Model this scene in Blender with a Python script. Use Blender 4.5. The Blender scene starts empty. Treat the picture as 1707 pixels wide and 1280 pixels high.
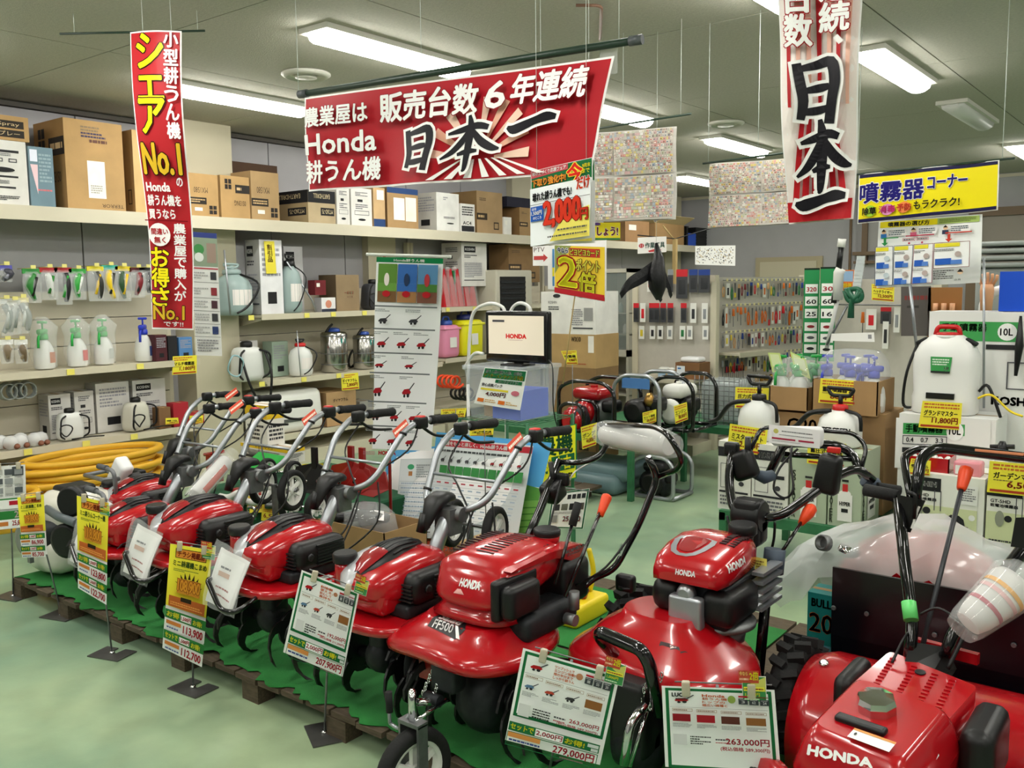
import bpy, math, random
import numpy as np
from mathutils import Vector, Matrix
R = math.radians
PI = math.pi
COL = bpy.context.scene.collection
SC = bpy.context.scene
rnd = random.Random(7)

# ------------------------------------------------------------------ camera
FPX = 1512.0
EYE = 1.6
_dY = Vector((1187, 177, -FPX)).normalized()
_dX = Vector((1948, -142, FPX)); _dX = (_dX - _dX.dot(_dY)*_dY).normalized()
_dZ = _dX.cross(_dY)
CM = Matrix((_dX, _dY, _dZ))            # camera axes expressed in the room's axes
cd = bpy.data.cameras.new('camera'); cam = bpy.data.objects.new('camera', cd); COL.objects.link(cam)
cd.sensor_width = 36.0; cd.sensor_fit = 'HORIZONTAL'; cd.lens = FPX/1707*36
cd.clip_start = 0.05; cd.clip_end = 100
cam.matrix_world = Matrix.Translation((0, 0, EYE)) @ CM.to_4x4()
SC.camera = cam
# ------------------------------------------------------------------ world, exposure
w = bpy.data.worlds.new('world'); SC.world = w; w.use_nodes = True
w.node_tree.nodes['Background'].inputs[0].default_value = (0.9, 0.95, 1.0, 1)
w.node_tree.nodes['Background'].inputs[1].default_value = 0.25
SC.view_settings.view_transform = 'Standard'; SC.view_settings.look = 'None'
SC.view_settings.exposure = 0.0; SC.view_settings.gamma = 1.0; SC.view_settings.use_curve_mapping = False
LAMP = 34.5

# points measured on the photograph, put at their real place in the room
O3 = Vector((0, 0, EYE))
def ray(px, py): return CM @ Vector((px-853.5, 640-py, -FPX))
def PZ(px, py, z): r = ray(px, py); return O3 + r*((z-EYE)/r.z)
def PX(px, py, x): r = ray(px, py); return O3 + r*(x/r.x)
def PY(px, py, y): r = ray(px, py); return O3 + r*(y/r.y)
def PD(px, py, d): r = ray(px, py); return O3 + r*(d/math.hypot(r.x, r.y))

# ------------------------------------------------------------------ colours, materials
def hx(s):
    if not isinstance(s, str): return tuple(s)
    s = s.lstrip('#'); o = []
    for i in (0, 2, 4):
        c = int(s[i:i+2], 16)/255
        o.append(c/12.92 if c <= 0.04045 else ((c+0.055)/1.055)**2.4)
    return tuple(o)
_m = {}
def mat(name, color='808080', rough=0.5, metal=0.0, coat=0.0, noise=0.0, nscale=20.0, bump=0.0, bscale=200.0,
        trans=0.0, alpha=1.0, attr=False, emit=0.0, ior=1.45, stretch=None, spec=0.5):
    if name in _m: return _m[name]
    m = bpy.data.materials.new(name); m.use_nodes = True; nt = m.node_tree; b = nt.nodes['Principled BSDF']
    c = hx(color)
    b.inputs['Base Color'].default_value = (*c, 1); b.inputs['Roughness'].default_value = rough
    b.inputs['Metallic'].default_value = metal; b.inputs['Coat Weight'].default_value = coat
    b.inputs['Coat Roughness'].default_value = 0.05
    b.inputs['Transmission Weight'].default_value = trans; b.inputs['Alpha'].default_value = alpha
    b.inputs['IOR'].default_value = ior; b.inputs['Specular IOR Level'].default_value = spec
    tc = nt.nodes.new('ShaderNodeTexCoord'); vec = tc.outputs['Object']
    if stretch:
        mp = nt.nodes.new('ShaderNodeMapping'); mp.inputs['Scale'].default_value = stretch
        nt.links.new(vec, mp.inputs[0]); vec = mp.outputs[0]
    src = None
    if attr:
        a = nt.nodes.new('ShaderNodeAttribute'); a.attribute_name = 'Col'; src = a.outputs['Color']
    if noise > 0:
        n = nt.nodes.new('ShaderNodeTexNoise'); n.inputs['Scale'].default_value = nscale; n.inputs['Detail'].default_value = 5
        nt.links.new(vec, n.inputs['Vector'])
        rg = nt.nodes.new('ShaderNodeMapRange'); rg.inputs[1].default_value = 0.3; rg.inputs[2].default_value = 0.7
        rg.inputs[3].default_value = 1-noise; rg.inputs[4].default_value = 1+noise*0.6
        nt.links.new(n.outputs['Fac'], rg.inputs[0])
        mx = nt.nodes.new('ShaderNodeMix'); mx.data_type = 'RGBA'; mx.blend_type = 'MULTIPLY'; mx.inputs[0].default_value = 1
        if src: nt.links.new(src, mx.inputs[6])
        else: mx.inputs[6].default_value = (*c, 1)
        nt.links.new(rg.outputs[0], mx.inputs[7]); src = mx.outputs[2]
    if src: nt.links.new(src, b.inputs['Base Color'])
    if bump > 0:
        n2 = nt.nodes.new('ShaderNodeTexNoise'); n2.inputs['Scale'].default_value = bscale; n2.inputs['Detail'].default_value = 3
        nt.links.new(vec, n2.inputs['Vector'])
        bp = nt.nodes.new('ShaderNodeBump'); bp.inputs['Strength'].default_value = bump; bp.inputs['Distance'].default_value = 0.01
        nt.links.new(n2.outputs['Fac'], bp.inputs['Height']); nt.links.new(bp.outputs[0], b.inputs['Normal'])
    if emit > 0:
        b.inputs['Emission Color'].default_value = (*c, 1); b.inputs['Emission Strength'].default_value = emit
        if src: nt.links.new(src, b.inputs['Emission Color'])
    _m[name] = m
    return m
M_PRINT = mat('printed paper', attr=True, rough=0.45)
M_LAM = mat('laminated print', attr=True, rough=0.38, spec=0.2)
M_CARD = mat('corrugated card', attr=True, rough=0.8, noise=0.12, nscale=6, bump=0.05, bscale=60)
M_PLAS = mat('moulded plastic', attr=True, rough=0.35)
M_MATT = mat('matt plastic', attr=True, rough=0.6, bump=0.05, bscale=400)
RED = mat('glossy red paint', 'ab0d17', rough=0.22, coat=0.5)
DRED = mat('dark red paint', '8a1410', rough=0.35, coat=0.3)
BLK = mat('black plastic', '0d0d0e', rough=0.42)
BLKG = mat('gloss black tube', '08080a', rough=0.18, coat=0.6)
RUB = mat('black rubber', '151515', rough=0.8, bump=0.2, bscale=80)
SILV = mat('satin silver tube', 'a9adb2', rough=0.32, metal=0.75)
CHR = mat('chrome', 'd8d8da', rough=0.08, metal=1.0)
STEEL = mat('dull steel', '7d7f80', rough=0.45, metal=0.8, noise=0.2, nscale=30)
DSTEEL = mat('dark cast metal', '2b2d30', rough=0.5, metal=0.5, noise=0.25, nscale=40)
WHITE = mat('white plastic', 'e3e3dd', rough=0.4)
CREAM = mat('cream painted steel', 'c9c2ac', rough=0.45, noise=0.05, nscale=3)
CREAM2 = mat('pale shelf board', 'bdb6a2', rough=0.5, noise=0.06, nscale=3)
GREENT = mat('green painted steel', '2e6b45', rough=0.5, noise=0.25, nscale=12)
YEL = mat('yellow plastic', 'e6cc1e', rough=0.4)
ORG = mat('orange grip', 'e8481c', rough=0.4)
CLEAR = mat('clear film', 'f4f7f7', rough=0.08, alpha=0.22, spec=0.8)
HAZY = mat('milky plastic film', 'dfe5e2', rough=0.35, alpha=0.42)
MILK = mat('milky tank plastic', 'dfe1dc', rough=0.4, noise=0.04, nscale=8)
WOOD = mat('rough pallet wood', '564a3a', rough=0.85, noise=0.35, nscale=9, stretch=(2, 12, 12), bump=0.2, bscale=50)
RODM = mat('dark green rod', '24382c', rough=0.4)
STRING = mat('nylon string', 'c9cfc9', rough=0.5)

# ------------------------------------------------------------------ mesh building
class MB:
    def __init__(s, M=None):
        s.v = []; s.f = []; s.c = []; s.s = []; s.M = M
    def add(s, vs, fs, col=None, smooth=False, M=None):
        b = len(s.v)
        T = s.M if M is None else (M if s.M is None else s.M @ M)
        if T is not None: vs = [T @ Vector(p) for p in vs]
        s.v.extend(tuple(p) for p in vs)
        col = hx(col) if col is not None else (0.5, 0.5, 0.5)
        for f in fs:
            s.f.append(tuple(b+i for i in f)); s.c.append(col); s.s.append(smooth)
        return s
    def box(s, x0, x1, y0, y1, z0, z1, col=None, M=None):
        v = [(x, y, z) for z in (z0, z1) for x, y in ((x0, y0), (x1, y0), (x1, y1), (x0, y1))]
        f = [(3, 2, 1, 0), (4, 5, 6, 7), (0, 1, 5, 4), (1, 2, 6, 5), (2, 3, 7, 6), (3, 0, 4, 7)]
        return s.add(v, f, col, False, M)
    def loft(s, rings, col=None, smooth=True, caps=True, closed=True, M=None):
        n = len(rings[0]); v = [p for r in rings for p in r]; f = []
        for i in range(len(rings)-1):
            for j in range(n if closed else n-1):
                a = i*n+j; b = i*n+(j+1) % n
                f.append((a, b, b+n, a+n))
        s.add(v, f, col, smooth, M)
        if caps:
            k = len(rings)-1
            b = len(s.v)-len(v)
            for ff in (tuple(range(n-1, -1, -1)), tuple(k*n+j for j in range(n))):
                s.f.append(tuple(b+i for i in ff)); s.c.append(hx(col) if col is not None else (0.5,)*3); s.s.append(False)
        return s
    def tube(s, pts, r, n=8, col=None, caps=True, smooth=True, M=None, radii=None):
        P = [Vector(p) for p in pts]
        t = (P[1]-P[0]).normalized()
        a = Vector((0, 0, 1)) if abs(t.z) < 0.9 else Vector((1, 0, 0))
        u = t.cross(a).normalized()
        rings = []
        for i, p in enumerate(P):
            if i == 0: d = P[1]-P[0]
            elif i == len(P)-1: d = P[-1]-P[-2]
            else: d = (P[i+1]-p).normalized()+(p-P[i-1]).normalized()
            if d.length < 1e-9: d = t
            d.normalize()
            u = (u - u.dot(d)*d)
            u = u.normalized() if u.length > 1e-6 else d.orthogonal().normalized()
            w2 = d.cross(u)
            rr = radii[i] if radii else r
            rings.append([p+(u*math.cos(2*PI*k/n)+w2*math.sin(2*PI*k/n))*rr for k in range(n)])
        return s.loft(rings, col, smooth, caps, True, M)
    def lathe(s, prof, n=16, col=None, M=None, smooth=True, caps=True):
        rings = [[Vector((max(r, 1e-4)*math.cos(2*PI*k/n), max(r, 1e-4)*math.sin(2*PI*k/n), z)) for k in range(n)] for r, z in prof]
        return s.loft(rings, col, smooth, caps, True, M)
    def rbox(s, x0, x1, y0, y1, z0, z1, r=0.02, col=None, M=None, seg=3, taper=1.0):
        w, d = (x1-x0)/2, (y1-y0)/2; cx, cy = (x0+x1)/2, (y0+y1)/2; r = min(r, w*0.99, d*0.99, (z1-z0)/2*0.99)
        rings = []
        lv = [(z0+r-r*math.cos(a), r*(1-math.sin(a))) for a in [PI/2*i/seg for i in range(seg+1)]]
        lv += [(z1-r+r*math.sin(a), r*(1-math.cos(a))) for a in [PI/2*i/seg for i in range(seg+1)]]
        for z, ins in lv:
            k = 1+(taper-1)*(z-z0)/(z1-z0)
            ring = []
            for qx, qy, a0 in ((1, 1, 0), (-1, 1, PI/2), (-1, -1, PI), (1, -1, 1.5*PI)):
                for i in range(seg+1):
                    a = a0+PI/2*i/seg
                    ring.append(Vector((cx+((w-r)*qx+(r-ins)*math.cos(a))*k, cy+((d-r)*qy+(r-ins)*math.sin(a))*k, z)))
            rings.append(ring)
        return s.loft(rings, col, True, True, True, M)
    def prism(s, poly, axis, a, b, col=None, M=None, smooth=False):
        """poly: 2-D outline; axis 'x': (y,z) swept from x=a to b; 'y': (x,z); 'z': (x,y)"""
        def mk(p, t): return {'x': (t, p[0], p[1]), 'y': (p[0], t, p[1]), 'z': (p[0], p[1], t)}[axis]
        return s.loft([[Vector(mk(p, t)) for p in poly] for t in (a, b)], col, smooth, True, True, M)
    def wire(s, pts, r, n=5, col=None, M=None, k=5):
        return s.tube(curve(pts, k), r, n, col, M=M)
    def build(s, name, m, parent=None, loc=None, rz=0.0, **tags):
        me = bpy.data.meshes.new(name)
        me.from_pydata(s.v, [], s.f)
        nf = len(s.f)
        me.polygons.foreach_set('use_smooth', s.s)
        at = me.color_attributes.new('Col', 'FLOAT_COLOR', 'CORNER')
        cnt = [len(f) for f in s.f]
        arr = np.repeat(np.array([(*c, 1.0) for c in s.c], dtype=np.float32), cnt, axis=0) if nf else np.zeros((0, 4), np.float32)
        at.data.foreach_set('color', arr.ravel())
        me.materials.append(m)
        o = bpy.data.objects.new(name, me); COL.objects.link(o)
        if parent is not None: o.parent = parent
        if loc is not None: o.location = loc
        o.rotation_euler.z = rz
        for k, v in tags.items(): o[k] = v
        return o
def curve(pts, k=5):
    P = [Vector(p) for p in pts]
    if len(P) < 3: return P
    out = []
    for i in range(len(P)-1):
        p0 = P[max(i-1, 0)]; p1 = P[i]; p2 = P[i+1]; p3 = P[min(i+2, len(P)-1)]
        for j in range(k):
            t = j/k
            out.append(0.5*((2*p1)+(p2-p0)*t+(2*p0-5*p1+4*p2-p3)*t*t+(3*p1-p0-3*p2+p3)*t**3))
    out.append(P[-1]); return out
def bend(pts, r=0.04, k=5):
    """polyline with its corners rounded, for bent pipe"""
    P = [Vector(p) for p in pts]; out = [P[0]]
    for i in range(1, len(P)-1):
        a, b, c = P[i-1], P[i], P[i+1]
        d1 = (a-b); d2 = (c-b); rr = min(r, d1.length*0.45, d2.length*0.45)
        p = b+d1.normalized()*rr; q = b+d2.normalized()*rr
        for j in range(k+1):
            t = j/k; out.append(p*(1-t)**2+b*2*t*(1-t)+q*t*t)
    out.append(P[-1]); return out
def sring(y, cx, cz, a, b, e=3.0, n=24, axis='y'):
    out = []
    for k in range(n):
        t = 2*PI*k/n; c, s_ = math.cos(t), math.sin(t)
        x = cx+a*math.copysign(abs(c)**(2/e), c); z = cz+b*math.copysign(abs(s_)**(2/e), s_)
        out.append(Vector({'y': (x, y, z), 'x': (y, x, z), 'z': (x, z, y)}[axis]))
    return out if axis != 'y' else out[::-1]
def AX(a, b=None, p=(0, 0, 0)):
    """matrix whose z axis runs along a, placed at p"""
    z = Vector(a).normalized(); x = (Vector(b) if b else (Vector((0, 0, 1)) if abs(z.z) < 0.9 else Vector((1, 0, 0))))
    x = (x-x.dot(z)*z).normalized(); y = z.cross(x)
    return Matrix.Translation(p) @ Matrix((x, y, z)).transposed().to_4x4()
def T(x=0, y=0, z=0, rx=0, ry=0, rz=0, s=1):
    return Matrix.Translation((x, y, z)) @ Matrix.Rotation(rz, 4, 'Z') @ Matrix.Rotation(ry, 4, 'Y') @ Matrix.Rotation(rx, 4, 'X') @ Matrix.Scale(s, 4)
def thing(name, label, cat, loc=(0, 0, 0), rz=0.0, group=None):
    o = bpy.data.objects.new(name, None); COL.objects.link(o); o.location = loc; o.rotation_euler.z = rz
    o.empty_display_size = 0.1
    o['label'] = label; o['category'] = cat
    if group: o['group'] = group
    return o
def tag(o, label, cat, group=None):
    o['label'] = label; o['category'] = cat
    if group: o['group'] = group
    return o
ORD = lambda k: '%d%s' % (k, {1: 'st', 2: 'nd', 3: 'rd'}.get(k if k < 20 else k % 10, 'th'))
def dup(root, label=None, loc=None, rz=None, group=None):
    def cp(o, par):
        c = o.copy(); COL.objects.link(c)
        if par is not None: c.parent = par
        for ch in kids.get(o.name, []): cp(ch, c)
        return c
    kids = {}
    for o in list(root.children_recursive): kids.setdefault(o.parent.name, []).append(o)
    r = cp(root, None)
    if label: r['label'] = label
    if loc is not None: r.location = loc
    if rz is not None: r.rotation_euler.z = rz
    if group: r['group'] = group
    return r
# ------------------------------------------------------------------ lettering and printed sheets
_gl = {}
def glyphs(t):
    if t in _gl: return _gl[t]
    cu = bpy.data.curves.new('letters', 'FONT'); cu.body = t; cu.resolution_u = 2; cu.size = 1
    ob = bpy.data.objects.new('letters', cu)
    me = ob.to_mesh()
    v = np.zeros(len(me.vertices)*3, np.float32); me.vertices.foreach_get('co', v); v = v.reshape(-1, 3)[:, :2]
    f = [tuple(p.vertices) for p in me.polygons]
    ob.to_mesh_clear(); bpy.data.objects.remove(ob); bpy.data.curves.remove(cu)
    if len(v):
        lo = v.min(0); hi = v.max(0); sz = np.maximum(hi-lo, 1e-4); v = (v-lo)/sz
    else: sz = np.array([1, 1])
    v[:, 1] = 1-v[:, 1] if len(v) else 0
    _gl[t] = (v, f, sz); return _gl[t]
class Sheet:
    """flat print in a w x h frame, x right and y down, laid on a quad TL, TR, BL, BR"""
    def __init__(s, w, h, base='ffffff', back=None):
        s.w, s.h = w, h; s.it = []; s.base = base; s.back = back or base
    def up(s): s.it.append(([(0, 0), (0, .01), (.01, 0)], [(0, 1, 2)], (.5, .5, .5), 1)); return s
    def poly(s, pts, col, faces=None):
        s.it.append((pts, faces or [tuple(range(len(pts)))], hx(col), 1)); return s
    def rect(s, x, y, w, h, col, cell=None):
        nx = max(1, int(abs(w)/(s.w*0.12))); ny = max(1, int(abs(h)/(s.h*0.12)))
        P = [(x+w*i/nx, y+h*j/ny) for j in range(ny+1) for i in range(nx+1)]
        F = [(j*(nx+1)+i, (j+1)*(nx+1)+i, (j+1)*(nx+1)+i+1, j*(nx+1)+i+1) for j in range(ny) for i in range(nx)]
        s.it.append((P, F, hx(col), 1)); return s
    def frame(s, x, y, w, h, t, col):
        for a in ((x, y, w, t), (x, y+h-t, w, t), (x, y+t, t, h-2*t), (x+w-t, y+t, t, h-2*t)): s.it.append(([(a[0], a[1]), (a[0], a[1]+a[3]), (a[0]+a[2], a[1]+a[3]), (a[0]+a[2], a[1])], [(0, 1, 2, 3)], hx(col), 1 if a[1] == y and a[3] == t and a[2] == w else 0))
        return s
    def disc(s, cx, cy, r, col, ry=None, n=20):
        ry = ry or r
        return s.poly([(cx+r*math.cos(-2*PI*k/n), cy+ry*math.sin(-2*PI*k/n)) for k in range(n)], col)
    def text(s, t, x, y, w, h, col, bold=0.0, out=None, ow=0.0, skew=0.0, rot=0):
        v, f, sz = glyphs(t)
        bold = min(bold, (.075 if t.isalpha() and t.isascii() else .032)*abs(h)); ow = min(ow, .08*abs(h))
        if not len(v): return s
        if rot == 180: v = 1-v
        if rot == 90: v = np.stack([1-v[:, 1], v[:, 0]], 1)
        P = np.stack([x+v[:, 0]*w, y+v[:, 1]*h+skew*v[:, 0]*w], 1)
        def stamp(d, c, k):
            first = 1
            for i in range(k):
                a = 2*PI*i/k+0.4
                s.it.append((P+np.array([math.cos(a)*d, math.sin(a)*d]), f, hx(c), first)); first = 0
        if out: stamp(ow+bold, out, 8)
        if bold > 0: stamp(bold, col, 5); s.it.append((P, f, hx(col), 0))
        else: s.it.append((P, f, hx(col), 1))
        return s
    def vtext(s, t, x, y, w, h, col, bold=0.0, out=None, ow=0.0, gap=0.12):
        n = len(t); ch = h/n
        for i, c in enumerate(t):
            k = 0.55 if c in '、。ー' else 1
            s.text(c, x, y+i*ch, w*k, ch*(1-gap)*k, col, bold, out, ow)
        return s
    def lines(s, x, y, w, h, n, col, seed=0, dens=0.55):
        """rows of print too small to read"""
        r = random.Random(seed); ph = h/n
        P = []; F = []
        for i in range(n):
            cx = x; yy = y+ph*i+ph*0.2; hh = ph*dens
            end = x+w*(1 if r.random() < 0.6 else r.uniform(0.4, 0.95))
            while cx < end:
                ww = min(r.uniform(0.6, 2.2)*hh, end-cx)
                b = len(P); P += [(cx, yy), (cx, yy+hh), (cx+ww, yy+hh), (cx+ww, yy)]; F.append((b, b+1, b+2, b+3))
                cx += ww+hh*0.3
        s.it.append((P, F, hx(col), 1)); return s
    def into(s, mb, TL, TR, BL, BR, wave=None, base=True, eps=None, thick=0.0006, flip=False):
        TL, TR, BL, BR = map(Vector, (TL, TR, BL, BR))
        n = (BL-TL).cross(TR-TL).normalized(); eps = eps or (.0014 if wave else .0005)
        def pos(p, k):
            u = p[0]/s.w; v = p[1]/s.h
            q = TL*(1-u)*(1-v)+TR*u*(1-v)+BL*(1-u)*v+BR*u*v
            d = k*eps
            if wave: d += wave(u, v)
            return q+n*d
        k = 0
        if base:
            nx, ny = (36, 36) if wave else (1, 1)
            for side in (0, 1):
                g = [pos((s.w*i/nx, s.h*j/ny), 0)-n*(thick*side) for j in range(ny+1) for i in range(nx+1)]
                F = [(j*(nx+1)+i, (j+1)*(nx+1)+i, (j+1)*(nx+1)+i+1, j*(nx+1)+i+1) for j in range(ny) for i in range(nx)]
                if side: F = [f[::-1] for f in F]
                mb.add(g, F, s.back if side else s.base)
        tol = 0.03*max(s.w, s.h)
        for P, F, c, inc in s.it:
            k += inc
            if wave and len(F):
                xs = [p[0] for p in P]; ys = [p[1] for p in P]
                if max(xs)-min(xs) > tol or max(ys)-min(ys) > tol: P, F = cut(P, F, tol)
            mb.add([pos(p, k) for p in P], F, c)
        return mb
    def hang(s, name, label, cat, TL, TR, BL, BR, m=None, wave=None, group=None, parent=None):
        mb = MB(); Cn = (Vector(TL)+Vector(TR)+Vector(BL)+Vector(BR))/4
        s.into(mb, *[Vector(q)-Cn for q in (TL, TR, BL, BR)], wave=wave)
        o = mb.build(name, m or M_LAM, parent, Cn)
        if parent is None: tag(o, label, cat, group)
        elif label: o['label'] = label
        return o
def cut(P, F, tol):
    P = [tuple(p) for p in P]; out = []
    st = [tuple(P[f[0]] if k == 0 else P[f[i+k]] for k in range(3)) if False else (P[f[0]], P[f[i]], P[f[i+1]]) for f in F for i in range(1, len(f)-1)]
    while st:
        a, b, c = st.pop()
        L = [math.dist(a, b), math.dist(b, c), math.dist(c, a)]; m = max(L)
        if m <= tol: out.append((a, b, c)); continue
        if L[0] == m: q = ((a[0]+b[0])/2, (a[1]+b[1])/2); st += [(a, q, c), (q, b, c)]
        elif L[1] == m: q = ((b[0]+c[0])/2, (b[1]+c[1])/2); st += [(a, b, q), (a, q, c)]
        else: q = ((a[0]+c[0])/2, (a[1]+c[1])/2); st += [(a, b, q), (q, b, c)]
    V = [p for t_ in out for p in t_]
    return V, [(3*i, 3*i+1, 3*i+2) for i in range(len(out))]
def stroke(pts, s, col, grow=0.0):
    """a brush stroke: (x, y, width) points; grow widens it for an outline"""
    P = curve([(p[0], p[1], p[2]) for p in pts], 4) if len(pts) > 2 else [Vector(p) for p in pts]
    L, Rr = [], []
    for i, p in enumerate(P):
        a = P[max(i-1, 0)]; b = P[min(i+1, len(P)-1)]
        d = Vector((b.x-a.x, b.y-a.y)).normalized(); nn = Vector((-d.y, d.x)); w_ = max(p.z, 0.1)/2+grow
        q = Vector((p.x, p.y))
        if i == 0: q = q-d*grow
        if i == len(P)-1: q = q+d*grow
        L.append(q+nn*w_); Rr.append(q-nn*w_)
    n = len(L); V = [tuple(q) for q in L+Rr]
    F = [(i, i+1, n+i+1, n+i) for i in range(n-1)]
    s.it.append((V, [f[::-1] for f in F], hx(col), 0))
def brush(s, strokes, col='15131a', out='ffffff', ow=6):
    if out:
        s.it.append(([(0, 0), (0, 0.01), (0.01, 0)], [(0, 1, 2)], hx(out), 1))
        for st in strokes: stroke(st, s, out, ow)
    s.it.append(([(0, 0), (0, 0.01), (0.01, 0)], [(0, 1, 2)], hx(col), 1))
    for st in strokes: stroke(st, s, col)
def vert(TL, TR, px_bl, px_br):
    """bottom corners hanging straight below two top corners, at the height seen in the photograph"""
    dl = math.hypot(TL.x, TL.y); dr = math.hypot(TR.x, TR.y)
    zl = PD(*px_bl, dl).z; zr = PD(*px_br, dr).z
    return Vector((TL.x, TL.y, zl)), Vector((TR.x, TR.y, zr))
def quad(tl, tr, bl, br, dl, dr):
    """sheet corners at the given distances"""
    return PD(*tl, dl), PD(*tr, dr), PD(*bl, dl), PD(*br, dr)

from mathutils.bvhtree import BVHTree
def project(mb, base_k, onto_mb, n, reach=.12):
    """lay the vertices of mb on the surface of onto_mb along -n, keeping the small print layers apart"""
    tree = BVHTree.FromPolygons([Vector(v) for v in onto_mb.v], onto_mb.f)
    out = []
    for i, v in enumerate(mb.v):
        v = Vector(v); hit = tree.ray_cast(v+n*reach, -n, reach*3)
        out.append(tuple((hit[0] if hit[0] is not None else tree.find_nearest(v)[0])+n*(.0012+base_k[i])))
    mb.v = out
def decal_on(par, onto, draw, TL, TR, BL, BR, h=20, name='lettering', w=100):
    """a print pressed onto a shaped part; corners in world space, onto = the part object (child of par at its origin)"""
    s = Sheet(w, h); draw(s); mb = MB(); off = par.location
    TL, TR, BL, BR = [Vector(q)-off for q in (TL, TR, BL, BR)]
    n = (BL-TL).cross(TR-TL).normalized(); ks = []
    k = 0
    for P, F, c, inc in s.it:
        k += inc; P, F = cut(P, F, .07*max(s.w, s.h))
        V = [TL*(1-u)*(1-v)+TR*u*(1-v)+BL*(1-u)*v+BR*u*v for u, v in ((p[0]/s.w, p[1]/s.h) for p in P)]
        mb.add(V, F, c); ks += [k*.0004]*len(V)
    t_ = MB(); t_.v = [tuple(v.co) for v in onto.data.vertices]; t_.f = [tuple(p.vertices) for p in onto.data.polygons]
    project(mb, ks, t_, n)
    return mb.build(name, M_PRINT, par)
def word(t, col='f4f4f2', bold=1.6): return lambda s: s.text(t, 1, 1, 98, s.h-2, col, bold)
# ------------------------------------------------------------------ the room
CEIL = 3.0
XW, XE, YS, YN = -7.15, 6.0, -6.0, 13.6
def floor_mat():
    m = bpy.data.materials.new('painted green floor'); m.use_nodes = True; nt = m.node_tree; b = nt.nodes['Principled BSDF']
    tc = nt.nodes.new('ShaderNodeTexCoord')
    n1 = nt.nodes.new('ShaderNodeTexNoise'); n1.inputs['Scale'].default_value = 0.9; n1.inputs['Detail'].default_value = 4; n1.inputs['Roughness'].default_value = 0.6
    n2 = nt.nodes.new('ShaderNodeTexNoise'); n2.inputs['Scale'].default_value = 7; n2.inputs['Detail'].default_value = 6
    nt.links.new(tc.outputs['Object'], n1.inputs[0]); nt.links.new(tc.outputs['Object'], n2.inputs[0])
    cr = nt.nodes.new('ShaderNodeValToRGB'); e = cr.color_ramp.elements
    e[0].position = 0.35; e[0].color = (*hx('7a9a80'), 1); e[1].position = 0.65; e[1].color = (*hx('a2b690'), 1)
    nt.links.new(n1.outputs[0], cr.inputs[0])
    mx = nt.nodes.new('ShaderNodeMix'); mx.data_type = 'RGBA'; mx.blend_type = 'MULTIPLY'; mx.inputs[0].default_value = 1
    rg = nt.nodes.new('ShaderNodeMapRange'); rg.inputs[1].default_value = .3; rg.inputs[2].default_value = .7; rg.inputs[3].default_value = .86; rg.inputs[4].default_value = 1.05
    nt.links.new(n2.outputs[0], rg.inputs[0]); nt.links.new(cr.outputs[0], mx.inputs[6]); nt.links.new(rg.outputs[0], mx.inputs[7])
    nt.links.new(mx.outputs[2], b.inputs['Base Color'])
    r2 = nt.nodes.new('ShaderNodeMapRange'); r2.inputs[1].default_value = .3; r2.inputs[2].default_value = .7; r2.inputs[3].default_value = .28; r2.inputs[4].default_value = .42
    nt.links.new(n2.outputs[0], r2.inputs[0]); nt.links.new(r2.outputs[0], b.inputs['Roughness'])
    bp = nt.nodes.new('ShaderNodeBump'); bp.inputs['Strength'].default_value = 0.12; bp.inputs['Distance'].default_value = 0.02
    nt.links.new(n2.outputs[0], bp.inputs['Height']); nt.links.new(bp.outputs[0], b.inputs['Normal'])
    return m
FLOORM = floor_mat()
MB().box(XW-.1, XE+.1, YS-.1, YN+.1, -0.1, 0.0).build('floor', FLOORM, kind='structure')
CEILM = mat('mineral ceiling board', 'b3b0a2', rough=0.9, noise=0.10, nscale=60, bump=0.3, bscale=120)
WALLM = mat('grey wall panel', 'a5a4a6', rough=0.6, noise=0.04, nscale=4)
DARKM = mat('dark joint', '3b3a34', rough=0.8)
ce = MB().box(XW-.1, XE+.1, YS-.1, YN+.1, CEIL+0.012, CEIL+0.1).build('ceiling', DARKM, kind='structure')
pan = None
nx, ny = 7, 11
pw, pl = (XE-XW)/nx, (YN-YS)/ny
for i in range(nx):
    for j in range(ny):
        if pan is None:
            pan = MB().box(-pw/2+.004, pw/2-.004, -pl/2+.004, pl/2-.004, 0, 0.012).build('ceiling_panel', CEILM, ce); o = pan
        else:
            o = pan.copy(); COL.objects.link(o); o.parent = ce
        o.location = (XW+pw*(i+.5), YS+pl*(j+.5), CEIL+rnd.uniform(0, .001))
# walls
wl = MB().box(XW-.12, XW, YS, YN, 0, CEIL+.1).build('wall_left', DARKM, kind='structure')
wp = None
for j in range(14):
    y = 1.2+j*0.91
    if wp is None: wp = MB().box(0, .02, .006, .904, 0, CEIL-.05).build('wall_panel', WALLM, wl); o = wp
    else: o = wp.copy(); COL.objects.link(o); o.parent = wl
    o.location = (XW, y-0.3, 0)
MB().box(XW, XW+.02, YS, .9, 0, CEIL).build('wall_panel', WALLM, wl)
wf = MB().box(XW-.1, XE+.1, YN, YN+.12, 0, CEIL+.1).build('wall_far', WALLM, kind='structure')
wr = MB().box(XE, XE+.12, YS, YN, 0, CEIL+.1).build('wall_right', WALLM, kind='structure')
wb = MB().box(XW-.1, XE+.1, YS-.12, YS, 0, CEIL+.1).build('wall_back', WALLM, kind='structure')
MB().box(XW+.02, XW+.06, YS, YN, CEIL-.045, CEIL-.012).build('trim_1', mat('dark cornice', '4a463e', rough=.6), kind='structure')
MB().box(XW+.06, XE, YN-.03, YN, CEIL-.05, CEIL-.01).build('trim_2', CREAM, kind='structure')
PIL = mat('cream plaster', 'c4bda4', rough=.7, noise=.04, nscale=3)
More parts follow.
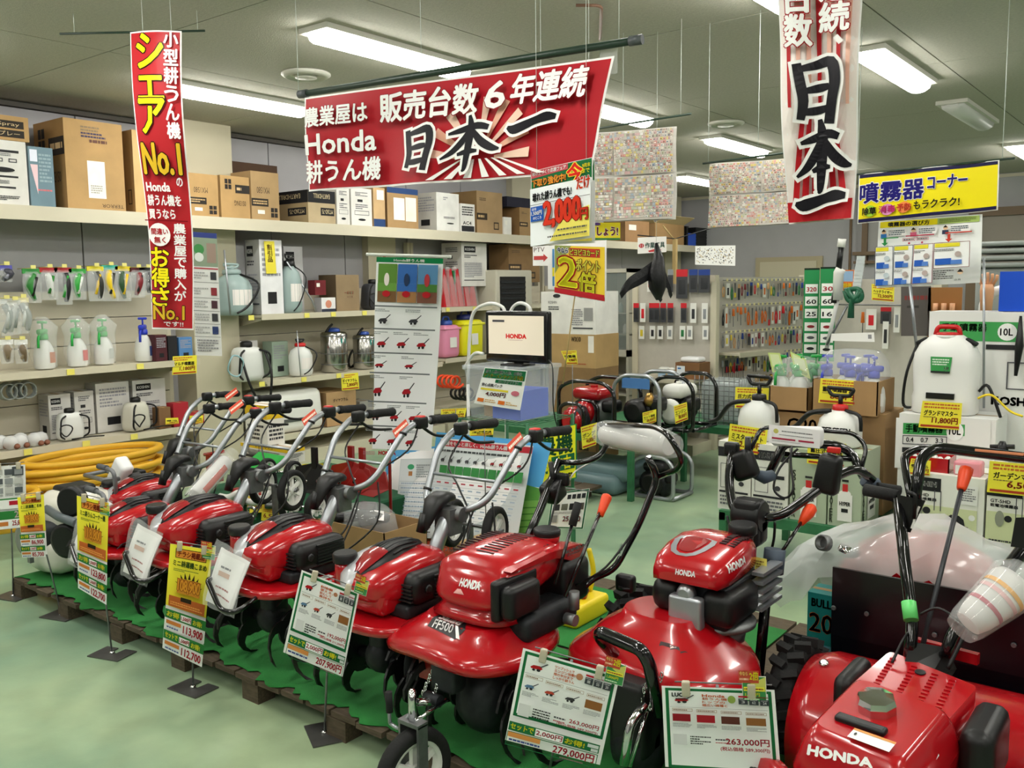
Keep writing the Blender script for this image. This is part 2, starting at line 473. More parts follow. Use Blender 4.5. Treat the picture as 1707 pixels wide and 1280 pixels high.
for k, (a, b, dd) in enumerate(((4.4, 4.85, .3), (6.6, 7.0, .11), (9.05, 9.45, .11), (12.97, 13.5, .13))):
    MB().box(XW+.02, XW+dd, a, b, 0, CEIL-.001).build('column', PIL, kind='structure')
# far wall: door, cased openings and pipe
d = MB(); d.box(-5.76, -4.72, YN-.05, YN, 0, 1.99, 'b7ab8c'); 
do = d.build('door_1', mat('door frame paint', 'a79c80', rough=.6), kind='structure')
MB().box(-5.68, -4.80, YN-.065, YN-.045, 0, 1.92).build('door_leaf', mat('door leaf', 'b9b29a', rough=.5), do)
MB().tube([(-4.9, YN-.07, 1.0), (-4.9, YN-.12, 1.0), (-5.0, YN-.12, 1.0)], .012).build('door_handle', STEEL, do)
BRN = mat('brown frame', '6e5a44', rough=.5)
wn = MB(); 
for a in ((-4.15, -4.07, 1.85, 3.0), (-3.55, -3.47, 1.85, 3.0)): wn.box(a[0], a[1], YN-.08, YN, a[2], a[3])
wn.box(-4.25, -3.3, YN-.16, YN, 1.98, 2.03); wn.box(-4.25, -3.3, YN-.1, YN, 1.86, 1.9)
wn = wn.build('window_1', BRN, kind='structure')
MB().box(-4.07, -3.55, YN-.04, YN-.02, 2.03, 2.9).build('window_pane', mat('frosted pane', '9d9b98', rough=.3), wn)
dn = MB()
for a in (-2.75, -1.55): dn.box(a, a+.12, YN-.1, YN, 0, 2.45)
dn.box(-2.75, -1.43, YN-.1, YN, 2.45, 2.56)
dn = dn.build('door_2', BRN, kind='structure')
MB().box(-2.63, -1.55, YN-.05, YN-.03, 0, 2.45).build('door_leaf', mat('dark opening', '8e867c', rough=.6), dn)
tag(MB().tube([(-4.3, YN-.1, 1.0), (-4.3, YN-.1, CEIL-.02)], .02).build('wall_pipe', BRN), 'thin brown pipe running up the far grey wall', 'pipe')
# ------------------------------------------------------------------ lamps
LIT = mat('lit diffuser', 'fffdf6', rough=.5, emit=LAMP)
UNLIT = mat('unlit diffuser', 'cfd0ca', rough=.4)
FIX = mat('lamp housing', 'cfcdc2', rough=.5)
fm = MB().box(-.115, .115, -.625, .625, -.03, 0)
dm = MB(); pr_ = [(-.085, -.03), (-.075, -.06), (-.04, -.082), (0, -.088), (.04, -.082), (.075, -.06), (.085, -.03)]
dm.loft([[Vector((x*k, y, -.03+(z+.03)*k)) for x, z in pr_] for y, k in ((-.6, .5), (-.585, 1), (.585, 1), (.6, .5))], caps=True, closed=True)
f0 = d0 = u0 = None
def lamp(x, y, label, lit=True):
    global f0, d0, u0
    t = thing('ceiling_light', label, 'ceiling light', (x, y, CEIL), 0, 'ceiling strip lights')
    if f0 is None: f = f0 = fm.build('housing', FIX, t)
    else: f = f0.copy(); COL.objects.link(f); f.parent = t
    if lit:
        if d0 is None: g = d0 = dm.build('diffuser', LIT, t)
        else: g = d0.copy(); COL.objects.link(g); g.parent = t
    else:
        g = dm.build('diffuser', UNLIT, t)
lamp(-3.93, 3.95, 'lit white strip light over the large red banner, top centre')
lamp(-5.71, 4.1, 'lit white strip light behind the tall narrow red banner on the left')
lamp(-3.93, 6.3, 'lit white strip light right behind the banner pole, above the flyers')
lamp(-3.93, 8.75, 'lit white strip light between the flyers and the tall right banner')
lamp(-5.6, 6.5, 'lit white strip light hidden behind the large red banner')
lamp(-5.6, 11.3, 'farthest lit white strip light, seen between the two flyer sheets')
lamp(-1.77, 6.35, 'lit white strip light just right of the tall right banner')
lamp(-1.75, 8.45, 'unlit grey strip light farther back on the right', False)
lamp(-1.77, 11.3, 'lit white strip light cut off by the right edge')
for q_, (x, y) in enumerate(((-3.93, 1.6), (-5.71, 1.6), (-1.77, 3.95), (-1.77, 1.6), (-3.93, 11.3), (.4, 1.6), (.4, 3.95), (.4, 6.35), (.4, 8.8), (-1.77, -.8), (.4, -.8), (-3.93, -.8), (-5.7, -.8), (2.6, 1.6), (2.6, 5), (2.6, 9), (-3.93, -3.2), (-1, -3.2), (2.6, -2))):
    lamp(x, y, 'white strip light outside the picture, %s of those behind or beside the camera' % ORD(q_+1))
tag(MB().lathe([(.16, 0), (.16, -.012), (.13, -.03), (.12, -.012), (.07, -.012), (.07, -.03), (.02, -.03)], 28).build('ceiling_vent', FIX, loc=tuple(PZ(510, 122, CEIL)[:2])+(CEIL-.002,)), 'round ceiling vent left of the large banner', 'vent')
tag(MB().lathe([(.16, 0), (.16, -.012), (.13, -.03), (.12, -.012), (.07, -.012), (.07, -.03), (.02, -.03)], 28).build('ceiling_vent', FIX, loc=tuple(PZ(1210, 204, CEIL)[:2])+(CEIL-.002,)), 'small round ceiling vent far back right of the flyers', 'vent')
a = PZ(960, 2, CEIL); b = PZ(1003, 2, CEIL); c = PZ(1000, 60, CEIL); 
tag(MB().tube(bend([a+Vector((0, 0, -.02)), b+Vector((0, 0, -.02)), c+Vector((0, 0, -.02))], .05), .008, 6).build('ceiling_conduit', mat('brown conduit', '7b5a48', rough=.5)), 'thin brown conduit bent across the ceiling', 'conduit')
# ------------------------------------------------------------------ wall rack and its goods
def eY(px, X, z):
    """Y of the point of the line (X, z) that the photograph shows at column px"""
    A = CM.transposed() @ Vector((X, 0, z-EYE)); B = CM.transposed() @ Vector((0, 1, 0)); k = px-853.5
    return -(FPX*A.x+k*A.z)/(k*B.z+FPX*B.x)
def eX(px, Y, z):
    A = CM.transposed() @ Vector((0, Y, z-EYE)); B = CM.transposed() @ Vector((1, 0, 0)); k = px-853.5
    return -(FPX*A.x+k*A.z)/(k*B.z+FPX*B.x)
XF = -6.55
TOPZ = 2.19
M_SH = CREAM2
tag(MB().box(-7.12, XF, .9, 13.57, TOPZ-.03, TOPZ).box(XF-.012, XF+.004, .9, 13.57, TOPZ-.10, TOPZ-.0005).build('top_shelf', CREAM), 'long cream top shelf along the left wall carrying cartons', 'shelf')
def shelf_unit(name, label, y0, y1, xs, boards, x_front=XF, back=True, zt=2.08):
    t = thing(name, label, 'shelving', (0, 0, 0))
    for y in (y0, y1): MB().box(-7.1, -7.04, y-.02, y+.02, 0, zt).build('post', CREAM, t)
    if back:
        b = None
        nb = 7; zt = 1.62
        for k in range(nb):
            z0 = .12+k*(zt-.14)/nb; z1 = z0+(zt-.14)/nb-.006
            if b is None: b0 = MB().box(-7.04, -7.025, y0+.02, y1-.02, 0, z1-z0).build('back_board', CREAM2, t, (0, 0, z0)); b = b0
            else: b = b0.copy(); COL.objects.link(b); b.parent = t; b.location = (0, 0, z0)
    for z, xf in boards:
        MB().box(-7.02, xf, y0, y1, z-.025, z-.003).box(xf, xf+.008, y0, y1, z-.045, z+.006).build('shelf_board', CREAM, t)
        for y in (y0+.01, y1-.02):
            MB().prism([(-7.02, z-.03), (xf-.03, z-.03), (xf-.03, z-.05), (-7.02, z-.12)], 'y', y, y+.008).build('bracket', CREAM, t)
    MB().box(-7.05, x_front, y0, y1, 0, .12).build('plinth', CREAM, t)
    return t
S1 = shelf_unit('shelf_unit', 'cream wall shelving bay at far left holding sprayers and white cartons', 1.0, 4.28, 0, ((.49, -6.6), (1.03, -6.6)))
S2 = shelf_unit('shelf_unit', 'cream wall shelving bay behind the hanging machine chart, with steel cylinders', 4.92, 7.2, 0, ((.29, XF), (.79, -6.58), (1.37, -6.62)))
S3 = shelf_unit('shelf_unit', 'cream wall shelving bay behind the monitor holding red bags and tubs', 7.25, 9.6, 0, ((.29, XF), (.82, -6.58), (1.37, -6.62)))
S4 = shelf_unit('shelf_unit', 'cream wall shelving bay behind the glass cabinet at the far end', 9.7, 12.9, 0, ((.29, XF), (.82, -6.58), (1.37, -6.62)))
# carton builder ----------------------------------------------------
def art(s, k, seed=0):
    """the marks on a carton face, s is a Sheet 100 wide"""
    W, H = s.w, s.h; r = random.Random(seed)
    if k == 'plain': pass
    elif k == 'terror':
        s.text('TERROR', W*.58, H*.93, W*.38, H*.04, '4a3a2c', rot=180); s.rect(W*.36, H*.45, W*.3, H*.42, 'f2efe6'); s.lines(W*.4, H*.72, W*.2, H*.1, 4, 'a8a49a', 3)
        s.lines(W*.28, H*.06, W*.4, H*.07, 2, '8d7a60', 5); s.lines(W*.28, H*.13, W*.42, H*.07, 2, '4a4560', 6); s.lines(W*.42, H*.2, W*.3, H*.06, 1, '6b4a40', 7)
    elif k == 'bands':
        s.rect(0, H*.2, W*.92, H*.3, '2c251f'); s.rect(0, H*.58, W*.92, H*.3, '2c251f'); s.text('パワースプレー', W*.05, H*.63, W*.8, H*.18, 'cdb68c'); s.text('Power Spray', W*.05, H*.27, W*.8, H*.18, 'cdb68c')
    elif k == 'white':
        s.rect(W*.08, H*.15, W*.8, H*.04, '2a2a2c'); s.rect(W*.0, H*.55, W*.85, H*.03, '2a2a2c'); s.rect(W*.2, H*.72, W*.6, H*.03, '3a3a3c')
        for i in range(4): s.frame(W*(.05+.22*i), H*.28, W*.13, H*.06, W*.015, '55555a')
        s.disc(W*.6, H*.46, W*.2, '1d1d1f', H*.04); s.lines(W*.05, H*.2, W*.7, H*.05, 2, '77777a', seed); s.lines(W*.2, H*.62, W*.5, H*.06, 3, '77777a', seed+1); s.lines(W*.5, H*.86, W*.35, H*.08, 3, '333336', seed+2)
    elif k == 'koshin':
        s.rect(W*.1, H*.08, W*.45, H*.14, '17171a'); s.text('KOSHIN', W*.14, H*.12, W*.36, H*.06, 'ffffff'); s.lines(W*.1, H*.27, W*.5, H*.08, 2, '3a3a40', seed); s.lines(W*.1, H*.45, W*.7, H*.35, 9, '8a8a92', seed+1); s.rect(W*.08, H*.85, W*.8, H*.02, '44444a')
    elif k == 'brownmark':
        s.text(r.choice(['GSU340', 'MX1580', 'GE4N50']), W*.2, H*.32, W*.45, H*.13, '4a3b2c', rot=180)
        s.rect(0, H*.56, W*.6, H*.16, '2a2420'); s.lines(W*.05, H*.59, W*.5, H*.1, 2, 'c9a877', seed)
        for i in range(2):
            for j in range(2): s.rect(W*(.68+.13*i), H*(.74+.11*j), W*.11, H*.09, '2a2420')
        s.rect(W*.2, H*.8, W*.25, H*.08, 'efe9dc')
    elif k == 'brownmark2':
        for i in range(2):
            for j in range(2): s.rect(W*(.15+.12*i), H*(.08+.13*j), W*.1, H*.11, '2a2420')
        s.rect(W*.5, H*.2, W*.5, H*.2, '2a2420'); s.lines(W*.55, H*.24, W*.4, H*.12, 1, 'd0b083', seed); s.text('0S13NG', W*.45, H*.58, W*.4, H*.12, '4a3b2c', rot=180)
    elif k == 'low':
        s.rect(0, 0, W, H*.38, '17171b'); s.text('EARTHDRILL', W*.2, H*.1, W*.6, H*.14, 'd6c49c', rot=180); s.rect(W*.45, H*.52, W*.5, H*.24, '17171b'); s.text('MT26D-75', W*.5, H*.57, W*.4, H*.13, 'd6c49c', rot=180)
    elif k == 'panelw':
        s.lines(W*.2, H*.1, W*.6, H*.12, 3, '55555a', seed); s.rect(W*.3, H*.3, W*.25, H*.07, '2a2a2c'); s.lines(W*.2, H*.42, W*.6, H*.15, 3, '66666a', seed+4); s.frame(W*.15, H*.6, W*.7, H*.12, W*.02, '66666a'); s.disc(W*.5, H*.84, W*.18, '18181a', H*.03)
    elif k == 'bluetop':
        s.rect(0, 0, W, H*.14, '23406f'); s.rect(W*.2, H*.25, W*.35, H*.55, 'ece9e0'); s.rect(W*.58, H*.22, W*.35, H*.6, 'e6e2d6')
    elif k == 'bluebot': s.rect(0, H*.8, W, H*.2, '23406f'); s.rect(W*.3, H*.06, W*.6, H*.25, 'e8e4da')
    elif k == 'wbig': s.lines(W*.3, H*.1, W*.2, H*.1, 2, '888890', seed); s.disc(W*.6, H*.8, W*.16, '18181a', H*.02); s.lines(W*.3, H*.62, W*.5, H*.06, 2, '444448', seed+2)
    elif k == 'wside': s.lines(W*.1, H*.1, W*.8, H*.4, 6, '9a9aa2', seed); s.rect(W*.3, H*.7, W*.4, H*.16, '17171a')
    elif k == 'acc': s.text('AC4', W*.15, H*.62, W*.6, H*.12, '18181a', 1.5); s.rect(W*.05, H*.78, W*.9, H*.2, '222226'); s.lines(W*.1, H*.08, W*.8, H*.35, 4, '333338', seed)
    elif k == 'bm3': s.rect(0, H*.52, W*.4, H*.16, '3b2f22'); s.lines(W*.05, H*.55, W*.3, H*.1, 1, 'c8a878', seed); s.frame(W*.65, H*.72, W*.2, H*.18, W*.03, '3b2f22'); s.lines(W*.1, H*.15, W*.25, H*.08, 2, '6b5840', seed+3)
    elif k == 'blueart': s.rect(0, 0, W, H, '6f8894'); s.rect(W*.05, H*.05, W*.3, H*.2, 'dfe3f2'); s.poly([(W*.05, H*.3), (W*.35, H*.3), (W*.3, H*.8)][::-1], 'e9c9cf'); s.lines(W*.4, H*.1, W*.5, H*.5, 8, '94a9b2', seed); s.lines(W*.3, H*.7, W*.6, H*.05, 1, 'd97a80', seed)
    elif k == 'diaph': s.text('ダイヤフラム', W*.22, H*.2, W*.5, H*.1, '4a3a2c', .6)
    elif k == 'kaki': s.text('ミスター', W*.35, H*.45, W*.4, H*.09, 'a83a30', .6, rot=180); s.text('BOX', W*.45, H*.58, W*.25, H*.06, '6b4c3c', rot=180)
    elif k == 'sticker': s.rect(W*.15, H*.2, W*.3, H*.25, 'efece2')
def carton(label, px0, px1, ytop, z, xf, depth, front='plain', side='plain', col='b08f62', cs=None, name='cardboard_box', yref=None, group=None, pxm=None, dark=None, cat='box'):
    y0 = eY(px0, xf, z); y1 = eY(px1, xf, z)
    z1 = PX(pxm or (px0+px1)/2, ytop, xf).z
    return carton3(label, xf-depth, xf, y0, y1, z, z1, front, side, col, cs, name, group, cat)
def carton3(label, x0, x1, y0, y1, z0, z1, front='plain', side='plain', col='b08f62', cs=None, name='cardboard_box', group=None, cat='box', top=None, m=None, rz=0, seam=True):
    cx, cy = (x0+x1)/2, (y0+y1)/2
    g = .003; mb = MB().box(x0-cx, x1-cx, y0-cy+g, y1-cy-g, 0, z1-z0, col)
    X, Y, H = x1-cx+.0005, (y1-y0)/2-g, z1-z0
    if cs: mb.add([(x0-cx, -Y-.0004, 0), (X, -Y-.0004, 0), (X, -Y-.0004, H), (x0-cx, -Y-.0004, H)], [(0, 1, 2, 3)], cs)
    if seam:      # closed flaps
        mb.add([(x0-cx, -.012, H+.0006), (X, -.012, H+.0006), (X, .012, H+.0006), (x0-cx, .012, H+.0006)], [(0, 1, 2, 3)], 'a98a5c')
    sd = hash(label) % 1000 if False else sum(map(ord, label)) % 997
    if front != 'plain':
        s = Sheet(100, 100*H/(2*Y)); art(s, front, sd) if isinstance(front, str) else front(s); s.into(mb, (X, -Y, H), (X, Y, H), (X, -Y, 0), (X, Y, 0), base=False)
    if side != 'plain':
        s = Sheet(100, 100*H/(x1-x0)); art(s, side, sd+1) if isinstance(side, str) else side(s); s.into(mb, (x0-cx, -Y-.001, H), (X, -Y-.001, H), (x0-cx, -Y-.001, 0), (X, -Y-.001, 0), base=False)
    o = mb.build(name, m or M_CARD, None, (cx, cy, z0)); o.rotation_euler.z = rz
    return tag(o, label, cat, group)
BR = 'b3905f'; BR2 = 'a4845a'; WH = 'dcdad4'
XT = XF-.02
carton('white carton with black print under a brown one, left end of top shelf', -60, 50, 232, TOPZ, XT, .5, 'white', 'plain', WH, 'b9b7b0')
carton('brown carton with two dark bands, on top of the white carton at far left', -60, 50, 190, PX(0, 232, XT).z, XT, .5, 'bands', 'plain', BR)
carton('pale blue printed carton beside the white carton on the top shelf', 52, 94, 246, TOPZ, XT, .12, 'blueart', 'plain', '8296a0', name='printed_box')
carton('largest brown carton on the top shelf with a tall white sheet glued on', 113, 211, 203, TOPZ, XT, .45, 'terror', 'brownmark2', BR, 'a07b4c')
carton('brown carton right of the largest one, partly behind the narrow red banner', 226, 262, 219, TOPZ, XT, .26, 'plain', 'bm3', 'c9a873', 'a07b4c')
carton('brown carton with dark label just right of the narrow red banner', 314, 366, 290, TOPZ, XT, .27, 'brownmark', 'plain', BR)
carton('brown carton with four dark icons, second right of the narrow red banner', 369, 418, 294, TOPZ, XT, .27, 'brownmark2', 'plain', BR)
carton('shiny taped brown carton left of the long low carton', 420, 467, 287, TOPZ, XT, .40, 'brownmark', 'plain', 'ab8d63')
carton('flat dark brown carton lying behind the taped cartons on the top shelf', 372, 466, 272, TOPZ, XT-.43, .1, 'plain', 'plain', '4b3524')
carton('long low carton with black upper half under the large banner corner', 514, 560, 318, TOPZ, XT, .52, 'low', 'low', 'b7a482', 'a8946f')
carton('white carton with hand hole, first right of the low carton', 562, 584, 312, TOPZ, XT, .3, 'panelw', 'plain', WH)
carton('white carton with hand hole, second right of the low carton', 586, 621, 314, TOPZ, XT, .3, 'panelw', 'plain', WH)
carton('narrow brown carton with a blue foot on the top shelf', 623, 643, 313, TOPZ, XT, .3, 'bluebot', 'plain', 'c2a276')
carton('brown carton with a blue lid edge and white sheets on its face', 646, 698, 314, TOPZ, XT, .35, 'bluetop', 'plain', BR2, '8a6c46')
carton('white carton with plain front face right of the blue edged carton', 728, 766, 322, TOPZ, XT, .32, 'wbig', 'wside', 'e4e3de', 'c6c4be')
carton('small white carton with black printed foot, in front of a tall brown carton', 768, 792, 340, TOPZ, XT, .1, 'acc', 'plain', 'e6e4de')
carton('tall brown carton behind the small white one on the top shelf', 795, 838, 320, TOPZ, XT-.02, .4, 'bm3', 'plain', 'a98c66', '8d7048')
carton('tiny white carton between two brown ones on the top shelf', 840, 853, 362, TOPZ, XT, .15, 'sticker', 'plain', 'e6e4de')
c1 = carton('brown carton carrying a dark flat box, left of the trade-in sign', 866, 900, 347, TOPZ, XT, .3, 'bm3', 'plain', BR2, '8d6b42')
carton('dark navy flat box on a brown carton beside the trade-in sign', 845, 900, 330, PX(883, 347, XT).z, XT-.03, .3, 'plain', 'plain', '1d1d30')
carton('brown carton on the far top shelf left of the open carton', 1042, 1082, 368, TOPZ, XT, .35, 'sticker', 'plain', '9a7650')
for lb, a, b, yt in (('black plastic bin on the far top shelf', 1145, 1170, 378), ('small blue plastic bin between the black bins on the top shelf', 1172, 1187, 391), ('black slatted crate at the far end of the top shelf', 1188, 1222, 383)):
    y0, y1 = eY(a, XT, TOPZ), eY(b, XT, TOPZ)
    y0 = min(y0, 13.15); y1 = min(y1, 12.9+.64*(b > 1200)); z1 = PX((a+b)/2, yt, XT).z
    m_ = mat('blue bin plastic', '1f4fc0', rough=.4) if 'blue' in lb else BLK
    t = thing('storage_bin', lb, 'bin', (XT-.2, (y0+y1)/2, TOPZ))
    h = z1-TOPZ; dy = (y1-y0)/2-.01
    q = MB().box(-.18, .18, -dy, dy, 0, .01)
    for s_ in (-1, 1):
        q.box(-.18, .18, s_*dy-.006, s_*dy+.006, 0, h); q.box(s_*.18-.006, s_*.18+.006, -dy, dy, 0, h)
    q.build('tub', m_, t)
    MB().box(-.19, .19, -dy-.012, dy+.012, h-.02, h).build('rim', m_, t)
    if 'crate' in lb:
        for k in range(5): MB().box(.184, .192, -dy, dy, h*(.12+.16*k), h*(.18+.16*k)).build('slat', BLK, t)
# open brown carton with raised flaps
y0, y1 = eY(1092, XT, TOPZ), eY(1140, XT, TOPZ)
t = thing('open_carton', 'open brown carton with flaps raised on the far top shelf', 'box', (XT-.2, (y0+y1)/2, TOPZ)); dy = (y1-y0)/2
CARD = mat('plain card', 'a58358', rough=.85, noise=.1, nscale=6); CARDL = mat('pale card inside', 'cbb48a', rough=.85)
MB().box(-.2, .2, -dy, dy, 0, .3).build('carton_body', CARD, t)
for a0, sgn in ((-.55, -1), (.4, 1)):
    MB().box(-.2, .2, 0, .22, 0, .006, M=T(0, sgn*dy, .3, rx=(a0 if sgn > 0 else PI-a0*-1))).build('flap', CARDL, t)
MB().box(0, .2, -dy, dy, 0, .006, M=T(.2, 0, .3, ry=-.5)).build('flap', CARDL, t)
# ------------------------------------------------------------------ hanging signs
RD = 'b3202a'; WT = 'f4f2f0'; NV = '1c1a44'; YL = 'f2e016'
NICHI = [[(0, 2, 12), (4, 30, 13), (8, 62, 13), (4, 92, 10)], [(2, 12, 8), (22, 6, 12), (44, 2, 16), (50, 30, 16), (46, 62, 15), (42, 100, 15)], [(10, 46, 8), (28, 42, 12), (42, 40, 9)], [(6, 80, 9), (24, 78, 12), (44, 74, 9)]]
HON = [[(2, 30, 5), (28, 24, 11), (62, 16, 13), (88, 22, 10)], [(44, -8, 6), (50, 20, 15), (48, 60, 15), (44, 104, 10), (38, 112, 3)], [(46, 26, 9), (34, 48, 13), (14, 70, 11), (-10, 84, 4)], [(54, 26, 9), (74, 50, 15), (100, 66, 13), (118, 70, 4)], [(26, 76, 6), (48, 70, 11), (68, 70, 5)]]
ICHI = [[(0, 34, 5), (18, 40, 15), (44, 34, 15), (70, 26, 13), (96, 20, 15), (120, 22, 8)]]
def place(st, x, y, sx, sy, kw=1.0, sk=0.0):
    return [[(x+a*sx, y+b*sy+sk*a*sx, c*kw) for a, b, c in s_] for s_ in st]
# main banner: local frame 1000 x 300
b = Sheet(1000, 300, WT); b.rect(6, 6, 988, 288, RD)
cx, cy = 640, 240
for k in range(9):      # rays behind the big letters
    a0 = R(185+k*21); a1 = a0+R(9)
    pts = [(cx+math.cos(a)*r_, cy+math.sin(a)*r_) for a, r_ in ((a0, 60), (a0, 175), (a1, 175), (a1, 60))]
    pts = [(min(max(x, 8), 992), min(max(y, 8), 292)) for x, y in pts]; b.poly(pts[::-1], 'e9b49a' if k % 2 else 'f0cdb8')
for k in range(7):
    x0 = 480+k*62; b.poly([(x0, 292), (x0+26, 292), (cx+(x0-cx)*.35+8, 240), (cx+(x0-cx)*.35, 240)], WT)
b.text('農業屋は', 18, 40, 235, 60, WT, 1.6, '8f1620', 1.5)
b.text('Honda', 18, 125, 265, 62, WT, 2.2, '8f1620', 1.2)
b.text('耕うん機', 16, 208, 290, 70, WT, 2, '8f1620', 1.5)
b.text('販売台数', 305, 28, 325, 82, WT, 3, '8f1620', 2.5)
b.text('6', 655, 32, 62, 72, WT, 4, '8f1620', 2.5)
b.text('年連続', 738, 22, 215, 80, WT, 3, '8f1620', 2.5)
brush(b, place(NICHI, 412, 142, 1.6, 1.22, 1.5)+place(HON, 550, 128, 1.5, 1.3, 1.5)+place(ICHI, 745, 120, 1.2, 1.3, 1.7), '17151b', WT, 8)
TL, TR = PD(508, 163, 4.25), PD(1024, 93, 3.4)
BL, BRr = vert(TL, TR, (504, 319), (985, 288))
BRr = PD(988, 290, 3.42)
def wv(u, v): return .012*math.sin(u*17)*v+.03*v*u*u+.006*math.sin(u*6+v*5)
b.hang('hanging_banner', 'large red horizontal banner with white letters and black brush letters', 'banner', TL, TR, BL, BRr, wave=wv)
r0, r1 = PD(498, 162, 4.28), PD(1060, 62, 3.36); r1.z = r0.z = (r0.z+r1.z)/2
rod = thing('banner_rod', 'dark green rod carrying the large red banner', 'rod', r0)
MB().tube([Vector((0, 0, 0)), r1-r0], .014, 10).build('pole', RODM, rod)
for q in (.002, .985):
    p = (r1-r0)*q; MB().tube([p, p+(r1-r0).normalized()*.05], .018, 10).build('end_cap', mat('grey cap', '4b5052', rough=.4), rod)
for q in (.0, .42, .96):
    p = r0+(r1-r0)*q; MB().tube([p-r0, Vector((p.x, p.y, CEIL))-r0], .0018, 4).build('string', STRING, rod)
for q, w_ in ((.06, .05), (.25, .06), (.93, .07)):
    p = (r1-r0)*q; d = (r1-r0).normalized()
    nrm = d.cross(Vector((0, 0, 1))).normalized()*(-.017)
    MB().add([p-d*w_/2+nrm+Vector((0, 0, .02)), p+d*w_/2+nrm+Vector((0, 0, .02)), p+d*w_/2+nrm-Vector((0, 0, .10)), p-d*w_/2+nrm-Vector((0, 0, .10))], [(0, 1, 2, 3)]).build('tape', CLEAR, rod)
# left narrow banner 100 x 500
b = Sheet(100, 560, WT); b.rect(2.5, 3, 95, 554, 'b2262c')
for ch, y, h_ in (('シ', 6, 62), ('ェ', 84, 44), ('ア', 126, 62)): b.text(ch, 16, y, 52, h_, YL, 2, '2a1208', 2.2)
b.vtext('小型耕うん機', 72, 2, 24, 200, WT, 1)
b.text('No.1', 14, 208, 78, 56, 'd8b02a', 2.4, '2a1208', 2.2)
b.text('の', 80, 270, 12, 16, WT, .8); b.text('Honda', 14, 280, 52, 16, WT, .8); b.text('耕うん機を', 14, 303, 72, 20, WT, .7); b.text('買うなら', 14, 330, 58, 18, WT, .7)
b.rect(2.5, 350, 95, 2, '7c1016'); b.disc(34, 378, 25, WT, 22); b.text('間違い', 16, 366, 38, 12, 'b2262c', .8); b.text('無く', 22, 382, 26, 12, 'b2262c', .8)
b.vtext('農業屋で購入が', 67, 356, 26, 150, WT, 1.3)
for ch, y, h_ in (('お', 403, 36), ('得', 442, 36), ('さ', 480, 34)): b.text(ch, 16, y, 40, h_, YL, 1.6, '2a1208', 1.8)
b.text('No.1', 20, 515-1, 72, 26, 'd8b02a', 1.4, '2a1208', 1.6); b.text('です!!', 44, 544, 46, 9, WT, .4)
TL, TR, BL, BRr = PD(217, 54, 4.95), PD(303, 52, 4.8), PD(256, 548, 4.9), PD(325, 550, 4.86)
def wv2(u, v): return .02*math.sin(v*7)+.025*math.sin(u*3.1)*(1-v)
b.hang('hanging_banner', 'tall narrow red banner with yellow letters hanging on the left', 'banner', TL, TR, BL, BRr, wave=wv2)
zt = TL.z
p0 = PD(103, 105, 5.3); p1 = PD(345, 126, 5.0); p1.z = p0.z = 2.9
t = thing('thin_rod', 'thin dark rod under the ceiling behind the narrow red banner', 'rod', p0)
MB().tube([Vector(), p1-p0], .006, 6).build('pole', RODM, t)
for q in (.1, .95): MB().tube([(p1-p0)*q, (p1-p0)*q+Vector((0, 0, CEIL-2.9))], .0015, 4).build('string', STRING, t)
for q in (.25, .8): 
    pp = TL+(TR-TL)*q
    tag(MB().tube([Vector(), Vector((0, 0, CEIL-pp.z-.001))], .0015, 4).build('string', STRING, None, pp), 'thin string holding the narrow red banner, %s one' % ('left' if q < .5 else 'right'), 'string')
# tall right banner
b = Sheet(100, 330, WT); b.rect(2, 0, 96, 330, 'f3e9e4')
for k in range(7):
    a = 8+k*12.5; w_ = 7
    b.poly([(a, 0), (a+w_*.4, 170), (a+w_*1.0, 170), (a+w_, 0)], 'b71c24' if k in (0, 3, 5) else 'e8b8a4')
for k in range(6):
    a = 6+k*15.5
    b.poly([(a, 328), (a+11, 328), (50+(a-50)*.5+5, 180), (50+(a-50)*.5, 180)], 'b71c24')
b.rect(2, 300, 96, 28, 'b71c24')
b.vtext('販売台数', 10, -90, 33, 182, WT, 1.8, 'a01820', 1.4, .06); b.vtext('6年連続', 53, -90, 36, 166, WT, 1.8, 'a01820', 1.4, .06); b.poly([(70, 82), (76, 78), (84, 88), (78, 92)][::-1], WT)
brush(b, place(NICHI, 26, 112, .95, .84, .95)+place(HON, 28, 196, .58, .84, .95)+place(ICHI, 18, 284, .6, .55, 1.05), '17151b', WT, 4.5)
TL, TR = PD(1280, 0, 2.95), PD(1440, 0, 2.9); BL, BRr = vert(TL, TR, (1311, 374), (1424, 365)); BL = PD(1313, 374, 3.0); BRr = PD(1424, 365, 2.95)
b.it = [i for i in b.it]
up = Vector((0, 0, .38)); TL2, TR2 = TL+up, TR+up
# the sheet runs on above the frame: shift the print frame
tot = (TL2-BL).length; extra = up.z/tot
def wv3(u, v): return .02*math.sin(v*11+u*2)*(.5+.5*math.cos(u*6.28))+.012*math.sin(u*9)
b2 = Sheet(100, 330*(1+extra*1.25), WT); sh = b2.h-330
for P, F, c, inc in b.it: b2.it.append(([(p[0], p[1]+sh) for p in P], F, c, inc))
b2.hang('hanging_banner', 'tall white and red banner with black brush letters hanging at right', 'banner', TL2, TR2, BL, BRr, wave=wv3)
for q in (.15, .85):
    pp = TL2+(TR2-TL2)*q
    if pp.z < CEIL-.01: tag(MB().tube([Vector(), Vector((0, 0, CEIL-pp.z-.001))], .0015, 4).build('string', STRING, None, pp), 'thin string above the tall right banner, %s one' % ('left' if q < .5 else 'right'), 'string')
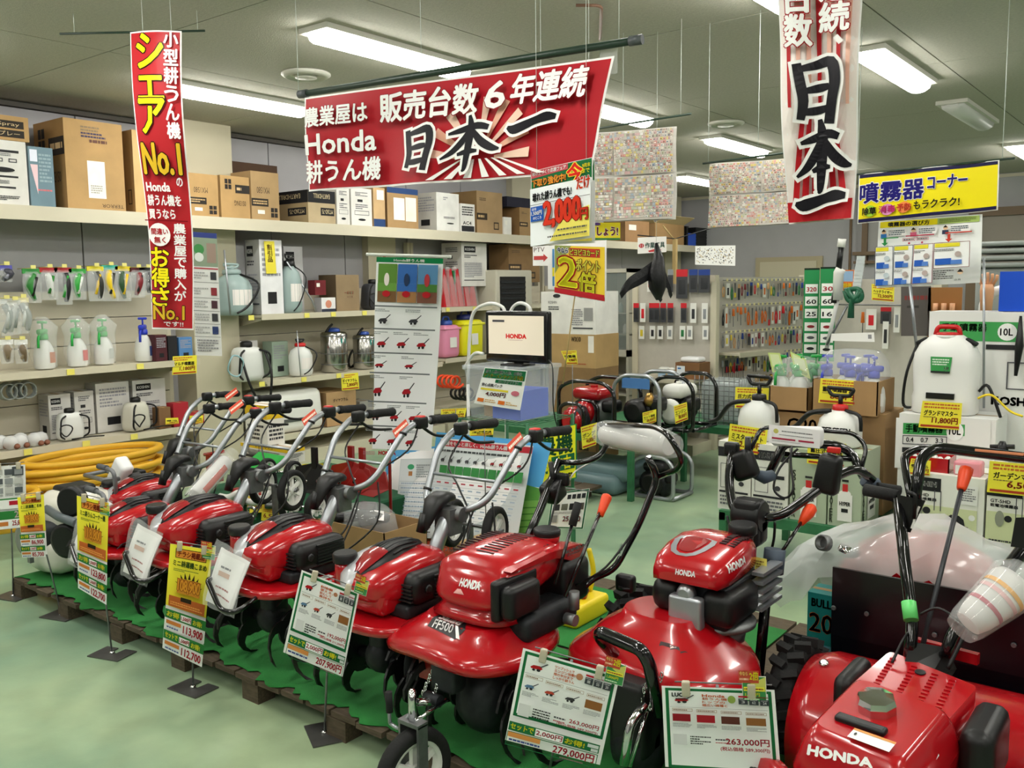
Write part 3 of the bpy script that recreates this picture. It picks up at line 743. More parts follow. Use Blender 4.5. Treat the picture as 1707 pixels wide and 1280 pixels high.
# yellow banner
b = Sheet(100, 35, WT); b.rect(.8, .5, 98.4, 34, YL); b.rect(.8, .5, 98.4, 2.4, NV); b.rect(.8, 32, 98.4, 2.4, NV)
b.text('噴霧器', 2, 7, 48, 14, '1b1470', .7, WT, .5); b.text('コーナー', 53, 6.5, 26, 9, '1b1470', .5, WT, .4)
b.disc(11, 27, 4.6, 'a8d23a', 4); b.disc(24, 27, 4.8, 'e08fc0', 4); b.disc(36, 26.5, 4.8, 'ef8a4a', 4)
b.text('除草', 5, 24.5, 11, 5, '1b1410', .3); b.text('消毒', 18, 24.2, 12, 5, 'b8256a', .3); b.text('予防', 31, 23.9, 11, 5, 'c23a28', .3); b.text('もラクラク!', 44, 23, 31, 6, '15120e', .35)
TL, TR = PD(1432, 291, 5.55), PD(1667, 267, 5.25); BL, BRr = vert(TL, TR, (1434, 373), (1667, 350))
b.hang('hanging_banner', 'yellow horizontal banner with dark blue letters at far right', 'banner', TL, TR, BL, BRr, wave=lambda u, v: .008*math.sin(u*14)+.01*v*math.sin(u*5))
p0, p1 = PD(1425, 291, 5.56), PD(1692, 262, 5.23); p1.z = p0.z
t = thing('thin_rod', 'thin dark rod carrying the yellow banner', 'rod', p0); MB().tube([Vector(), p1-p0], .006, 6).build('pole', RODM, t)
for q in (.02, .93): MB().tube([(p1-p0)*q, (p1-p0)*q+Vector((0, 0, CEIL-p0.z))], .0018, 4).build('string', STRING, t)
# how-to-choose poster
b = Sheet(100, 72, 'eef0ee'); b.rect(2, 1, 57, 6.5, YL); b.text('噴霧器の選び方', 11, 2, 40, 4.8, '1a1a1a', .25); b.rect(59, 1, 39, 6.5, 'a9c06a'); b.lines(61, 2, 34, 4.5, 3, '6a7a3a', 1)
for x, c in ((4, '2f6fb0'), (34, 'c2607a'), (66, '333a50')):
    b.disc(x+3, 12, 2.3, 'e8c09a'); b.rect(x, 14.2, 6, 4.5, c); b.poly([(x+.8, 11.6), (x+3, 9), (x+5.2, 11.6)][::-1], '2a2420')
    b.rect(x+8, 10, 18, 7, WT); b.lines(x+8.5, 10.5, 16, 6, 3, '55606a', x)
b.rect(7, 18.5, 17, 1.1, '2f8a4a'); b.rect(31, 17.5, 28, 1.1, 'b0304a'); b.rect(70, 17, 24, 1.2, 'c23a2a')
for x, c in ((11, '2f8a4a'), (74, 'c23a2a')): b.rect(x-1.3, 19, 2.6, 5, c); b.poly([(x-3.4, 24), (x, 27.5), (x+3.4, 24)], c)
for x in (35, 49): b.rect(x-6, 20.5, 12, 3, WT); b.frame(x-6, 20.5, 12, 3, .4, 'b0304a'); b.lines(x-5, 21, 10, 2, 1, '555555', x)
for x in (37, 50): b.disc(x-1, 26, 1.1, 'b0304a')
for x, w_, c, h_ in ((3, 18, '555a66', 42), (23, 19, '555a66', 42), (44, 20, '8a3a50', 42), (66, 32, '7a3a3a', 27)):
    b.rect(x, 28, w_, h_, 'fafbfa'); b.frame(x, 28, w_, h_, .5, c); b.rect(x+1, 29, w_*.7, 4, 'e9dc3a')
    n_ = 2 if h_ > 30 else 1
    for j in range(n_): b.lines(x+1, 34.5+j*19, w_*.55, 3, 2, '777777', x+j); b.rect(x+2, 45+j*18, w_*.45, 6.5, '2f62c0'); b.rect(x+w_*.5, 47+j*18, w_*.3, 4.5, '5a86d0'); b.disc(x+w_*.7, 41+j*18, 2.8, 'b9a9a4' if x > 20 else 'c9d4da')
b.lines(67, 57, 18, 10, 5, '444444', 9); b.disc(91, 60, 2.6, 'eccba8'); b.poly([(88.2, 60), (91, 56.5), (93.8, 60)][::-1], '222222'); b.text('店員', 86, 67, 6, 2, '333333')
TL, TR = PD(1465, 369, 5.6), PD(1638, 357, 5.32); BL, BRr = vert(TL, TR, (1469, 480), (1634, 471))
b.hang('hanging_poster', 'white chart poster with blue bars hanging below the yellow banner', 'poster', TL, TR, BL, BRr, wave=lambda u, v: .006*math.sin(u*9+v*3))
# flyer sheets
def flyer(label, TL, TR, BL, BRr, cols, rows, seed):
    r = random.Random(seed); s = Sheet(100*sum(cols), 100*rows, 'd9d6d0')
    X = 0
    for wc in cols:
        for j in range(rows):
            x0, y0 = X*100+2, j*100+2; W, H = wc*100-4, 96
            s.rect(x0, y0, W, H, 'cfc8bf'); s.up()
            y = y0+1.5
            while y < y0+H-5:
                hh = r.uniform(3.2, 6.5); x = x0+1.5
                while x < x0+W-4:
                    ww = min(r.uniform(2.5, 8), x0+W-1-x)
                    s.it.append(([(x, y), (x, y+hh), (x+ww, y+hh), (x+ww, y)], [(0, 1, 2, 3)], hx(r.choice(['d8ccbe', 'c0a79c', 'c98a80', 'b4ba9e', '98a4b0', 'cfbc70', 'e6e2da', 'b8aea2', '8f8278', 'c8a2a0', 'd0cbc2', 'bdb6ac'])), 0))
                    if ww > 3.4: s.it.append(([(x+.8, y+hh*.45), (x+.8, y+hh*.8), (x+ww*.6, y+hh*.8), (x+ww*.6, y+hh*.45)], [(0, 1, 2, 3)], hx(r.choice(['5a4038', 'b03a34', '43506a', '6a6a58', 'f4f0e8'])), 1 if r.random() < .01 else 0))
                    x += ww+.7
                y += hh+1
        X += wc
    # keep the small items one step above their ground
    return s.hang('flyer_sheet', label, 'flyer', TL, TR, BL, BRr, m=M_PRINT, wave=lambda u, v: .01*math.sin(u*8)+.006*math.sin(v*7))
TL, TR = PD(930, 226, 5.6), PD(1130, 211, 5.1); BL, BRr = vert(TL, TR, (928, 372), (1122, 366))
flyer('sheet of small print shop flyers hanging right of the large banner', TL, TR, BL, BRr, (1.5, 1.5), 2, 3)
p0, p1 = TL+Vector((0, 0, .004)), PD(1152, 209, 5.05); p1.z = p0.z
t = thing('thin_rod', 'thin dark rod carrying the flyers right of the large banner', 'rod', p0); MB().tube([Vector(), p1-p0], .006, 6).build('pole', RODM, t)
for q in (.52, .93): MB().tube([(p1-p0)*q, (p1-p0)*q+Vector((0, 0, CEIL-p0.z))], .0016, 4).build('string', STRING, t)
TL, TR = PD(1183, 273, 5.2), PD(1330, 263, 4.9); BL, BRr = vert(TL, TR, (1181, 381), (1328, 373))
flyer('sheet of small print shop flyers half hidden by the tall right banner', TL, TR, BL, BRr, (1.5, .9), 2, 5)
p0, p1 = PD(1172, 273, 5.22), TR+Vector((0, 0, .004)); p1.z = p0.z = TL.z+.005
t = thing('thin_rod', 'thin dark rod carrying the flyers behind the tall right banner', 'rod', p0); MB().tube([Vector(), p1-p0], .006, 6).build('pole', RODM, t)
for q in (.06, .6): MB().tube([(p1-p0)*q, (p1-p0)*q+Vector((0, 0, CEIL-p0.z))], .0016, 4).build('string', STRING, t)
# trade-in sign
def tradein(s):
    s.rect(1, 1, 98, 32, '1c6b3a'); s.poly([(1, 1), (1, 14), (62, 11), (62, 1)], 'c2565c'); s.text('秋の土づくり応援フェア', 3, 3, 56, 7, WT, .2)
    s.text('下取り強化中!', 3, 17, 56, 13, 'f2a23a', .6, '6a1a10', .6); s.text('今', 62, 4, 23, 32, 'e02a1c', 1.4, 'f7e84a', 1.4); s.text('9月末', 86, 8, 12, 7, YL, .3); s.text('まで', 86, 17, 11, 7, YL, .3)
    s.rect(1, 33, 98, 102, 'eef1f3'); s.text('だけ', 78, 30, 20, 20, 'd8401c', 1, WT, .8)
    s.text('壊れた耕うん機でも!', 6, 42, 64, 15, '17171a', .5); s.rect(1, 62, 98, .8, '2a2a2c')
    s.rect(3, 66, 22, 26, '2458b0'); s.text('通常', 5, 68, 8, 5, WT); s.text('1,500円', 4.5, 74, 18, 8, WT, .3); s.text('のところ', 8, 84, 14, 5, WT, .2)
    s.poly([(36, 132), (60, 88), (99, 80), (99, 132)], 'efe06a')
    s.text('2,000', 27, 62, 58, 46, 'df3a22', 1.8, '7a1208', 1.2); s.text('円', 86, 84, 11, 19, 'df3a22', .8, '7a1208', .8)
    s.lines(50, 112, 46, 5, 1, '555555', 3); s.lines(34, 122, 62, 5, 1, '555555', 4)
for k, (c4, d, lb) in enumerate(((((893, 268), (992, 266), (897, 408), (991, 405)), 3.62, 'second trade-in price sign, half hidden right behind the first'), (((885, 286), (988, 262), (890, 411), (994, 396)), 3.5, 'white and green trade-in sign with a large red price'))):
    s = Sheet(100, 135, 'f2f2f0'); tradein(s)
    TL, TR = PD(*c4[0], d), PD(*c4[1], d-.1); BL, BRr = vert(TL, TR, c4[2], c4[3])
    s.hang('price_sign', lb, 'sign', TL, TR, BL, BRr, wave=lambda u, v: .006*math.sin(u*3))
    for q in (.1, .9): o = TL.lerp(TR, q); tag(MB().tube([Vector(), Vector((0, 0, CEIL-o.z))], .0012, 4).build('string', STRING, None, o), '%s string of the %s trade-in sign' % ('left' if q < .5 else 'right', 'rear' if not k else 'front'), 'string')
# point sign
def pt_sign(s):
    s.rect(1, 1, 98, 98, 'b8232c'); s.poly([(1, 1), (1, 92), (99, 92), (99, 1)], 'eecb3a'); s.poly([(1, 1), (34, 1), (1, 60)][::-1], '8f9a50'); s.rect(30, 5, 60, 16, 'c43a2a'); s.text('今なら', 6, 5, 22, 11, '1d3a5a', .8, WT, .9)
    s.text('ピヨピヨカード', 32, 7, 56, 12, 'f7ef5a', .6, '5a1410', .8); s.text('2', 9, 24, 36, 58, 'f7f02a', 3, 'a81a20', 3.2); s.text('ポイント', 44, 26, 46, 22, 'f7ef5a', .9, '5a1410', 1.2); s.text('倍', 50, 50, 32, 38, 'f7ef3a', 1.4, '5a1410', 1.8)
    s.rect(1, 88, 98, 11, 'b8232c')
s = Sheet(100, 100, WT); pt_sign(s)
TL, TR = PD(924, 408, 5.4), PD(1009, 411, 5.25); BL, BRr = vert(TL, TR, (923, 488), (1006, 503))
s.hang('price_sign', 'red and yellow point bonus sign with a big yellow numeral', 'sign', TL, TR, BL, BRr)
s = Sheet(100, 100, WT); s.rect(8, 8, 30, 84, '4a88c0'); s.rect(8, 50, 30, 20, YL); s.lines(45, 10, 50, 80, 12, 'b06a5a', 5)
TL, TR = PD(913, 410, 5.46), PD(1011, 400, 5.33); BL, BRr = vert(TL, TR, (914, 482), (1014, 488))
s.hang('price_sign', 'pale paper sign showing behind the point bonus sign', 'sign', TL, TR, BL, BRr, m=M_PRINT)
s = Sheet(60, 60, WT); s.text('PTV', 4, 4, 40, 14, '5a3a40'); s.rect(4, 30, 40, 12, 'c23a3a'); s.poly([(40, 24), (56, 36), (40, 48)][::-1], 'c23a3a')
TL, TR = PD(888, 411, 5.6), PD(915, 409, 5.56); BL, BRr = vert(TL, TR, (889, 443), (913, 443))
s.hang('price_sign', 'small white sign with red arrow left of the point sign', 'sign', TL, TR, BL, BRr, m=M_PRINT)
s = Sheet(100, 70, YL); s.text('楽しみましょう!', -80, 20, 170, 30, 'a01a20', 1.2); s.rect(0, 62, 100, 8, '2a7a3a')
s.it = [(i[0], i[1], i[2], i[3]) for i in s.it]
s2 = Sheet(100, 70, YL); s2.text('しょう!', 22, 18, 70, 34, '8a1a20', 1.4, WT, 1.4); s2.disc(20, 6, 14, '5a3a8a', 6); s2.rect(0, 62, 100, 8, '2a7a3a')
TL, TR = PD(985, 371, 5.6), PD(1034, 371, 5.5); BL, BRr = vert(TL, TR, (985, 400), (1033, 400))
s2.hang('price_sign', 'yellow sign with dark red letters below the flyers', 'sign', TL, TR, BL, BRr, m=M_PRINT)
# wooden stick carrying the point sign
a = PD(960, 480, 5.45); c = PD(938, 640, 5.45)
tag(MB().tube([Vector(), c-a], .004, 6).build('wooden_stick', mat('bamboo', 'b09763', rough=.6), None, a), 'thin wooden stick under the point bonus sign', 'stick')
# tools sign on a gibbet, and the hanging black bird decoy
s = Sheet(100, 66, 'e9e6e0'); s.disc(13, 34, 9, 'b8282c'); s.text('11', 9, 29, 8, 10, WT, .4); s.text('作業工具', 26, 22, 68, 24, '1e5a48', .6); s.poly([(36, 56), (60, 50), (84, 54), (72, 61), (40, 62)], 'c2282c')
TL, TR = PD(1063, 396, 9.4), PD(1111, 394, 9.45); BL, BRr = vert(TL, TR, (1065, 423), (1111, 420))
s.hang('aisle_sign', 'white hanging sign with number eleven for work tools', 'sign', TL, TR, BL, BRr, m=M_PRINT)
p = PD(1125, 440, 9.9); t = thing('sign_gibbet', 'wooden pole with a thin wire arm holding the aisle sign', 'pole', (p.x, p.y, 0))
zt_ = PD(1125, 398, 9.9).z; BAM = mat('bamboo', 'b09763', rough=.6)
MB().box(-.02, .02, -.02, .02, .0, zt_).build('pole', BAM, t)
q0 = PD(1063, 392, 9.4)-Vector((p.x, p.y, 0)); q1 = PD(1200, 376, 9.9)-Vector((p.x, p.y, 0))
MB().tube([q0, Vector((0, 0, zt_)), q1], .006, 5).build('wire_arm', BLK, t)
MB().tube([Vector((0, 0, zt_-.02)), PD(1105, 376, 9.8)-Vector((p.x, p.y, 0))], .008, 5).build('strut', BAM, t)
# decoy
pc = PD(1092, 470, 5.3); t = thing('bird_decoy', 'black hanging crow decoy with drooping wings in front of the tool rack', 'decoy', pc)
FE = mat('black decoy film', '0c0c0f', rough=.38, bump=.3, bscale=60)
def L(px, py, d): return PD(px, py, d)-pc
MB().tube([L(1094, 405, 5.3), L(1098, 430, 5.3), L(1094, 455, 5.3), L(1096, 480, 5.3), L(1098, 500, 5.3)], .03, 10, radii=[.008, .03, .055, .05, .015]).build('body', FE, t)
def blade(name, pts, wd):
    C_ = curve([L(*q) for q in pts], 5); rr = []
    n = len(C_)
    mb = MB(); rings = []
    for i, q in enumerate(C_):
        k = i/(n-1); w2 = wd[0]*(1-k)+wd[1]*k
        rings.append([q+Vector((0, 0, w2)), q+Vector((.008, .008, 0)), q-Vector((0, 0, w2)), q-Vector((.008, .008, 0))])
    mb.loft(rings, smooth=False).build(name, FE, t)
blade('wing', [(1090, 448, 5.3), (1068, 462, 5.25), (1048, 474, 5.2), (1036, 489, 5.2)], (.05, .03)); blade('wing', [(1100, 452, 5.3), (1112, 470, 5.32), (1118, 492, 5.35)], (.055, .02)); blade('tail', [(1096, 478, 5.3), (1099, 490, 5.3), (1101, 500, 5.3)], (.03, .015))
MB().tube([L(1094, 405, 5.3), Vector((L(1094, 405, 5.3).x, L(1094, 405, 5.3).y, CEIL-pc.z))], .0012, 4).build('string', STRING, t)
# fan-like printed sheet by the far shelf end
s = Sheet(100, 46, 'efefec')
r_ = random.Random(4); s.up()
for k in range(150): x, y = r_.uniform(3, 94), r_.uniform(3, 40); s.it.append(([(x, y), (x, y+2.4), (x+r_.uniform(1, 4), y+2.4), (x+2, y)], [(0, 1, 2, 3)], hx(r_.choice(['444444', 'b9b3a0', '8a8a90', 'b8a060'])), 0))
TL, TR = PD(1159, 410, 8.6), PD(1226, 409, 8.2); BL, BRr = vert(TL, TR, (1158, 441), (1225, 443))
s.hang('price_sign', 'white leaflet sheet with tiny dark marks above the tool racks', 'sign', TL, TR, BL, BRr, m=M_PRINT)
# ------------------------------------------------------------------ pallets with green carpet
PZT = .105
CARPET = mat('green carpet', '287a36', rough=.95, noise=.25, nscale=5, bump=.35, bscale=300)
def pallet(label, x0, x1, y0, y1, carpet=None, zt=PZT-.005):
    t = thing('pallet', label, 'pallet', (x0, y0, 0))
    w, d = x1-x0, y1-y0
    n = int(w/.14); pw_ = w/n; b0 = None
    for k in range(n):
        if b0 is None: b = b0 = MB().box(.004, pw_-.01, 0, d, zt-.02, zt).build('board', WOOD, t)
        else: b = b0.copy(); COL.objects.link(b); b.parent = t
        b.location = (k*pw_, rnd.uniform(-.008, .008), rnd.uniform(-.002, 0))
    c0 = None
    for k in range(int(w/.5)+1):
        for yy in (.0, d/2-.04, d-.08):
            if c0 is None: b = c0 = MB().box(0, .1, 0, .08, .0, zt-.0245).build('block', WOOD, t)
            else: b = c0.copy(); COL.objects.link(b); b.parent = t
            b.location = (min(k*.5, w-.1), yy, 0)
    return t
pallet('long low wooden pallet under the row of red tillers', -4.95, -.75, 2.03, 2.96)
pallet('second wooden pallet behind the large tillers', -2.92, -1.25, 2.98, 3.85)
# carpet with folds and a ragged front hem
mb = MB(); r_ = random.Random(3); nx_, ny_ = 130, 24
X0, X1, Y0, Y1 = -4.93, -.95, 2.035, 2.95
V = []; hem = [r_.uniform(-.01, .03)+.018*math.sin(i*.7)+.012*math.sin(i*.23) for i in range(nx_+1)]
for j in range(ny_+1):
    for i in range(nx_+1):
        x = X0+(X1-X0)*i/nx_; y = Y0+hem[i]*max(0, 1-j/4)+(Y1-Y0)*j/ny_
        fold = .010*max(0, math.sin(x*5.1+y*2.2+math.sin(y*4)*.8))**6+.006*max(0, math.sin(x*9+y*3))**8
        V.append((x, y, PZT-.002+(fold if y < 3.5 else 0)))
F = [(j*(nx_+1)+i, j*(nx_+1)+i+1, (j+1)*(nx_+1)+i+1, (j+1)*(nx_+1)+i) for j in range(ny_) for i in range(nx_)]
cp = MB().add(V, F, smooth=True).build('carpet', CARPET); tag(cp, 'green carpet with folds spread over the long pallet', 'carpet')
tag(MB().box(-2.9, -1.4, 2.99, 3.7, PZT-.001, PZT+.003).build('carpet', CARPET), 'second piece of green carpet on the rear pallet', 'carpet')
sm = cp.modifiers.new('thick', 'SOLIDIFY'); sm.thickness = .003; sm.offset = 1
# ------------------------------------------------------------------ shared machine pieces
def decal(txt, par, off, TL, TR, BL, BRr, col='f4f4f2', bold=1.6, name='lettering', label=None, draw=None, h=20):
    s = Sheet(100, h)
    if draw: draw(s)
    else: s.text(txt, 1, 1, 98, h-2, col, bold)
    mb = MB(); s.into(mb, *[Vector(q)-off for q in (TL, TR, BL, BRr)], base=False, eps=.0008)
    o = mb.build(name, M_PRINT, par)
    if label: o['label'] = label
    return o
def blade_arc(mb, x, cy, cz, r, a0, sweep=1.2, w=.05, th=.009, side=1):
    n = 7; L_, R_ = [], []
    for i in range(n):
        k = i/(n-1); a = a0+sweep*k*k; rr = r*(.3+.7*k**.8); w2 = w*(1-.35*k)/2
        L_.append((cy+math.cos(a)*rr-math.sin(a)*w2, cz+math.sin(a)*rr+math.cos(a)*w2)); R_.append((cy+math.cos(a)*rr+math.sin(a)*w2, cz+math.sin(a)*rr-math.cos(a)*w2))
    for i in range(n-1):
        xo = x+side*.035*(i/(n-1))**2; x1 = x+side*.035*((i+1)/(n-1))**2
        q = [L_[i], R_[i], R_[i+1], L_[i+1]]
        v = [(xo, *q[0]), (xo, *q[1]), (x1, *q[2]), (x1, *q[3])]; v += [(p[0]+th, p[1], p[2]) for p in v]
        mb.add(v, [(3, 2, 1, 0), (4, 5, 6, 7), (0, 1, 5, 4), (1, 2, 6, 5), (2, 3, 7, 6), (3, 0, 4, 7)])
def tines(t, M_, xs, cy, cz, r, m=None, nbl=4):
    MB(M_).tube([(min(xs)-.02, cy, cz), (max(xs)+.02, cy, cz)], .022, 10).build('tine_axle', m or DSTEEL, t)
    for k, x in enumerate(xs):
        mb = MB(M_); mb.lathe([(.075, -.006), (.075, .006)], 16, M=AX((1, 0, 0), p=(x, cy, cz)))
        for j in range(nbl): blade_arc(mb, x, cy, cz, r, k*.6+j*2*PI/nbl, 1.0, side=1 if x > sum(xs)/len(xs) else -1)
        mb.build('tine_rotor', m or BLK, t)
def wheel(t, M_, c, ax, r, w, hubm=WHITE, spokes=6, lug=False, tyre=RUB, name='wheel', hole=True):
    M2 = AX(ax, p=c); mb = MB(M_)
    k = .72 if not lug else .74
    prof = [(r*k, -w*.42), (r*.9, -w*.5), (r*.98, -w*.32), (r, 0), (r*.98, w*.32), (r*.9, w*.5), (r*k, w*.42), (r*k, -w*.42)]
    mb.lathe(prof, 36, M=M2, caps=False)
    if lug:
        for j in range(18):
            for s_ in (-1, 1):
                a = 2*PI*(j+(.5 if s_ > 0 else 0))/18
                mb.box(r*.93, r*1.1, -r*.07, r*.07, min(0, s_*w*.55), max(0, s_*w*.55), M=M2 @ Matrix.Rotation(a, 4, 'Z') @ Matrix.Rotation(s_*.35, 4, 'X'))
    ty = mb.build(name+'_tyre', tyre, t)
    hb = MB(M_); hb.lathe([(r*k*1.005, -w*.34), (r*k*.88, -w*.34), (r*k*.88, w*.34), (r*k*1.005, w*.34)], 36, M=M2, caps=False)
    hb.lathe([(r*.2, -w*.4), (r*.2, w*.4)], 16, M=M2)
    for j in range(spokes):
        hb.box(r*.15, r*k*.95, -r*.075, r*.075, -w*.18, w*.18, M=M2 @ Matrix.Rotation(2*PI*j/spokes, 4, 'Z'))
    hb.lathe([(r*.66*k, -w*.1), (r*.66*k, w*.1)], 24, M=M2) if not hole else None
    o = hb.build(name+'_hub', hubm, t)
    MB(M_).lathe([(r*.08, -w*.75), (r*.08, w*.75)], 10, M=M2).build('axle_bolt', STEEL, t)
    return ty
def lever(t, M_, a, b, c, m=BLK):
    MB(M_).tube(curve([a, b, c], 5), .007, 6, radii=None).build('brake_lever', m, t)
# ------------------------------------------------------------------ the five matching red tillers
CT_Y = [2.0, 2.015, 2.05, 2.12, 2.22, 2.32, 2.39, 2.42]; CT_Z = [.562, .588, .613, .640, .660, .662, .650, .632]
def ctop(y): return float(np.interp(y, CT_Y, CT_Z))
def smooth_outline(out, k=4):
    n = len(out); o2 = []
    for i in range(n):
        p0, p1, p2, p3 = [Vector((*out[(i+j) % n][:2], 0)) for j in (-1, 0, 1, 2)]
        for j in range(k):
            t_ = j/k; q = 0.5*((2*p1)+(p2-p0)*t_+(2*p0-5*p1+4*p2-p3)*t_*t_+(3*p1-p0-3*p2+p3)*t_**3); o2.append((q.x, q.y))
    return o2
def small_tiller(label, grab=False, wheels=True, bag=True, bs=.86, drop=0.0, hdrop=0.0):
    ro = Vector((-2.3, 2.06, PZT)); t = thing('tiller', label, 'tiller', ro, 0, 'small red tillers with silver handlebars'); M0 = T(*(-ro))
    pv = Vector((-2.27, 2.40, .64)); M_ = M0 @ T(*(pv+Vector((0, 0, -drop)))) @ Matrix.Scale(bs, 4) @ T(*(-pv))
    # engine cowl
    S = [(2.0, .545, .03, .015), (2.015, .545, .09, .042), (2.05, .55, .125, .062), (2.12, .56, .15, .078), (2.22, .57, .158, .085), (2.32, .575, .155, .08), (2.39, .58, .14, .062), (2.42, .58, .11, .045)]
    MB(M_).loft([sring(y, -2.31, CT_Z[i]-b, a, b, 3.6, 32) for i, (y, z, a, b) in enumerate(S)]).build('engine_cowl', RED, t)
    mb = MB(M_); mb.rbox(-2.44, -2.19, 2.03, 2.2, .44, .56, .035, taper=1.05); mb.build('front_skirt', RED, t)
    def leafmesh(a0, a1, wmax, h, m, name, cx=-2.33, lean=0.0, p=.8):
        rings = []; n = 16
        for i in range(n+1):
            k = i/n; y = a0+(a1-a0)*k
            w_ = wmax*math.sin(PI*k**p)**.75 if 0 < k < 1 else .003
            hh = h*(.2+.8*math.sin(PI*k)**.6); z0 = ctop(y); c = cx+lean*(1-k)
            rings.append([Vector((c+w_*u, y, z0-.012*abs(u)**3-(.02 if abs(u) == 1 else 0)+hh*(1-abs(u)**2.2))) for u in (-1, -.97, -.75, -.4, 0, .4, .75, .97, 1)])
        return MB(M_).loft(rings).build(name, m, t)
    leafmesh(1.985, 2.34, .104, .020, mat('silver trim', 'c4c6ca', rough=.25, metal=.4), 'silver_trim', cx=-2.364)
    leafmesh(2.02, 2.41, .088, .032, BLK, 'vent_cover', cx=-2.325)
    rb = MB(M_)
    for k in range(7):
        u = (k-3)/3; x0 = -2.33+u*.07
        rb.tube([(x0, y, ctop(y)+.028*(1-abs(u*.76)**2.2)*(.2+.8*math.sin(PI*(y-2.01)/.39)**.6)+.002) for y in [2.14+abs(u)*.03+j*(.21-abs(u)*.06)/6 for j in range(7)]], .0045, 5)
    rb.build('cooling_ribs', mat('rib plastic', '1b1b1d', rough=.35), t, kind='stuff')
    bm_ = MB(M_); bm_.loft([[Vector((-2.33+u*w2, y, ctop(y)+hh-(.01 if abs(u) == 1 else 0))) for u in (-1, -.5, 0, .5, 1)] for y, w2, hh in ((2.03, .02, .018), (2.06, .04, .026), (2.12, .055, .033), (2.16, .05, .036))], closed=False, caps=False).build('red_badge', mat('badge red', '8e1a20', rough=.2, coat=.5), t)
    mb = MB(M_); mb.rbox(-2.20, -2.09, 2.12, 2.42, .475, .61, .045); o = mb.build('side_cover', BLK, t)
    lv_ = MB(M_)
    for k in range(7): lv_.box(-2.094, -2.084, 2.23, 2.385, .498+k*.0145, .505+k*.0145)
    for k in range(5): lv_.box(-2.18, -2.11, 2.112, 2.124, .5+k*.016, .507+k*.016)
    lv_.lathe([(.018, 0), (.018, .008), (.01, .012)], 12, M=AX((1, 0, 0), p=(-2.09, 2.19, .545)))
    lv_.build('louvre', mat('rib plastic'), o, kind='stuff')
    mb = MB(M_); mb.rbox(-2.42, -2.12, 2.10, 2.44, .43, .485, .015); mb.build('crankcase', DSTEEL, t)
    MB(M_).lathe([(.048, .52), (.044, .60), (.042, .625)], 18, M=T(-2.445, 2.07, 0)).build('fuel_neck', RED, t)
    MB(M_).lathe([(.050, .625), (.052, .63), (.052, .658), (.046, .665)], 20, M=T(-2.445, 2.07, 0)).build('fuel_cap', BLK, t)
    out = smooth_outline([(-2.50, 2.02), (-2.42, 1.96), (-2.26, 1.945), (-2.14, 1.97), (-2.07, 2.05), (-2.04, 2.2), (-2.03, 2.36), (-2.09, 2.44), (-2.46, 2.44), (-2.52, 2.3)])
    mb = MB(M_); c_ = Vector((-2.27, 2.2)); rings = []
    for z, k in ((.398, 1.0), (.415, 1.0), (.427, .985), (.432, .95)):
        rings.append([Vector((c_.x+(x-c_.x)*k, c_.y+(y-c_.y)*k, z)) for x, y in out])
    mb.loft(rings, smooth=True).build('deck', RED, t)
    def stk(s): s.rect(0, 0, 100, 20, 'f0eeea'); s.rect(3, 3, 26, 14, '2a2a2c'); s.lines(34, 4, 62, 12, 3, '444444', 2)
    bT = lambda q: (M_ @ Vector(q))+ro
    decal('', t, ro, bT((-2.11, 2.14, .4335)), bT((-2.10, 2.30, .4335)), bT((-2.07, 2.14, .4335)), bT((-2.06, 2.30, .4335)), draw=stk, name='caution_sticker')
    mb = MB(M_); mb.rbox(-2.345, -2.255, 2.08, 2.2, .20, .46, .03); mb.lathe([(.03, -.05), (.075, -.035), (.08, 0), (.075, .035), (.03, .05)], 18, M=AX((1, 0, 0), p=(-2.3, 2.14, .24))); mb.build('gear_case', DSTEEL, t)
    tines(t, M0, [-2.52, -2.42, -2.18, -2.07], 2.18, .275, .165)
    if bag: MB(M_).tube(bend([(-2.42, 2.0, .41), (-2.42, 1.90, .46), (-2.40, 1.86, .47), (-2.28, 1.84, .36), (-2.20, 1.86, .36), (-2.18, 1.98, .41)], .05), .012, 8).build('front_guard', BLKG, t)
    MB(M0).tube(bend([(-2.3, 2.3, .44), (-2.3, 2.5, .40), (-2.3, 2.56, .18)], .05), .014, 8).box(-2.315, -2.285, 2.545, 2.56, .115, .40).build('drag_bar', BLK, t)
    MB(M_).box(-2.33, -2.27, 1.98, 2.3, .385, .40).build('frame_plate', BLK, t)
    Mbody = M_; M_ = M0 @ T(0, 0, -hdrop)
    # steering column and handlebars
    MB(M_).tube([(-2.26, 2.33, .48), (-2.29, 2.50, .70), (-2.29, 2.53, .735)], .028, 12).build('column', SILV, t)
    MB(M_).box(-2.33, -2.25, 2.49, 2.56, .66, .76, M=None).lathe([(.03, -.06), (.03, .06)], 12, M=AX((1, 0, 0), p=(-2.29, 2.545, .735))).build('column_bracket', STEEL, t)
    lb = bend([(-2.29, 2.55, .735), (-2.47, 2.58, .74), (-2.50, 2.70, .94), (-2.49, 2.80, 1.012), (-2.47, 2.90, 1.015)], .06)
    rbp = bend([(-2.27, 2.55, .735), (-2.16, 2.60, .78), (-2.13, 2.76, .98), (-2.12, 2.85, 1.015), (-2.11, 2.93, 1.013)], .06)
    MB(M_).tube(lb, .014, 10).tube(rbp, .014, 10).tube([(-2.486, 2.645, .85), (-2.148, 2.665, .85)], .007, 6).build('handlebar', SILV, t)
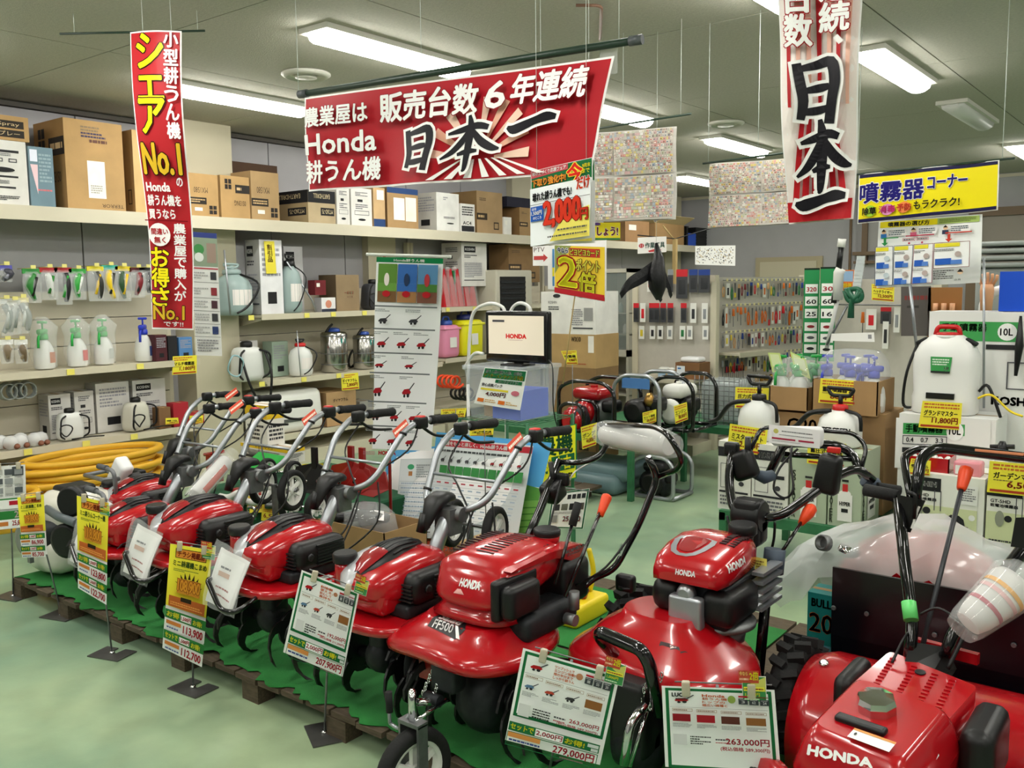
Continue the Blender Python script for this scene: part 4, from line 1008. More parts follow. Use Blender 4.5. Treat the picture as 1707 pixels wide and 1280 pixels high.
    for a, b_ in (((-2.47, 2.87, 1.015), (-2.455, 3.03, 1.010)), ((-2.11, 2.91, 1.013), (-2.10, 3.07, 1.005))):
        mb = MB(M_); A, B_ = Vector(a), Vector(b_)
        mb.lathe([(.014, 0), (.021, .002), (.02, .02), (.018, .025), (.02, .06), (.019, .1), (.021, .15), (.016, .158)], 12, M=AX(B_-A, p=A)); mb.build('grip', RUB, t)
        MB(M_).rbox(A.x-.02, A.x+.02, A.y-.09, A.y-.03, A.z-.03, A.z+.022, .01).build('lever_mount', BLK, t)
        lever(t, M_, A+Vector((.0, -.06, -.02)), A+Vector((.01, .02, -.07)), A+Vector((.02, .13, -.085)))
    MB(M_).rbox(-2.135, -2.095, 2.83, 2.87, 1.02, 1.04, .008).build('stop_switch', mat('switch red', 'c02018', rough=.4), t)
    decal('', t, ro, (-2.158, 2.72, .985), (-2.145, 2.79, 1.03), (-2.138, 2.72, .955), (-2.125, 2.79, 1.0), draw=lambda s: (s.rect(0, 0, 100, 20, 'd2482c'), s.lines(5, 5, 90, 10, 1, 'f5e3d0', 1)), name='warning_label')
    # saddle shaped adjuster knob
    kn = MB(M_); kn.loft([sring(y, -2.33, z, a, b, 2.6, 16) for y, z, a, b in ((2.44, .70, .015, .02), (2.455, .735, .03, .03), (2.48, .775, .045, .03), (2.53, .795, .05, .022), (2.57, .79, .04, .018), (2.59, .785, .02, .01))]).tube([(-2.35, 2.46, .74), (-2.355, 2.44, .67)], .02, 8).build('adjuster_knob', BLK, t)
    # cables
    w_ = MB(M_); w_.wire([(-2.12, 2.84, .99), (-2.10, 2.75, .90), (-2.2, 2.6, .78), (-2.22, 2.5, .6), (-2.2, 2.4, .56)], .004); w_.wire([(-2.46, 2.82, .99), (-2.46, 2.72, .88), (-2.3, 2.6, .82), (-2.2, 2.55, .7), (-2.18, 2.42, .52)], .004)
    w_.wire([(-2.15, 2.62, .78), (-2.12, 2.58, .62), (-2.2, 2.46, .5)], .004); w_.build('control_cable', BLK, t, kind='stuff')
    for q in (lb[6], rbp[9], rbp[14]): MB(M_).lathe([(.018, -.005), (.018, .005)], 8, M=AX((0, .5, .9), p=q)).build('cable_tie', BLK, t)
    if wheels:
        for x in (-2.39, -2.17): wheel(t, M_, (x, 2.66, .655), (1, .25, 0), .098, .036)
        MB(M_).tube([(-2.41, 2.655, .66), (-2.14, 2.672, .66)], .007, 6).box(-2.30, -2.285, 2.64, 2.665, .42, .67).build('wheel_bracket', STEEL, t)
    if grab:
        MB(Mbody).tube(bend([(-2.30, 2.04, .56), (-2.30, 2.03, .755), (-2.44, 2.03, .765)], .045), .014, 10).build('carry_bar', mat('grey bar', '77797c', rough=.4, metal=.4), t)
        MB(Mbody).tube([(-2.39, 2.03, .765), (-2.50, 2.03, .765)], .019, 10).build('carry_grip', mat('grey foam', '55575a', rough=.8), t)
    if bag:
        M_ = Mbody; mb = MB(M_); s = Sheet(60, 90, 'e8e6e4'); s.rect(6, 6, 48, 78, 'f2f1ef'); s.lines(12, 58, 30, 5, 1, '9a3a30', 2); s.lines(12, 70, 38, 4, 1, '9a3a30', 3); s.rect(12, 34, 20, 8, 'c9a08a'); s.lines(14, 24, 22, 6, 1, '55555a', 5)
        c4 = [Vector(q) for q in ((-2.40, 1.94, .60), (-2.24, 1.97, .55), (-2.42, 1.86, .37), (-2.26, 1.88, .33))]
        s.into(mb, *c4, thick=.006, wave=lambda u, v: .008*math.sin(u*6+v*3)); mb.build('manual', M_PRINT, t)
        fb = MB(M_); n_ = Vector((0, -.008, .003))
        ex = [c4[0]+Vector((-.02, 0, .035)), c4[1]+Vector((.03, 0, .02)), c4[2]+Vector((-.01, 0, -.02)), c4[3]+Vector((.03, 0, -.01))]
        rings = []
        for i in range(9):
            u = i/8; a = ex[0]*(1-u)+ex[1]*u; b2_ = ex[2]*(1-u)+ex[3]*u; rings.append([a*(1-k)+b2_*k+n_+Vector((0, -.012*math.sin(k*PI)-.004*math.sin(i*2+k*9), 0)) for k in [j/8 for j in range(9)]])
        fb.loft(rings, caps=False, closed=False).build('plastic_bag', CLEAR, t)
    return t
tl0 = small_tiller('small red tiller nearest to the large lettered one, two white wheels folded up behind it', bag=False)
small_b = small_tiller('small red tiller right behind the tilted white price sheet, clear bag on its guard', False, False, True)
small_b.location += Vector((-.625, 0, 0))
tl3 = small_tiller('small red tiller behind the tall yellow price sheet nearest the camera, wheels folded up', False, True, True); tl3.location += Vector((-1.23, 0, 0))
mv_ = small_tiller('small red tiller with a grey carry bar behind the second yellow price sheet', True, False, True, bs=.8, drop=.10, hdrop=.06); mv_.location += Vector((-1.86, .04, 0))
c2 = dup(mv_, 'farthest small red tiller with a grey carry bar, beside the white one', mv_.location+Vector((-.50, .32, 0)))
# ------------------------------------------------------------------ the large lettered tiller with front wheel
ro = Vector((-1.87, 2.3, PZT)); t = thing('tiller', 'large glossy red tiller with white lettering, black air box and small front wheel', 'tiller', ro); M_ = T(*(-ro))
def MX(): return MB(M_)
SQ = T(-1.885, 2.1, .575) @ Matrix.Diagonal((.9, .84, .58, 1)) @ T(1.87, -2.1, -.575)
def MU(): return MB(M_ @ SQ)
def sq(*p): return SQ @ Vector(p)
# cowl: loft along y, front face nearly upright, back sloping to the cap
S = [(2.125, .66, .05, .03, 2.5), (2.13, .66, .09, .06, 2.8), (2.14, .665, .125, .09, 3.2), (2.155, .67, .148, .105, 3.6), (2.20, .685, .165, .125, 3.8), (2.30, .70, .168, .135, 3.6), (2.42, .715, .165, .135, 3.4), (2.52, .725, .155, .125, 3.2), (2.60, .725, .14, .10, 3), (2.66, .72, .11, .07, 3), (2.69, .715, .07, .04, 3)]
rings = []
for y, z, a, b, e in S:
    r_ = sring(y, -1.86, z, a, b, e, 36)
    rings.append([Vector((p.x, p.y-(.05*(p.z-.62)/.2 if y < 2.2 else 0)*-1.0, p.z)) for p in r_])
cowl6 = MU().loft(rings).build('engine_cowl', RED, t)
MU().loft([sring(0, 0, 0, 1, 1)]*0 or [[Vector((-1.86+a*math.copysign(abs(math.cos(q))**.6, math.cos(q)), 2.30+b*math.copysign(abs(math.sin(q))**.6, math.sin(q)), z)) for q in [2*PI*k/32 for k in range(32)]] for z, a, b in ((.50, .19, .19), (.53, .165, .165), (.56, .155, .155), (.60, .152, .152))]).build('cowl_base', RED, t)
vs = MU()
for row, (xa, w_) in enumerate(((-1.97, .085), (-1.865, .08), (-1.76, .05))):
    for k in range(12 if row < 2 else 10):
        y = 2.27+k*.024+row*.012; z = float(np.interp(y, [2.2, 2.3, 2.42, 2.52, 2.6], [.81, .835, .85, .85, .825]))-(.012 if row != 1 else .001)-(.012 if row == 2 else 0)
        vs.box(xa-w_/2, xa+w_/2, y-.005, y+.005, z-.004, z+.0035)
vs.build('vent_slits', mat('vent black', '2a0608', rough=.6), t, kind='stuff')
MU().lathe([(.05, .80), (.052, .835), (.046, .842)], 6*4, M=T(-1.80, 2.60, .005)).build('fuel_neck', RED, t)
MU().lathe([(.052, .84), (.055, .845), (.055, .875), (.048, .884)], 24, M=T(-1.80, 2.60, .0)).build('fuel_cap', BLK, t)
ms = MU(); ms.rbox(-2.045, -2.0, 2.2, 2.42, .60, .75, .03); ms.build('side_muffler_cover', BLK, t)
ab = MU(); ab.rbox(-1.70, -1.635, 2.13, 2.33, .545, .735, .04); ab.rbox(-1.73, -1.69, 2.12, 2.38, .53, .76, .02); ab.build('air_box', BLK, t)
# red side wing above the air box up to the lettering
MU().prism([(2.40, .775), (2.20, .79), (2.24, .80), (2.45, .815), (2.64, .80), (2.72, .77), (2.70, .70), (2.60, .715), (2.5, .765)], 'x', -1.76, -1.685).build('side_wing', RED, t)
decal('HONDA', t, ro, sq(-1.684, 2.54, .79), sq(-1.684, 2.70, .79), sq(-1.684, 2.54, .768), sq(-1.684, 2.70, .768), bold=1.2)
decal('FF500', t, ro, sq(-1.684, 2.57, .762), sq(-1.684, 2.66, .762), sq(-1.684, 2.57, .748), sq(-1.684, 2.66, .748), bold=.8)
decal_on(t, cowl6, word('HONDA', bold=1.8), PY(764, 965, 2.13), PY(797, 972, 2.13), PY(764, 977, 2.13), PY(797, 985, 2.13))
decal_on(t, cowl6, lambda s: s.poly([(5, 36), (30, 4), (60, 4), (95, 36), (60, 22), (35, 36)][::-1], 'e8a8a4'), PY(757, 979, 2.13), PY(776, 982, 2.13), PY(757, 988, 2.13), PY(776, 992, 2.13), h=40, name='wing_emblem')
# fender
out = smooth_outline([(-2.18, 2.13), (-2.12, 2.03), (-1.93, 1.985), (-1.78, 1.98), (-1.70, 2.03), (-1.65, 2.15), (-1.66, 2.32), (-1.74, 2.44), (-2.05, 2.44), (-2.17, 2.32)])
rings = []; cx_, cy_ = -1.88, 2.24
for z, k in ((.415, 1.0), (.43, 1.01), (.448, .99), (.46, .93), (.475, .80), (.50, .66), (.52, .58)):
    rings.append([Vector((cx_+(x-cx_)*k, cy_+(y-cy_)*k, z+(.015*math.cos((x-cx_)*9) if k > .9 else 0))) for x, y in out])
fen = MX().loft(rings).build('fender', RED, t)
def lab(s):
    s.poly([(6, 2), (0, 34), (84, 40), (100, 22), (80, 2)], '141214'); s.text('Salad', 16, 3, 60, 15, 'f2e6e2', 1.2, 'c02028', .8); s.disc(50, 4, 6, '8aa04a', 3); s.text('FF500', 14, 22, 56, 12, 'f4f2f0', 1.2); s.poly([(72, 22), (80, 22), (96, 38), (86, 38)], 'f4f2f0')
decal_on(t, fen, lab, (-1.99, 2.14, .56), (-1.84, 2.125, .56), (-1.99, 2.05, .53), (-1.82, 2.035, .53), h=42, name='model_emblem')
# engine bits under the air box
eb = MX(); eb.rbox(-1.80, -1.67, 2.2, 2.5, .46, .55, .03); eb.build('engine_block', DSTEEL, t)
MX().lathe([(.018, 0), (.018, .06)], 12, M=T(-1.64, 2.42, .53)).lathe([(.02, -.02), (.02, .02)], 10, M=AX((1, 0, 0), p=(-1.64, 2.40, .50))).build('carburettor', STEEL, t)
# gear case, rotary disc plate and rotors
gc = MX(); gc.lathe([(.03, -.07), (.11, -.06), (.125, -.02), (.125, .02), (.11, .06), (.03, .07)], 24, M=AX((1, 0, 0), p=(-1.82, 2.20, .27))); gc.rbox(-1.90, -1.76, 2.12, 2.30, .27, .46, .04)
gc.build('gear_case', DSTEEL, t)
MX().lathe([(.04, 0), (.13, .006), (.13, .012), (.04, .012)], 28, M=AX((1, 0, 0), p=(-2.14, 2.24, .30))).build('side_disc', DSTEEL, t)
tines(t, M_, [-2.12, -2.02, -1.94, -1.70, -1.60], 2.20, .27, .175)
MX().box(-2.05, -1.92, 2.10, 2.2, .30, .42).build('red_chain_case', DRED, t)
# front wheel on its bracket, with crank
wc = PY(690, 1285, 1.86)
wheel(t, M_, (wc.x, wc.y, wc.z), (1, -.15, 0), .135, .05)
fk = MX()
for s_ in (-1, 1): fk.box(wc.x+s_*.038-.004, wc.x+s_*.038+.004, wc.y-.02, wc.y+.02, wc.z-.02, wc.z+.155)
fk.box(wc.x-.042, wc.x+.042, wc.y-.022, wc.y+.022, wc.z+.15, wc.z+.162); fk.build('wheel_fork', STEEL, t)
top = Vector((wc.x, wc.y, wc.z+.16)); j = PY(722, 1168, 1.98)
MX().tube(bend([top, top+Vector((0, 0, .10)), j+Vector((-.04, -.05, -.0)), j], .05), .013, 10).tube([top+Vector((.01, .0, .0)), j+Vector((.03, .03, .0))], .006, 6).build('wheel_stem', CHR, t)
k_ = PY(650, 1205, 1.86); MX().tube(bend([top+Vector((0, 0, .03)), k_+Vector((.04, 0, -.01)), k_], .03), .006, 6).tube([k_, k_+Vector((0, 0, .0))+Vector((-.002, 0, .04))], .006, 6).build('side_lever', SILV, t)
MX().tube([k_+Vector((0, 0, .035)), k_+Vector((-.002, 0, .10))], .011, 8).build('side_lever_grip', RUB, t)
cl = MX(); pA, pB = PY(728, 1100, 2.0), PY(702, 1162, 1.97)
for s_ in (0, 1):
    for k in range(9):
        p = pA.lerp(pB, k/9)+Vector((.035*s_, .01*s_, 0)); cl.tube([p+Vector((.004*math.cos(q), .003*(k % 2), .009*math.sin(q))) for q in [2*PI*i/8 for i in range(9)]], .0022, 5)
cl.build('chain', CHR, t, kind='stuff')
MX().rbox(-1.90, -1.80, 1.99, 2.06, .34, .44, .015).lathe([(.02, -.03), (.02, .03)], 8, M=AX((1, 0, 0), p=tuple(PY(722, 1165, 1.985)))).build('hitch', DSTEEL, t)
# handle frame
hb = [PX(945, 1010, -1.74), PX(985, 965, -1.70), PX(1024, 950, -1.62), PX(1065, 875, -1.56), PX(1097, 795, -1.52), PX(1080, 762, -1.54)]
MX().tube(bend(hb, .05), .0125, 10).build('right_handlebar', BLKG, t)
decal('', t, ro, *[q+Vector((.004, -.018, .004)) for q in (PX(1038, 905, -1.585), PX(1047, 905, -1.583), PX(1029, 925, -1.59), PX(1038, 926, -1.59))], draw=lambda s: (s.rect(0, 0, 100, 20, 'bfe6d0'), s.lines(20, 2, 60, 16, 3, '3a7a5a', 4)), name='green_label')
lb_ = [PX(868, 925, -1.92), PX(905, 838, -1.94), PX(925, 770, -1.96), PX(958, 715+60, -1.9), PX(1040, 700+40, -1.75)]
MX().tube(bend([PX(868, 925, -1.92), PX(905, 838, -1.94), PX(932, 768, -1.96)], .05), .016, 10).build('left_handlebar', BLKG, t)
lp = [PX(932, 770, -1.96), PX(965, 772, -1.86), PX(1000, 762, -1.80), PX(1020, 725, -1.80), PX(1002, 706, -1.82)]
MX().tube(bend(lp, .04), .011, 8).build('handle_end', BLKG, t)
# big loop of the clutch bar on the right
loop = [PX(1097, 795, -1.52), PX(1130, 782, -1.42), PX(1138, 765, -1.38), PX(1115, 725, -1.42), PX(1090, 710, -1.52), PX(1005, 708, -1.82)]
MX().tube(bend(loop, .05), .010, 8).build('clutch_loop', BLKG, t)
gr = MX(); gr.rbox(-.04, .04, -.035, .05, -.04, .04, .02, M=T(*PX(920, 820, -1.95), rx=.4)); gr.build('lever_housing', BLK, t)
MX().tube([PX(925, 820, -1.94), PX(918, 770, -1.95)], .010, 8).rbox(-.03, .05, -.012, .012, -.02, .03, .01, M=T(*PX(930, 800, -1.94))).build('hand_lever', BLK, t)
MX().tube([PX(942, 995, -1.66), PX(1003, 848, -1.66)], .007, 8).build('gear_lever', BLKG, t)
a, b_ = PX(1000, 860, -1.66), PX(1013, 824, -1.66)
MX().lathe([(.012, 0), (.014, .02), (.019, .07), (.017, (b_-a).length-.005), (.008, (b_-a).length)], 12, M=AX(b_-a, p=a)).build('lever_knob', ORG, t, label='orange knob')
MX().tube([PX(925, 975, -1.70), PX(957, 862, -1.70)], .006, 8).build('dog_clutch_lever', BLKG, t)
a, b_ = PX(954, 876, -1.70), PX(964, 838, -1.70); MX().tube([a, b_], .014, 10).build('lever_grip', RUB, t)
MX().rbox(-1.84, -1.70, 2.46, 2.62, .50, .66, .03).build('gearbox', BLK, t)
w_ = MX(); w_.wire([PX(935, 800, -1.9), PX(915, 880, -1.85), PX(900, 930, -1.8), PX(915, 960, -1.75)], .004); w_.wire([PX(1060, 880, -1.55), PX(1010, 945, -1.6), PX(960, 975, -1.7)], .004); w_.build('control_cable', BLK, t, kind='stuff')
MX().rbox(-.02, .05, -.02, .02, -.03, .03, .012, M=T(*PX(1037, 970, -1.6))).lathe([(.012, 0), (.03, .01), (.03, .02)], 8, M=T(*PX(1045, 985, -1.58))).build('star_knob', BLK, t)
# rolled manual in a bag, hanging on the clutch loop
ra, rb_ = PX(1008, 722, -1.82), PX(1116, 742, -1.5)
mr = MX(); ax_ = AX(rb_-ra, p=ra); Ln = (rb_-ra).length
mr.lathe([(.036, 0), (.043, .02), (.046, Ln*.5), (.042, Ln-.02), (.036, Ln)], 20, M=ax_); o = mr.build('rolled_manual', mat('rolled paper', 'd4d2cf', rough=.5, noise=.12, nscale=14), t)
mr = MX(); mr.lathe([(.04, -.03), (.05, 0), (.054, .05), (.05, Ln*.5), (.056, Ln-.03), (.04, Ln+.03)], 16, M=ax_); mr.build('plastic_bag', CLEAR, t)
MX().wire([PX(1010, 735, -1.82), PX(1000, 760, -1.84), PX(960, 785, -1.88), PX(950, 800, -1.9)], .003).build('white_tie', WHITE, t)
# ------------------------------------------------------------------ widest tiller (silver fronted engine)
ro = Vector((-1.32, 2.5, PZT)); t = thing('tiller', 'widest red tiller with twin black engine boxes, silver cylinder plate and black guard', 'tiller', ro); M_ = T(*(-ro))
SH = T(.045, .04, -.03) @ T(-1.3, 2.5, .6) @ Matrix.Scale(.93, 4) @ T(1.3, -2.5, -.6)
def ME(): return MB(M_ @ SH)
def sh(*p): return SH @ Vector(p)
S = [(2.40, .735, .09, .02, 3), (2.41, .74, .118, .045, 3.5), (2.46, .752, .135, .058, 4), (2.54, .764, .140, .068, 4), (2.62, .77, .138, .072, 4), (2.70, .768, .125, .068, 3.5), (2.75, .765, .10, .05, 3), (2.765, .76, .06, .03, 3)]
rings = [[Vector((p.x, p.y, p.z if p.z > z-b*.3 else z-b*.45)) for p in sring(y, -1.30, z, a, b, e, 36)] for y, z, a, b, e in S]
cowl7 = ME().loft(rings).build('engine_cowl', RED, t)
def zt7(y): return float(np.interp(y, [2.41, 2.46, 2.54, 2.62, 2.70, 2.75], [.785, .81, .832, .842, .836, .815]))
vb = ME()
for row in range(2):
    for k in range(7): y = 2.56+k*.019; vb.box(-1.245+row*.03, -1.222+row*.03, y-.006, y+.006, zt7(y)-.006-.007*row, zt7(y)+.0025-.005*row)
vb.build('vent_slits', mat('vent black'), t, kind='stuff')
pl_ = ME(); oz = lambda x, y: (x, y, zt7(y)+.002)
pl_.loft([[Vector(oz(x, y)) for x, y in q] for q in (smooth_outline([(-1.375, 2.455), (-1.285, 2.455), (-1.255, 2.56), (-1.39, 2.56)], 3), smooth_outline([(-1.36, 2.465), (-1.30, 2.465), (-1.275, 2.56), (-1.375, 2.56)], 3))], caps=False).build('silver_ring', SILV, t)
s = ME(); s.add([Vector(oz(x, y)) for x, y in smooth_outline([(-1.355, 2.475), (-1.305, 2.475), (-1.285, 2.56), (-1.37, 2.56)], 3)], [tuple(range(12))]); s.build('top_badge', mat('badge red'), t)
ME().lathe([(.035, .80), (.04, .83)], 16, M=T(-1.235, 2.72, 0)).lathe([(.046, .83), (.05, .835), (.05, .862), (.044, .87)], 18, M=T(-1.235, 2.72, 0)).build('fuel_cap', BLK, t)
ME().rbox(-1.44, -1.335, 2.42, 2.62, .60, .715, .04).build('muffler_cover', BLK, t)
decal_on(t, cowl7, word('HONDA', bold=1.6), PY(1119, 952, 2.42), PY(1152, 957, 2.42), PY(1119, 961, 2.42), PY(1152, 966, 2.42))
decal_on(t, cowl7, word('HONDA', bold=1.8), (-1.05, 2.50, .752), (-1.05, 2.61, .758), (-1.05, 2.50, .727), (-1.05, 2.61, .733))
ME().rbox(-1.255, -1.135, 2.42, 2.66, .585, .705, .035).build('air_box', BLK, t)
ME().rbox(-1.40, -1.17, 2.46, 2.72, .56, .72, .02).build('engine_block', DSTEEL, t)
sp = ME(); sp.rbox(-1.355, -1.235, 2.395, 2.44, .57, .68, .012); sp.lathe([(.035, 0), (.03, .02), (.018, .03)], 16, M=AX((0, -1, 0), p=(-1.30, 2.43, .685))); o = sp.build('cylinder_plate', SILV, t)
rbm = ME()
for k in range(5): rbm.box(-1.16+.0, -1.118, 2.62+.002*k, 2.80, .60+k*.03, .612+k*.03)
rbm.build('cooling_fins', SILV, t, kind='stuff')
ME().lathe([(.12, .545), (.13, .55), (.13, .565), (.10, .575)], 28, M=T(-1.26, 2.58, 0)).lathe([(.09, .48), (.10, .545)], 24, M=T(-1.26, 2.58, 0)).build('flywheel_housing', STEEL, t)
out = smooth_outline([(-1.62, 2.36), (-1.52, 2.28), (-1.35, 2.25), (-1.14, 2.26), (-1.06, 2.36), (-1.05, 2.56), (-1.18, 2.70), (-1.42, 2.74), (-1.58, 2.66), (-1.64, 2.5)])
rings = []; cx_, cy_ = -1.34, 2.5
for z, k in ((.40, 1.0), (.425, 1.015), (.455, 1.0), (.475, .95), (.495, .84), (.525, .62), (.555, .46), (.575, .42)):
    rings.append([Vector((cx_+(x-cx_)*k, cy_+(y-cy_)*k, z-.03*abs((x-cx_)/.3)**2*(k > .8))) for x, y in out])
fen = MX().loft(rings).build('fender', RED, t)
decal_on(t, fen, lambda s: (s.poly([(0, 4), (5, 16), (70, 20), (100, 8), (60, 2)], '2a0c10'), s.text('CO', 30, 5, 22, 9, 'f0d8d4', 1)), PY(1090, 1038, 2.3), PY(1150, 1050, 2.3), PY(1090, 1052, 2.3), PY(1150, 1064, 2.3), name='fender_emblem')
MX().tube(bend([(-1.40, 2.30, .46), (-1.40, 2.20, .56), (-1.38, 2.17, .59), (-1.23, 2.15, .58), (-1.21, 2.16, .54), (-1.20, 2.20, .38)], .05), .02, 10).build('front_guard', BLKG, t)
MX().rbox(-1.36, -1.24, 2.18, 2.30, .22, .45, .02).build('front_bracket', BLK, t)
gc = MX(); gc.lathe([(.03, -.06), (.10, -.05), (.11, 0), (.10, .05), (.03, .06)], 24, M=AX((1, 0, 0), p=(-1.30, 2.28, .25))); gc.build('gear_case', DSTEEL, t)
MX().tube(bend([PY(1075, 1175, 2.2), PY(1050, 1205, 2.14), PY(1040, 1275, 2.12)], .04), .014, 10).tube([PY(1078, 1185, 2.2), PY(1050, 1278, 2.14)], .006, 6).build('front_strut', CHR, t)
ch = MX()
for s_ in (0, 1):
    for k in range(8):
        p = PY(1085, 1120, 2.2).lerp(PY(1062, 1182, 2.18), k/8)+Vector((.035*s_, 0, 0)); ch.tube([p+Vector((.004*math.cos(q), .003*(k % 2), .009*math.sin(q))) for q in [2*PI*i/8 for i in range(9)]], .0022, 5)
ch.build('chain', CHR, t, kind='stuff')
tines(t, M_, [-1.62, -1.50, -1.12, -1.02], 2.36, .27, .165)
wheel(t, M_, (-1.0, 2.74, .29), (1, 0, 0), .17, .09, hubm=DSTEEL, spokes=5, lug=True)
wheel(t, M_, (-1.62, 2.78, .31), (1, 0, 0), .185, .09, hubm=DSTEEL, spokes=5, lug=True)
MX().tube([(-1.62, 2.78, .31), (-1.03, 2.72, .31)], .025, 8).build('wheel_axle', STEEL, t)
MX().rbox(-1.36, -1.22, 2.60, 2.86, .32, .56, .03).build('gearbox', BLK, t)
# mast and handlebars
MX().rbox(-.045, .045, -.04, .04, .0, .16, .015, M=T(*PY(1248, 908, 2.86))).build('mast', BLK, t)
MX().tube([(-1.22, 2.80, .50), PY(1250, 880, 2.87)], .03, 10).build('mast_post', BLKG, t)
mx_ = PY(1250, 858, 2.87); MX().lathe([(.05, -.05), (.058, -.04), (.058, .04), (.05, .05)], 20, M=AX((1, 0, 0), p=tuple(mx_))).rbox(-.05, .05, -.03, .05, -.10, 0, .02, M=T(*mx_)).build('mast_cap', BLK, t)
D7 = 2.9
def P7(px, py, y=2.95): return PY(px, py, y)
MX().tube(bend([P7(1222, 745, 3.0), P7(1214, 800, 2.95), P7(1222, 850, 2.9), P7(1250, 862, 2.88), P7(1300, 862, 2.9), P7(1345, 830, 3.0), P7(1400, 790, 3.1), P7(1430, 780, 3.15), P7(1455, 800, 3.2)], .05), .016, 10).build('handlebar', BLKG, t)
MX().tube(bend([P7(1280, 795, 3.2), P7(1306, 740, 3.25), P7(1330, 738, 3.28), P7(1395, 742, 3.32), P7(1420, 755, 3.35), P7(1440, 795, 3.3)], .06), .017, 10).tube([P7(1308, 757, 3.25), P7(1418, 765, 3.33)], .011, 8).build('rear_loop', BLKG, t)
MX().tube(bend([P7(1250, 752, 3.05), P7(1268, 714, 3.1), P7(1290, 712, 3.15), P7(1375, 718, 3.2), P7(1425, 722, 3.25), P7(1445, 745, 3.25), P7(1435, 785, 3.2)], .06), .008, 8).build('clutch_bar', BLKG, t)
MX().rbox(-.045, .045, -.03, .03, -.05, .055, .02, M=T(*P7(1240, 776, 3.0), ry=-.4)).rbox(-.03, .02, -.02, .02, .0, .05, .01, M=T(*P7(1222, 760, 3.0))).build('throttle_housing', BLK, t)
MX().tube([P7(1246, 765, 3.0), P7(1247, 728, 3.0)], .012, 8).build('speed_lever', BLK, t)
MX().rbox(-.045, .045, -.03, .03, -.07, .07, .022, M=T(*P7(1381, 790, 3.05), ry=.15), taper=.85).build('control_box', BLK, t)
MX().rbox(-.022, .022, -.008, .008, 0, .02, .004, M=T(*P7(1390, 755, 3.05))).build('red_button', mat('switch red'), t)
DN = mat('denim blue wrap', '3e4a58', rough=.6)
MX().tube([P7(1258, 790, 3.02), P7(1275, 796, 3.05), P7(1288, 792, 3.08)], .024, 8, radii=[.016, .024, .02]).build('grip_wrap', DN, t)
MX().tube([P7(1440, 800, 3.2), P7(1452, 808, 3.22), P7(1465, 806, 3.24)], .024, 8, radii=[.02, .028, .02]).build('grip_wrap', DN, t)
MX().tube([P7(1462, 812, 3.2), P7(1500, 818, 3.25)], .018, 8).build('grip', RUB, t)
w_ = MX(); w_.wire([P7(1330, 748, 3.2), P7(1300, 780, 3.15), P7(1290, 815, 3.1), P7(1308, 830, 3.1), P7(1322, 815, 3.1), P7(1318, 770, 3.15), P7(1320, 745, 3.2)], .0045); w_.wire([P7(1212, 860, 2.9), P7(1218, 880, 2.88), P7(1232, 905, 2.86)], .005); w_.wire([P7(1292, 870, 2.9), P7(1290, 900, 2.9), P7(1282, 930, 2.9)], .005); w_.build('control_cable', BLK, t, kind='stuff')
MX().tube([P7(1336, 870, 2.95), P7(1300, 925, 2.85)], .006, 8).build('gear_lever', BLKG, t)
a, b_ = P7(1334, 874, 2.95), P7(1356, 842, 3.0); Ln = (b_-a).length
MX().lathe([(.010, 0), (.018, .03), (.022, Ln*.6), (.02, Ln-.01), (.01, Ln)], 12, M=AX(b_-a, p=a)).build('lever_knob', ORG, t, label='orange knob')
MX().tube([P7(1292, 915, 2.85), P7(1288, 955, 2.84)], .035, 10).build('lever_wrap', DN, t); MX().tube([P7(1283, 930, 2.85), P7(1264, 1130, 2.7)], .018, 8).build('rear_post', BLKG, t)
# bagged manual on the rear loop
ra, rb_ = P7(1287, 722, 3.12), P7(1372, 732, 3.2); s = Sheet(100, 38, 'f0efee'); s.disc(14, 12, 5, 'c8c46a'); s.lines(25, 9, 60, 4, 1, '77777a', 1); s.lines(20, 17, 66, 3, 1, '8a8a8a', 4); s.rect(6, 25, 46, 3.5, 'a8324a'); s.rect(58, 25, 30, 3.5, 'a8324a'); s.lines(6, 31, 60, 2, 1, '999999', 2)
mb = MX(); mb.rbox(-.09, .09, -.02, .02, -.036, .036, .015, M=AX((0, 0, 1), rb_-ra, p=(ra+rb_)/2)); mb.build('manual_pack', mat('white film pack', 'e4e4e4', rough=.3), t)
s.hang('manual_print', None, None, ra+Vector((.0, -.03, .036)), rb_+Vector((0, -.03, .036)), ra+Vector((.0, -.03, -.03)), rb_+Vector((0, -.03, -.03)), parent=None, m=M_LAM) if False else None
mb = MX(); s.into(mb, ra+Vector((.0, -.03, .036)), rb_+Vector((0, -.03, .036)), ra+Vector((.0, -.03, -.03)), rb_+Vector((0, -.03, -.03))); mb.build('manual_print', M_LAM, t)
# tag hanging from the cap
mb = MX(); q = P7(1268, 950, 2.74); s = Sheet(30, 60, 'e4dc6a'); s.lines(4, 6, 20, 40, 6, '8a6a30', 2); s.into(mb, q+Vector((-.02, 0, .04)), q+Vector((.02, 0, .04)), q+Vector((-.02, 0, -.04)), q+Vector((.02, 0, -.04))); mb.build('paper_tag', M_PRINT, t)
# ------------------------------------------------------------------ rear-tine tiller at lower right
ro = Vector((-.6, 2.2, 0)); t = thing('tiller', 'red tiller at lower right with chrome fuel cap and bold white lettering', 'tiller', ro); M_ = T(*(-ro)) @ T(.03, 0, 0)
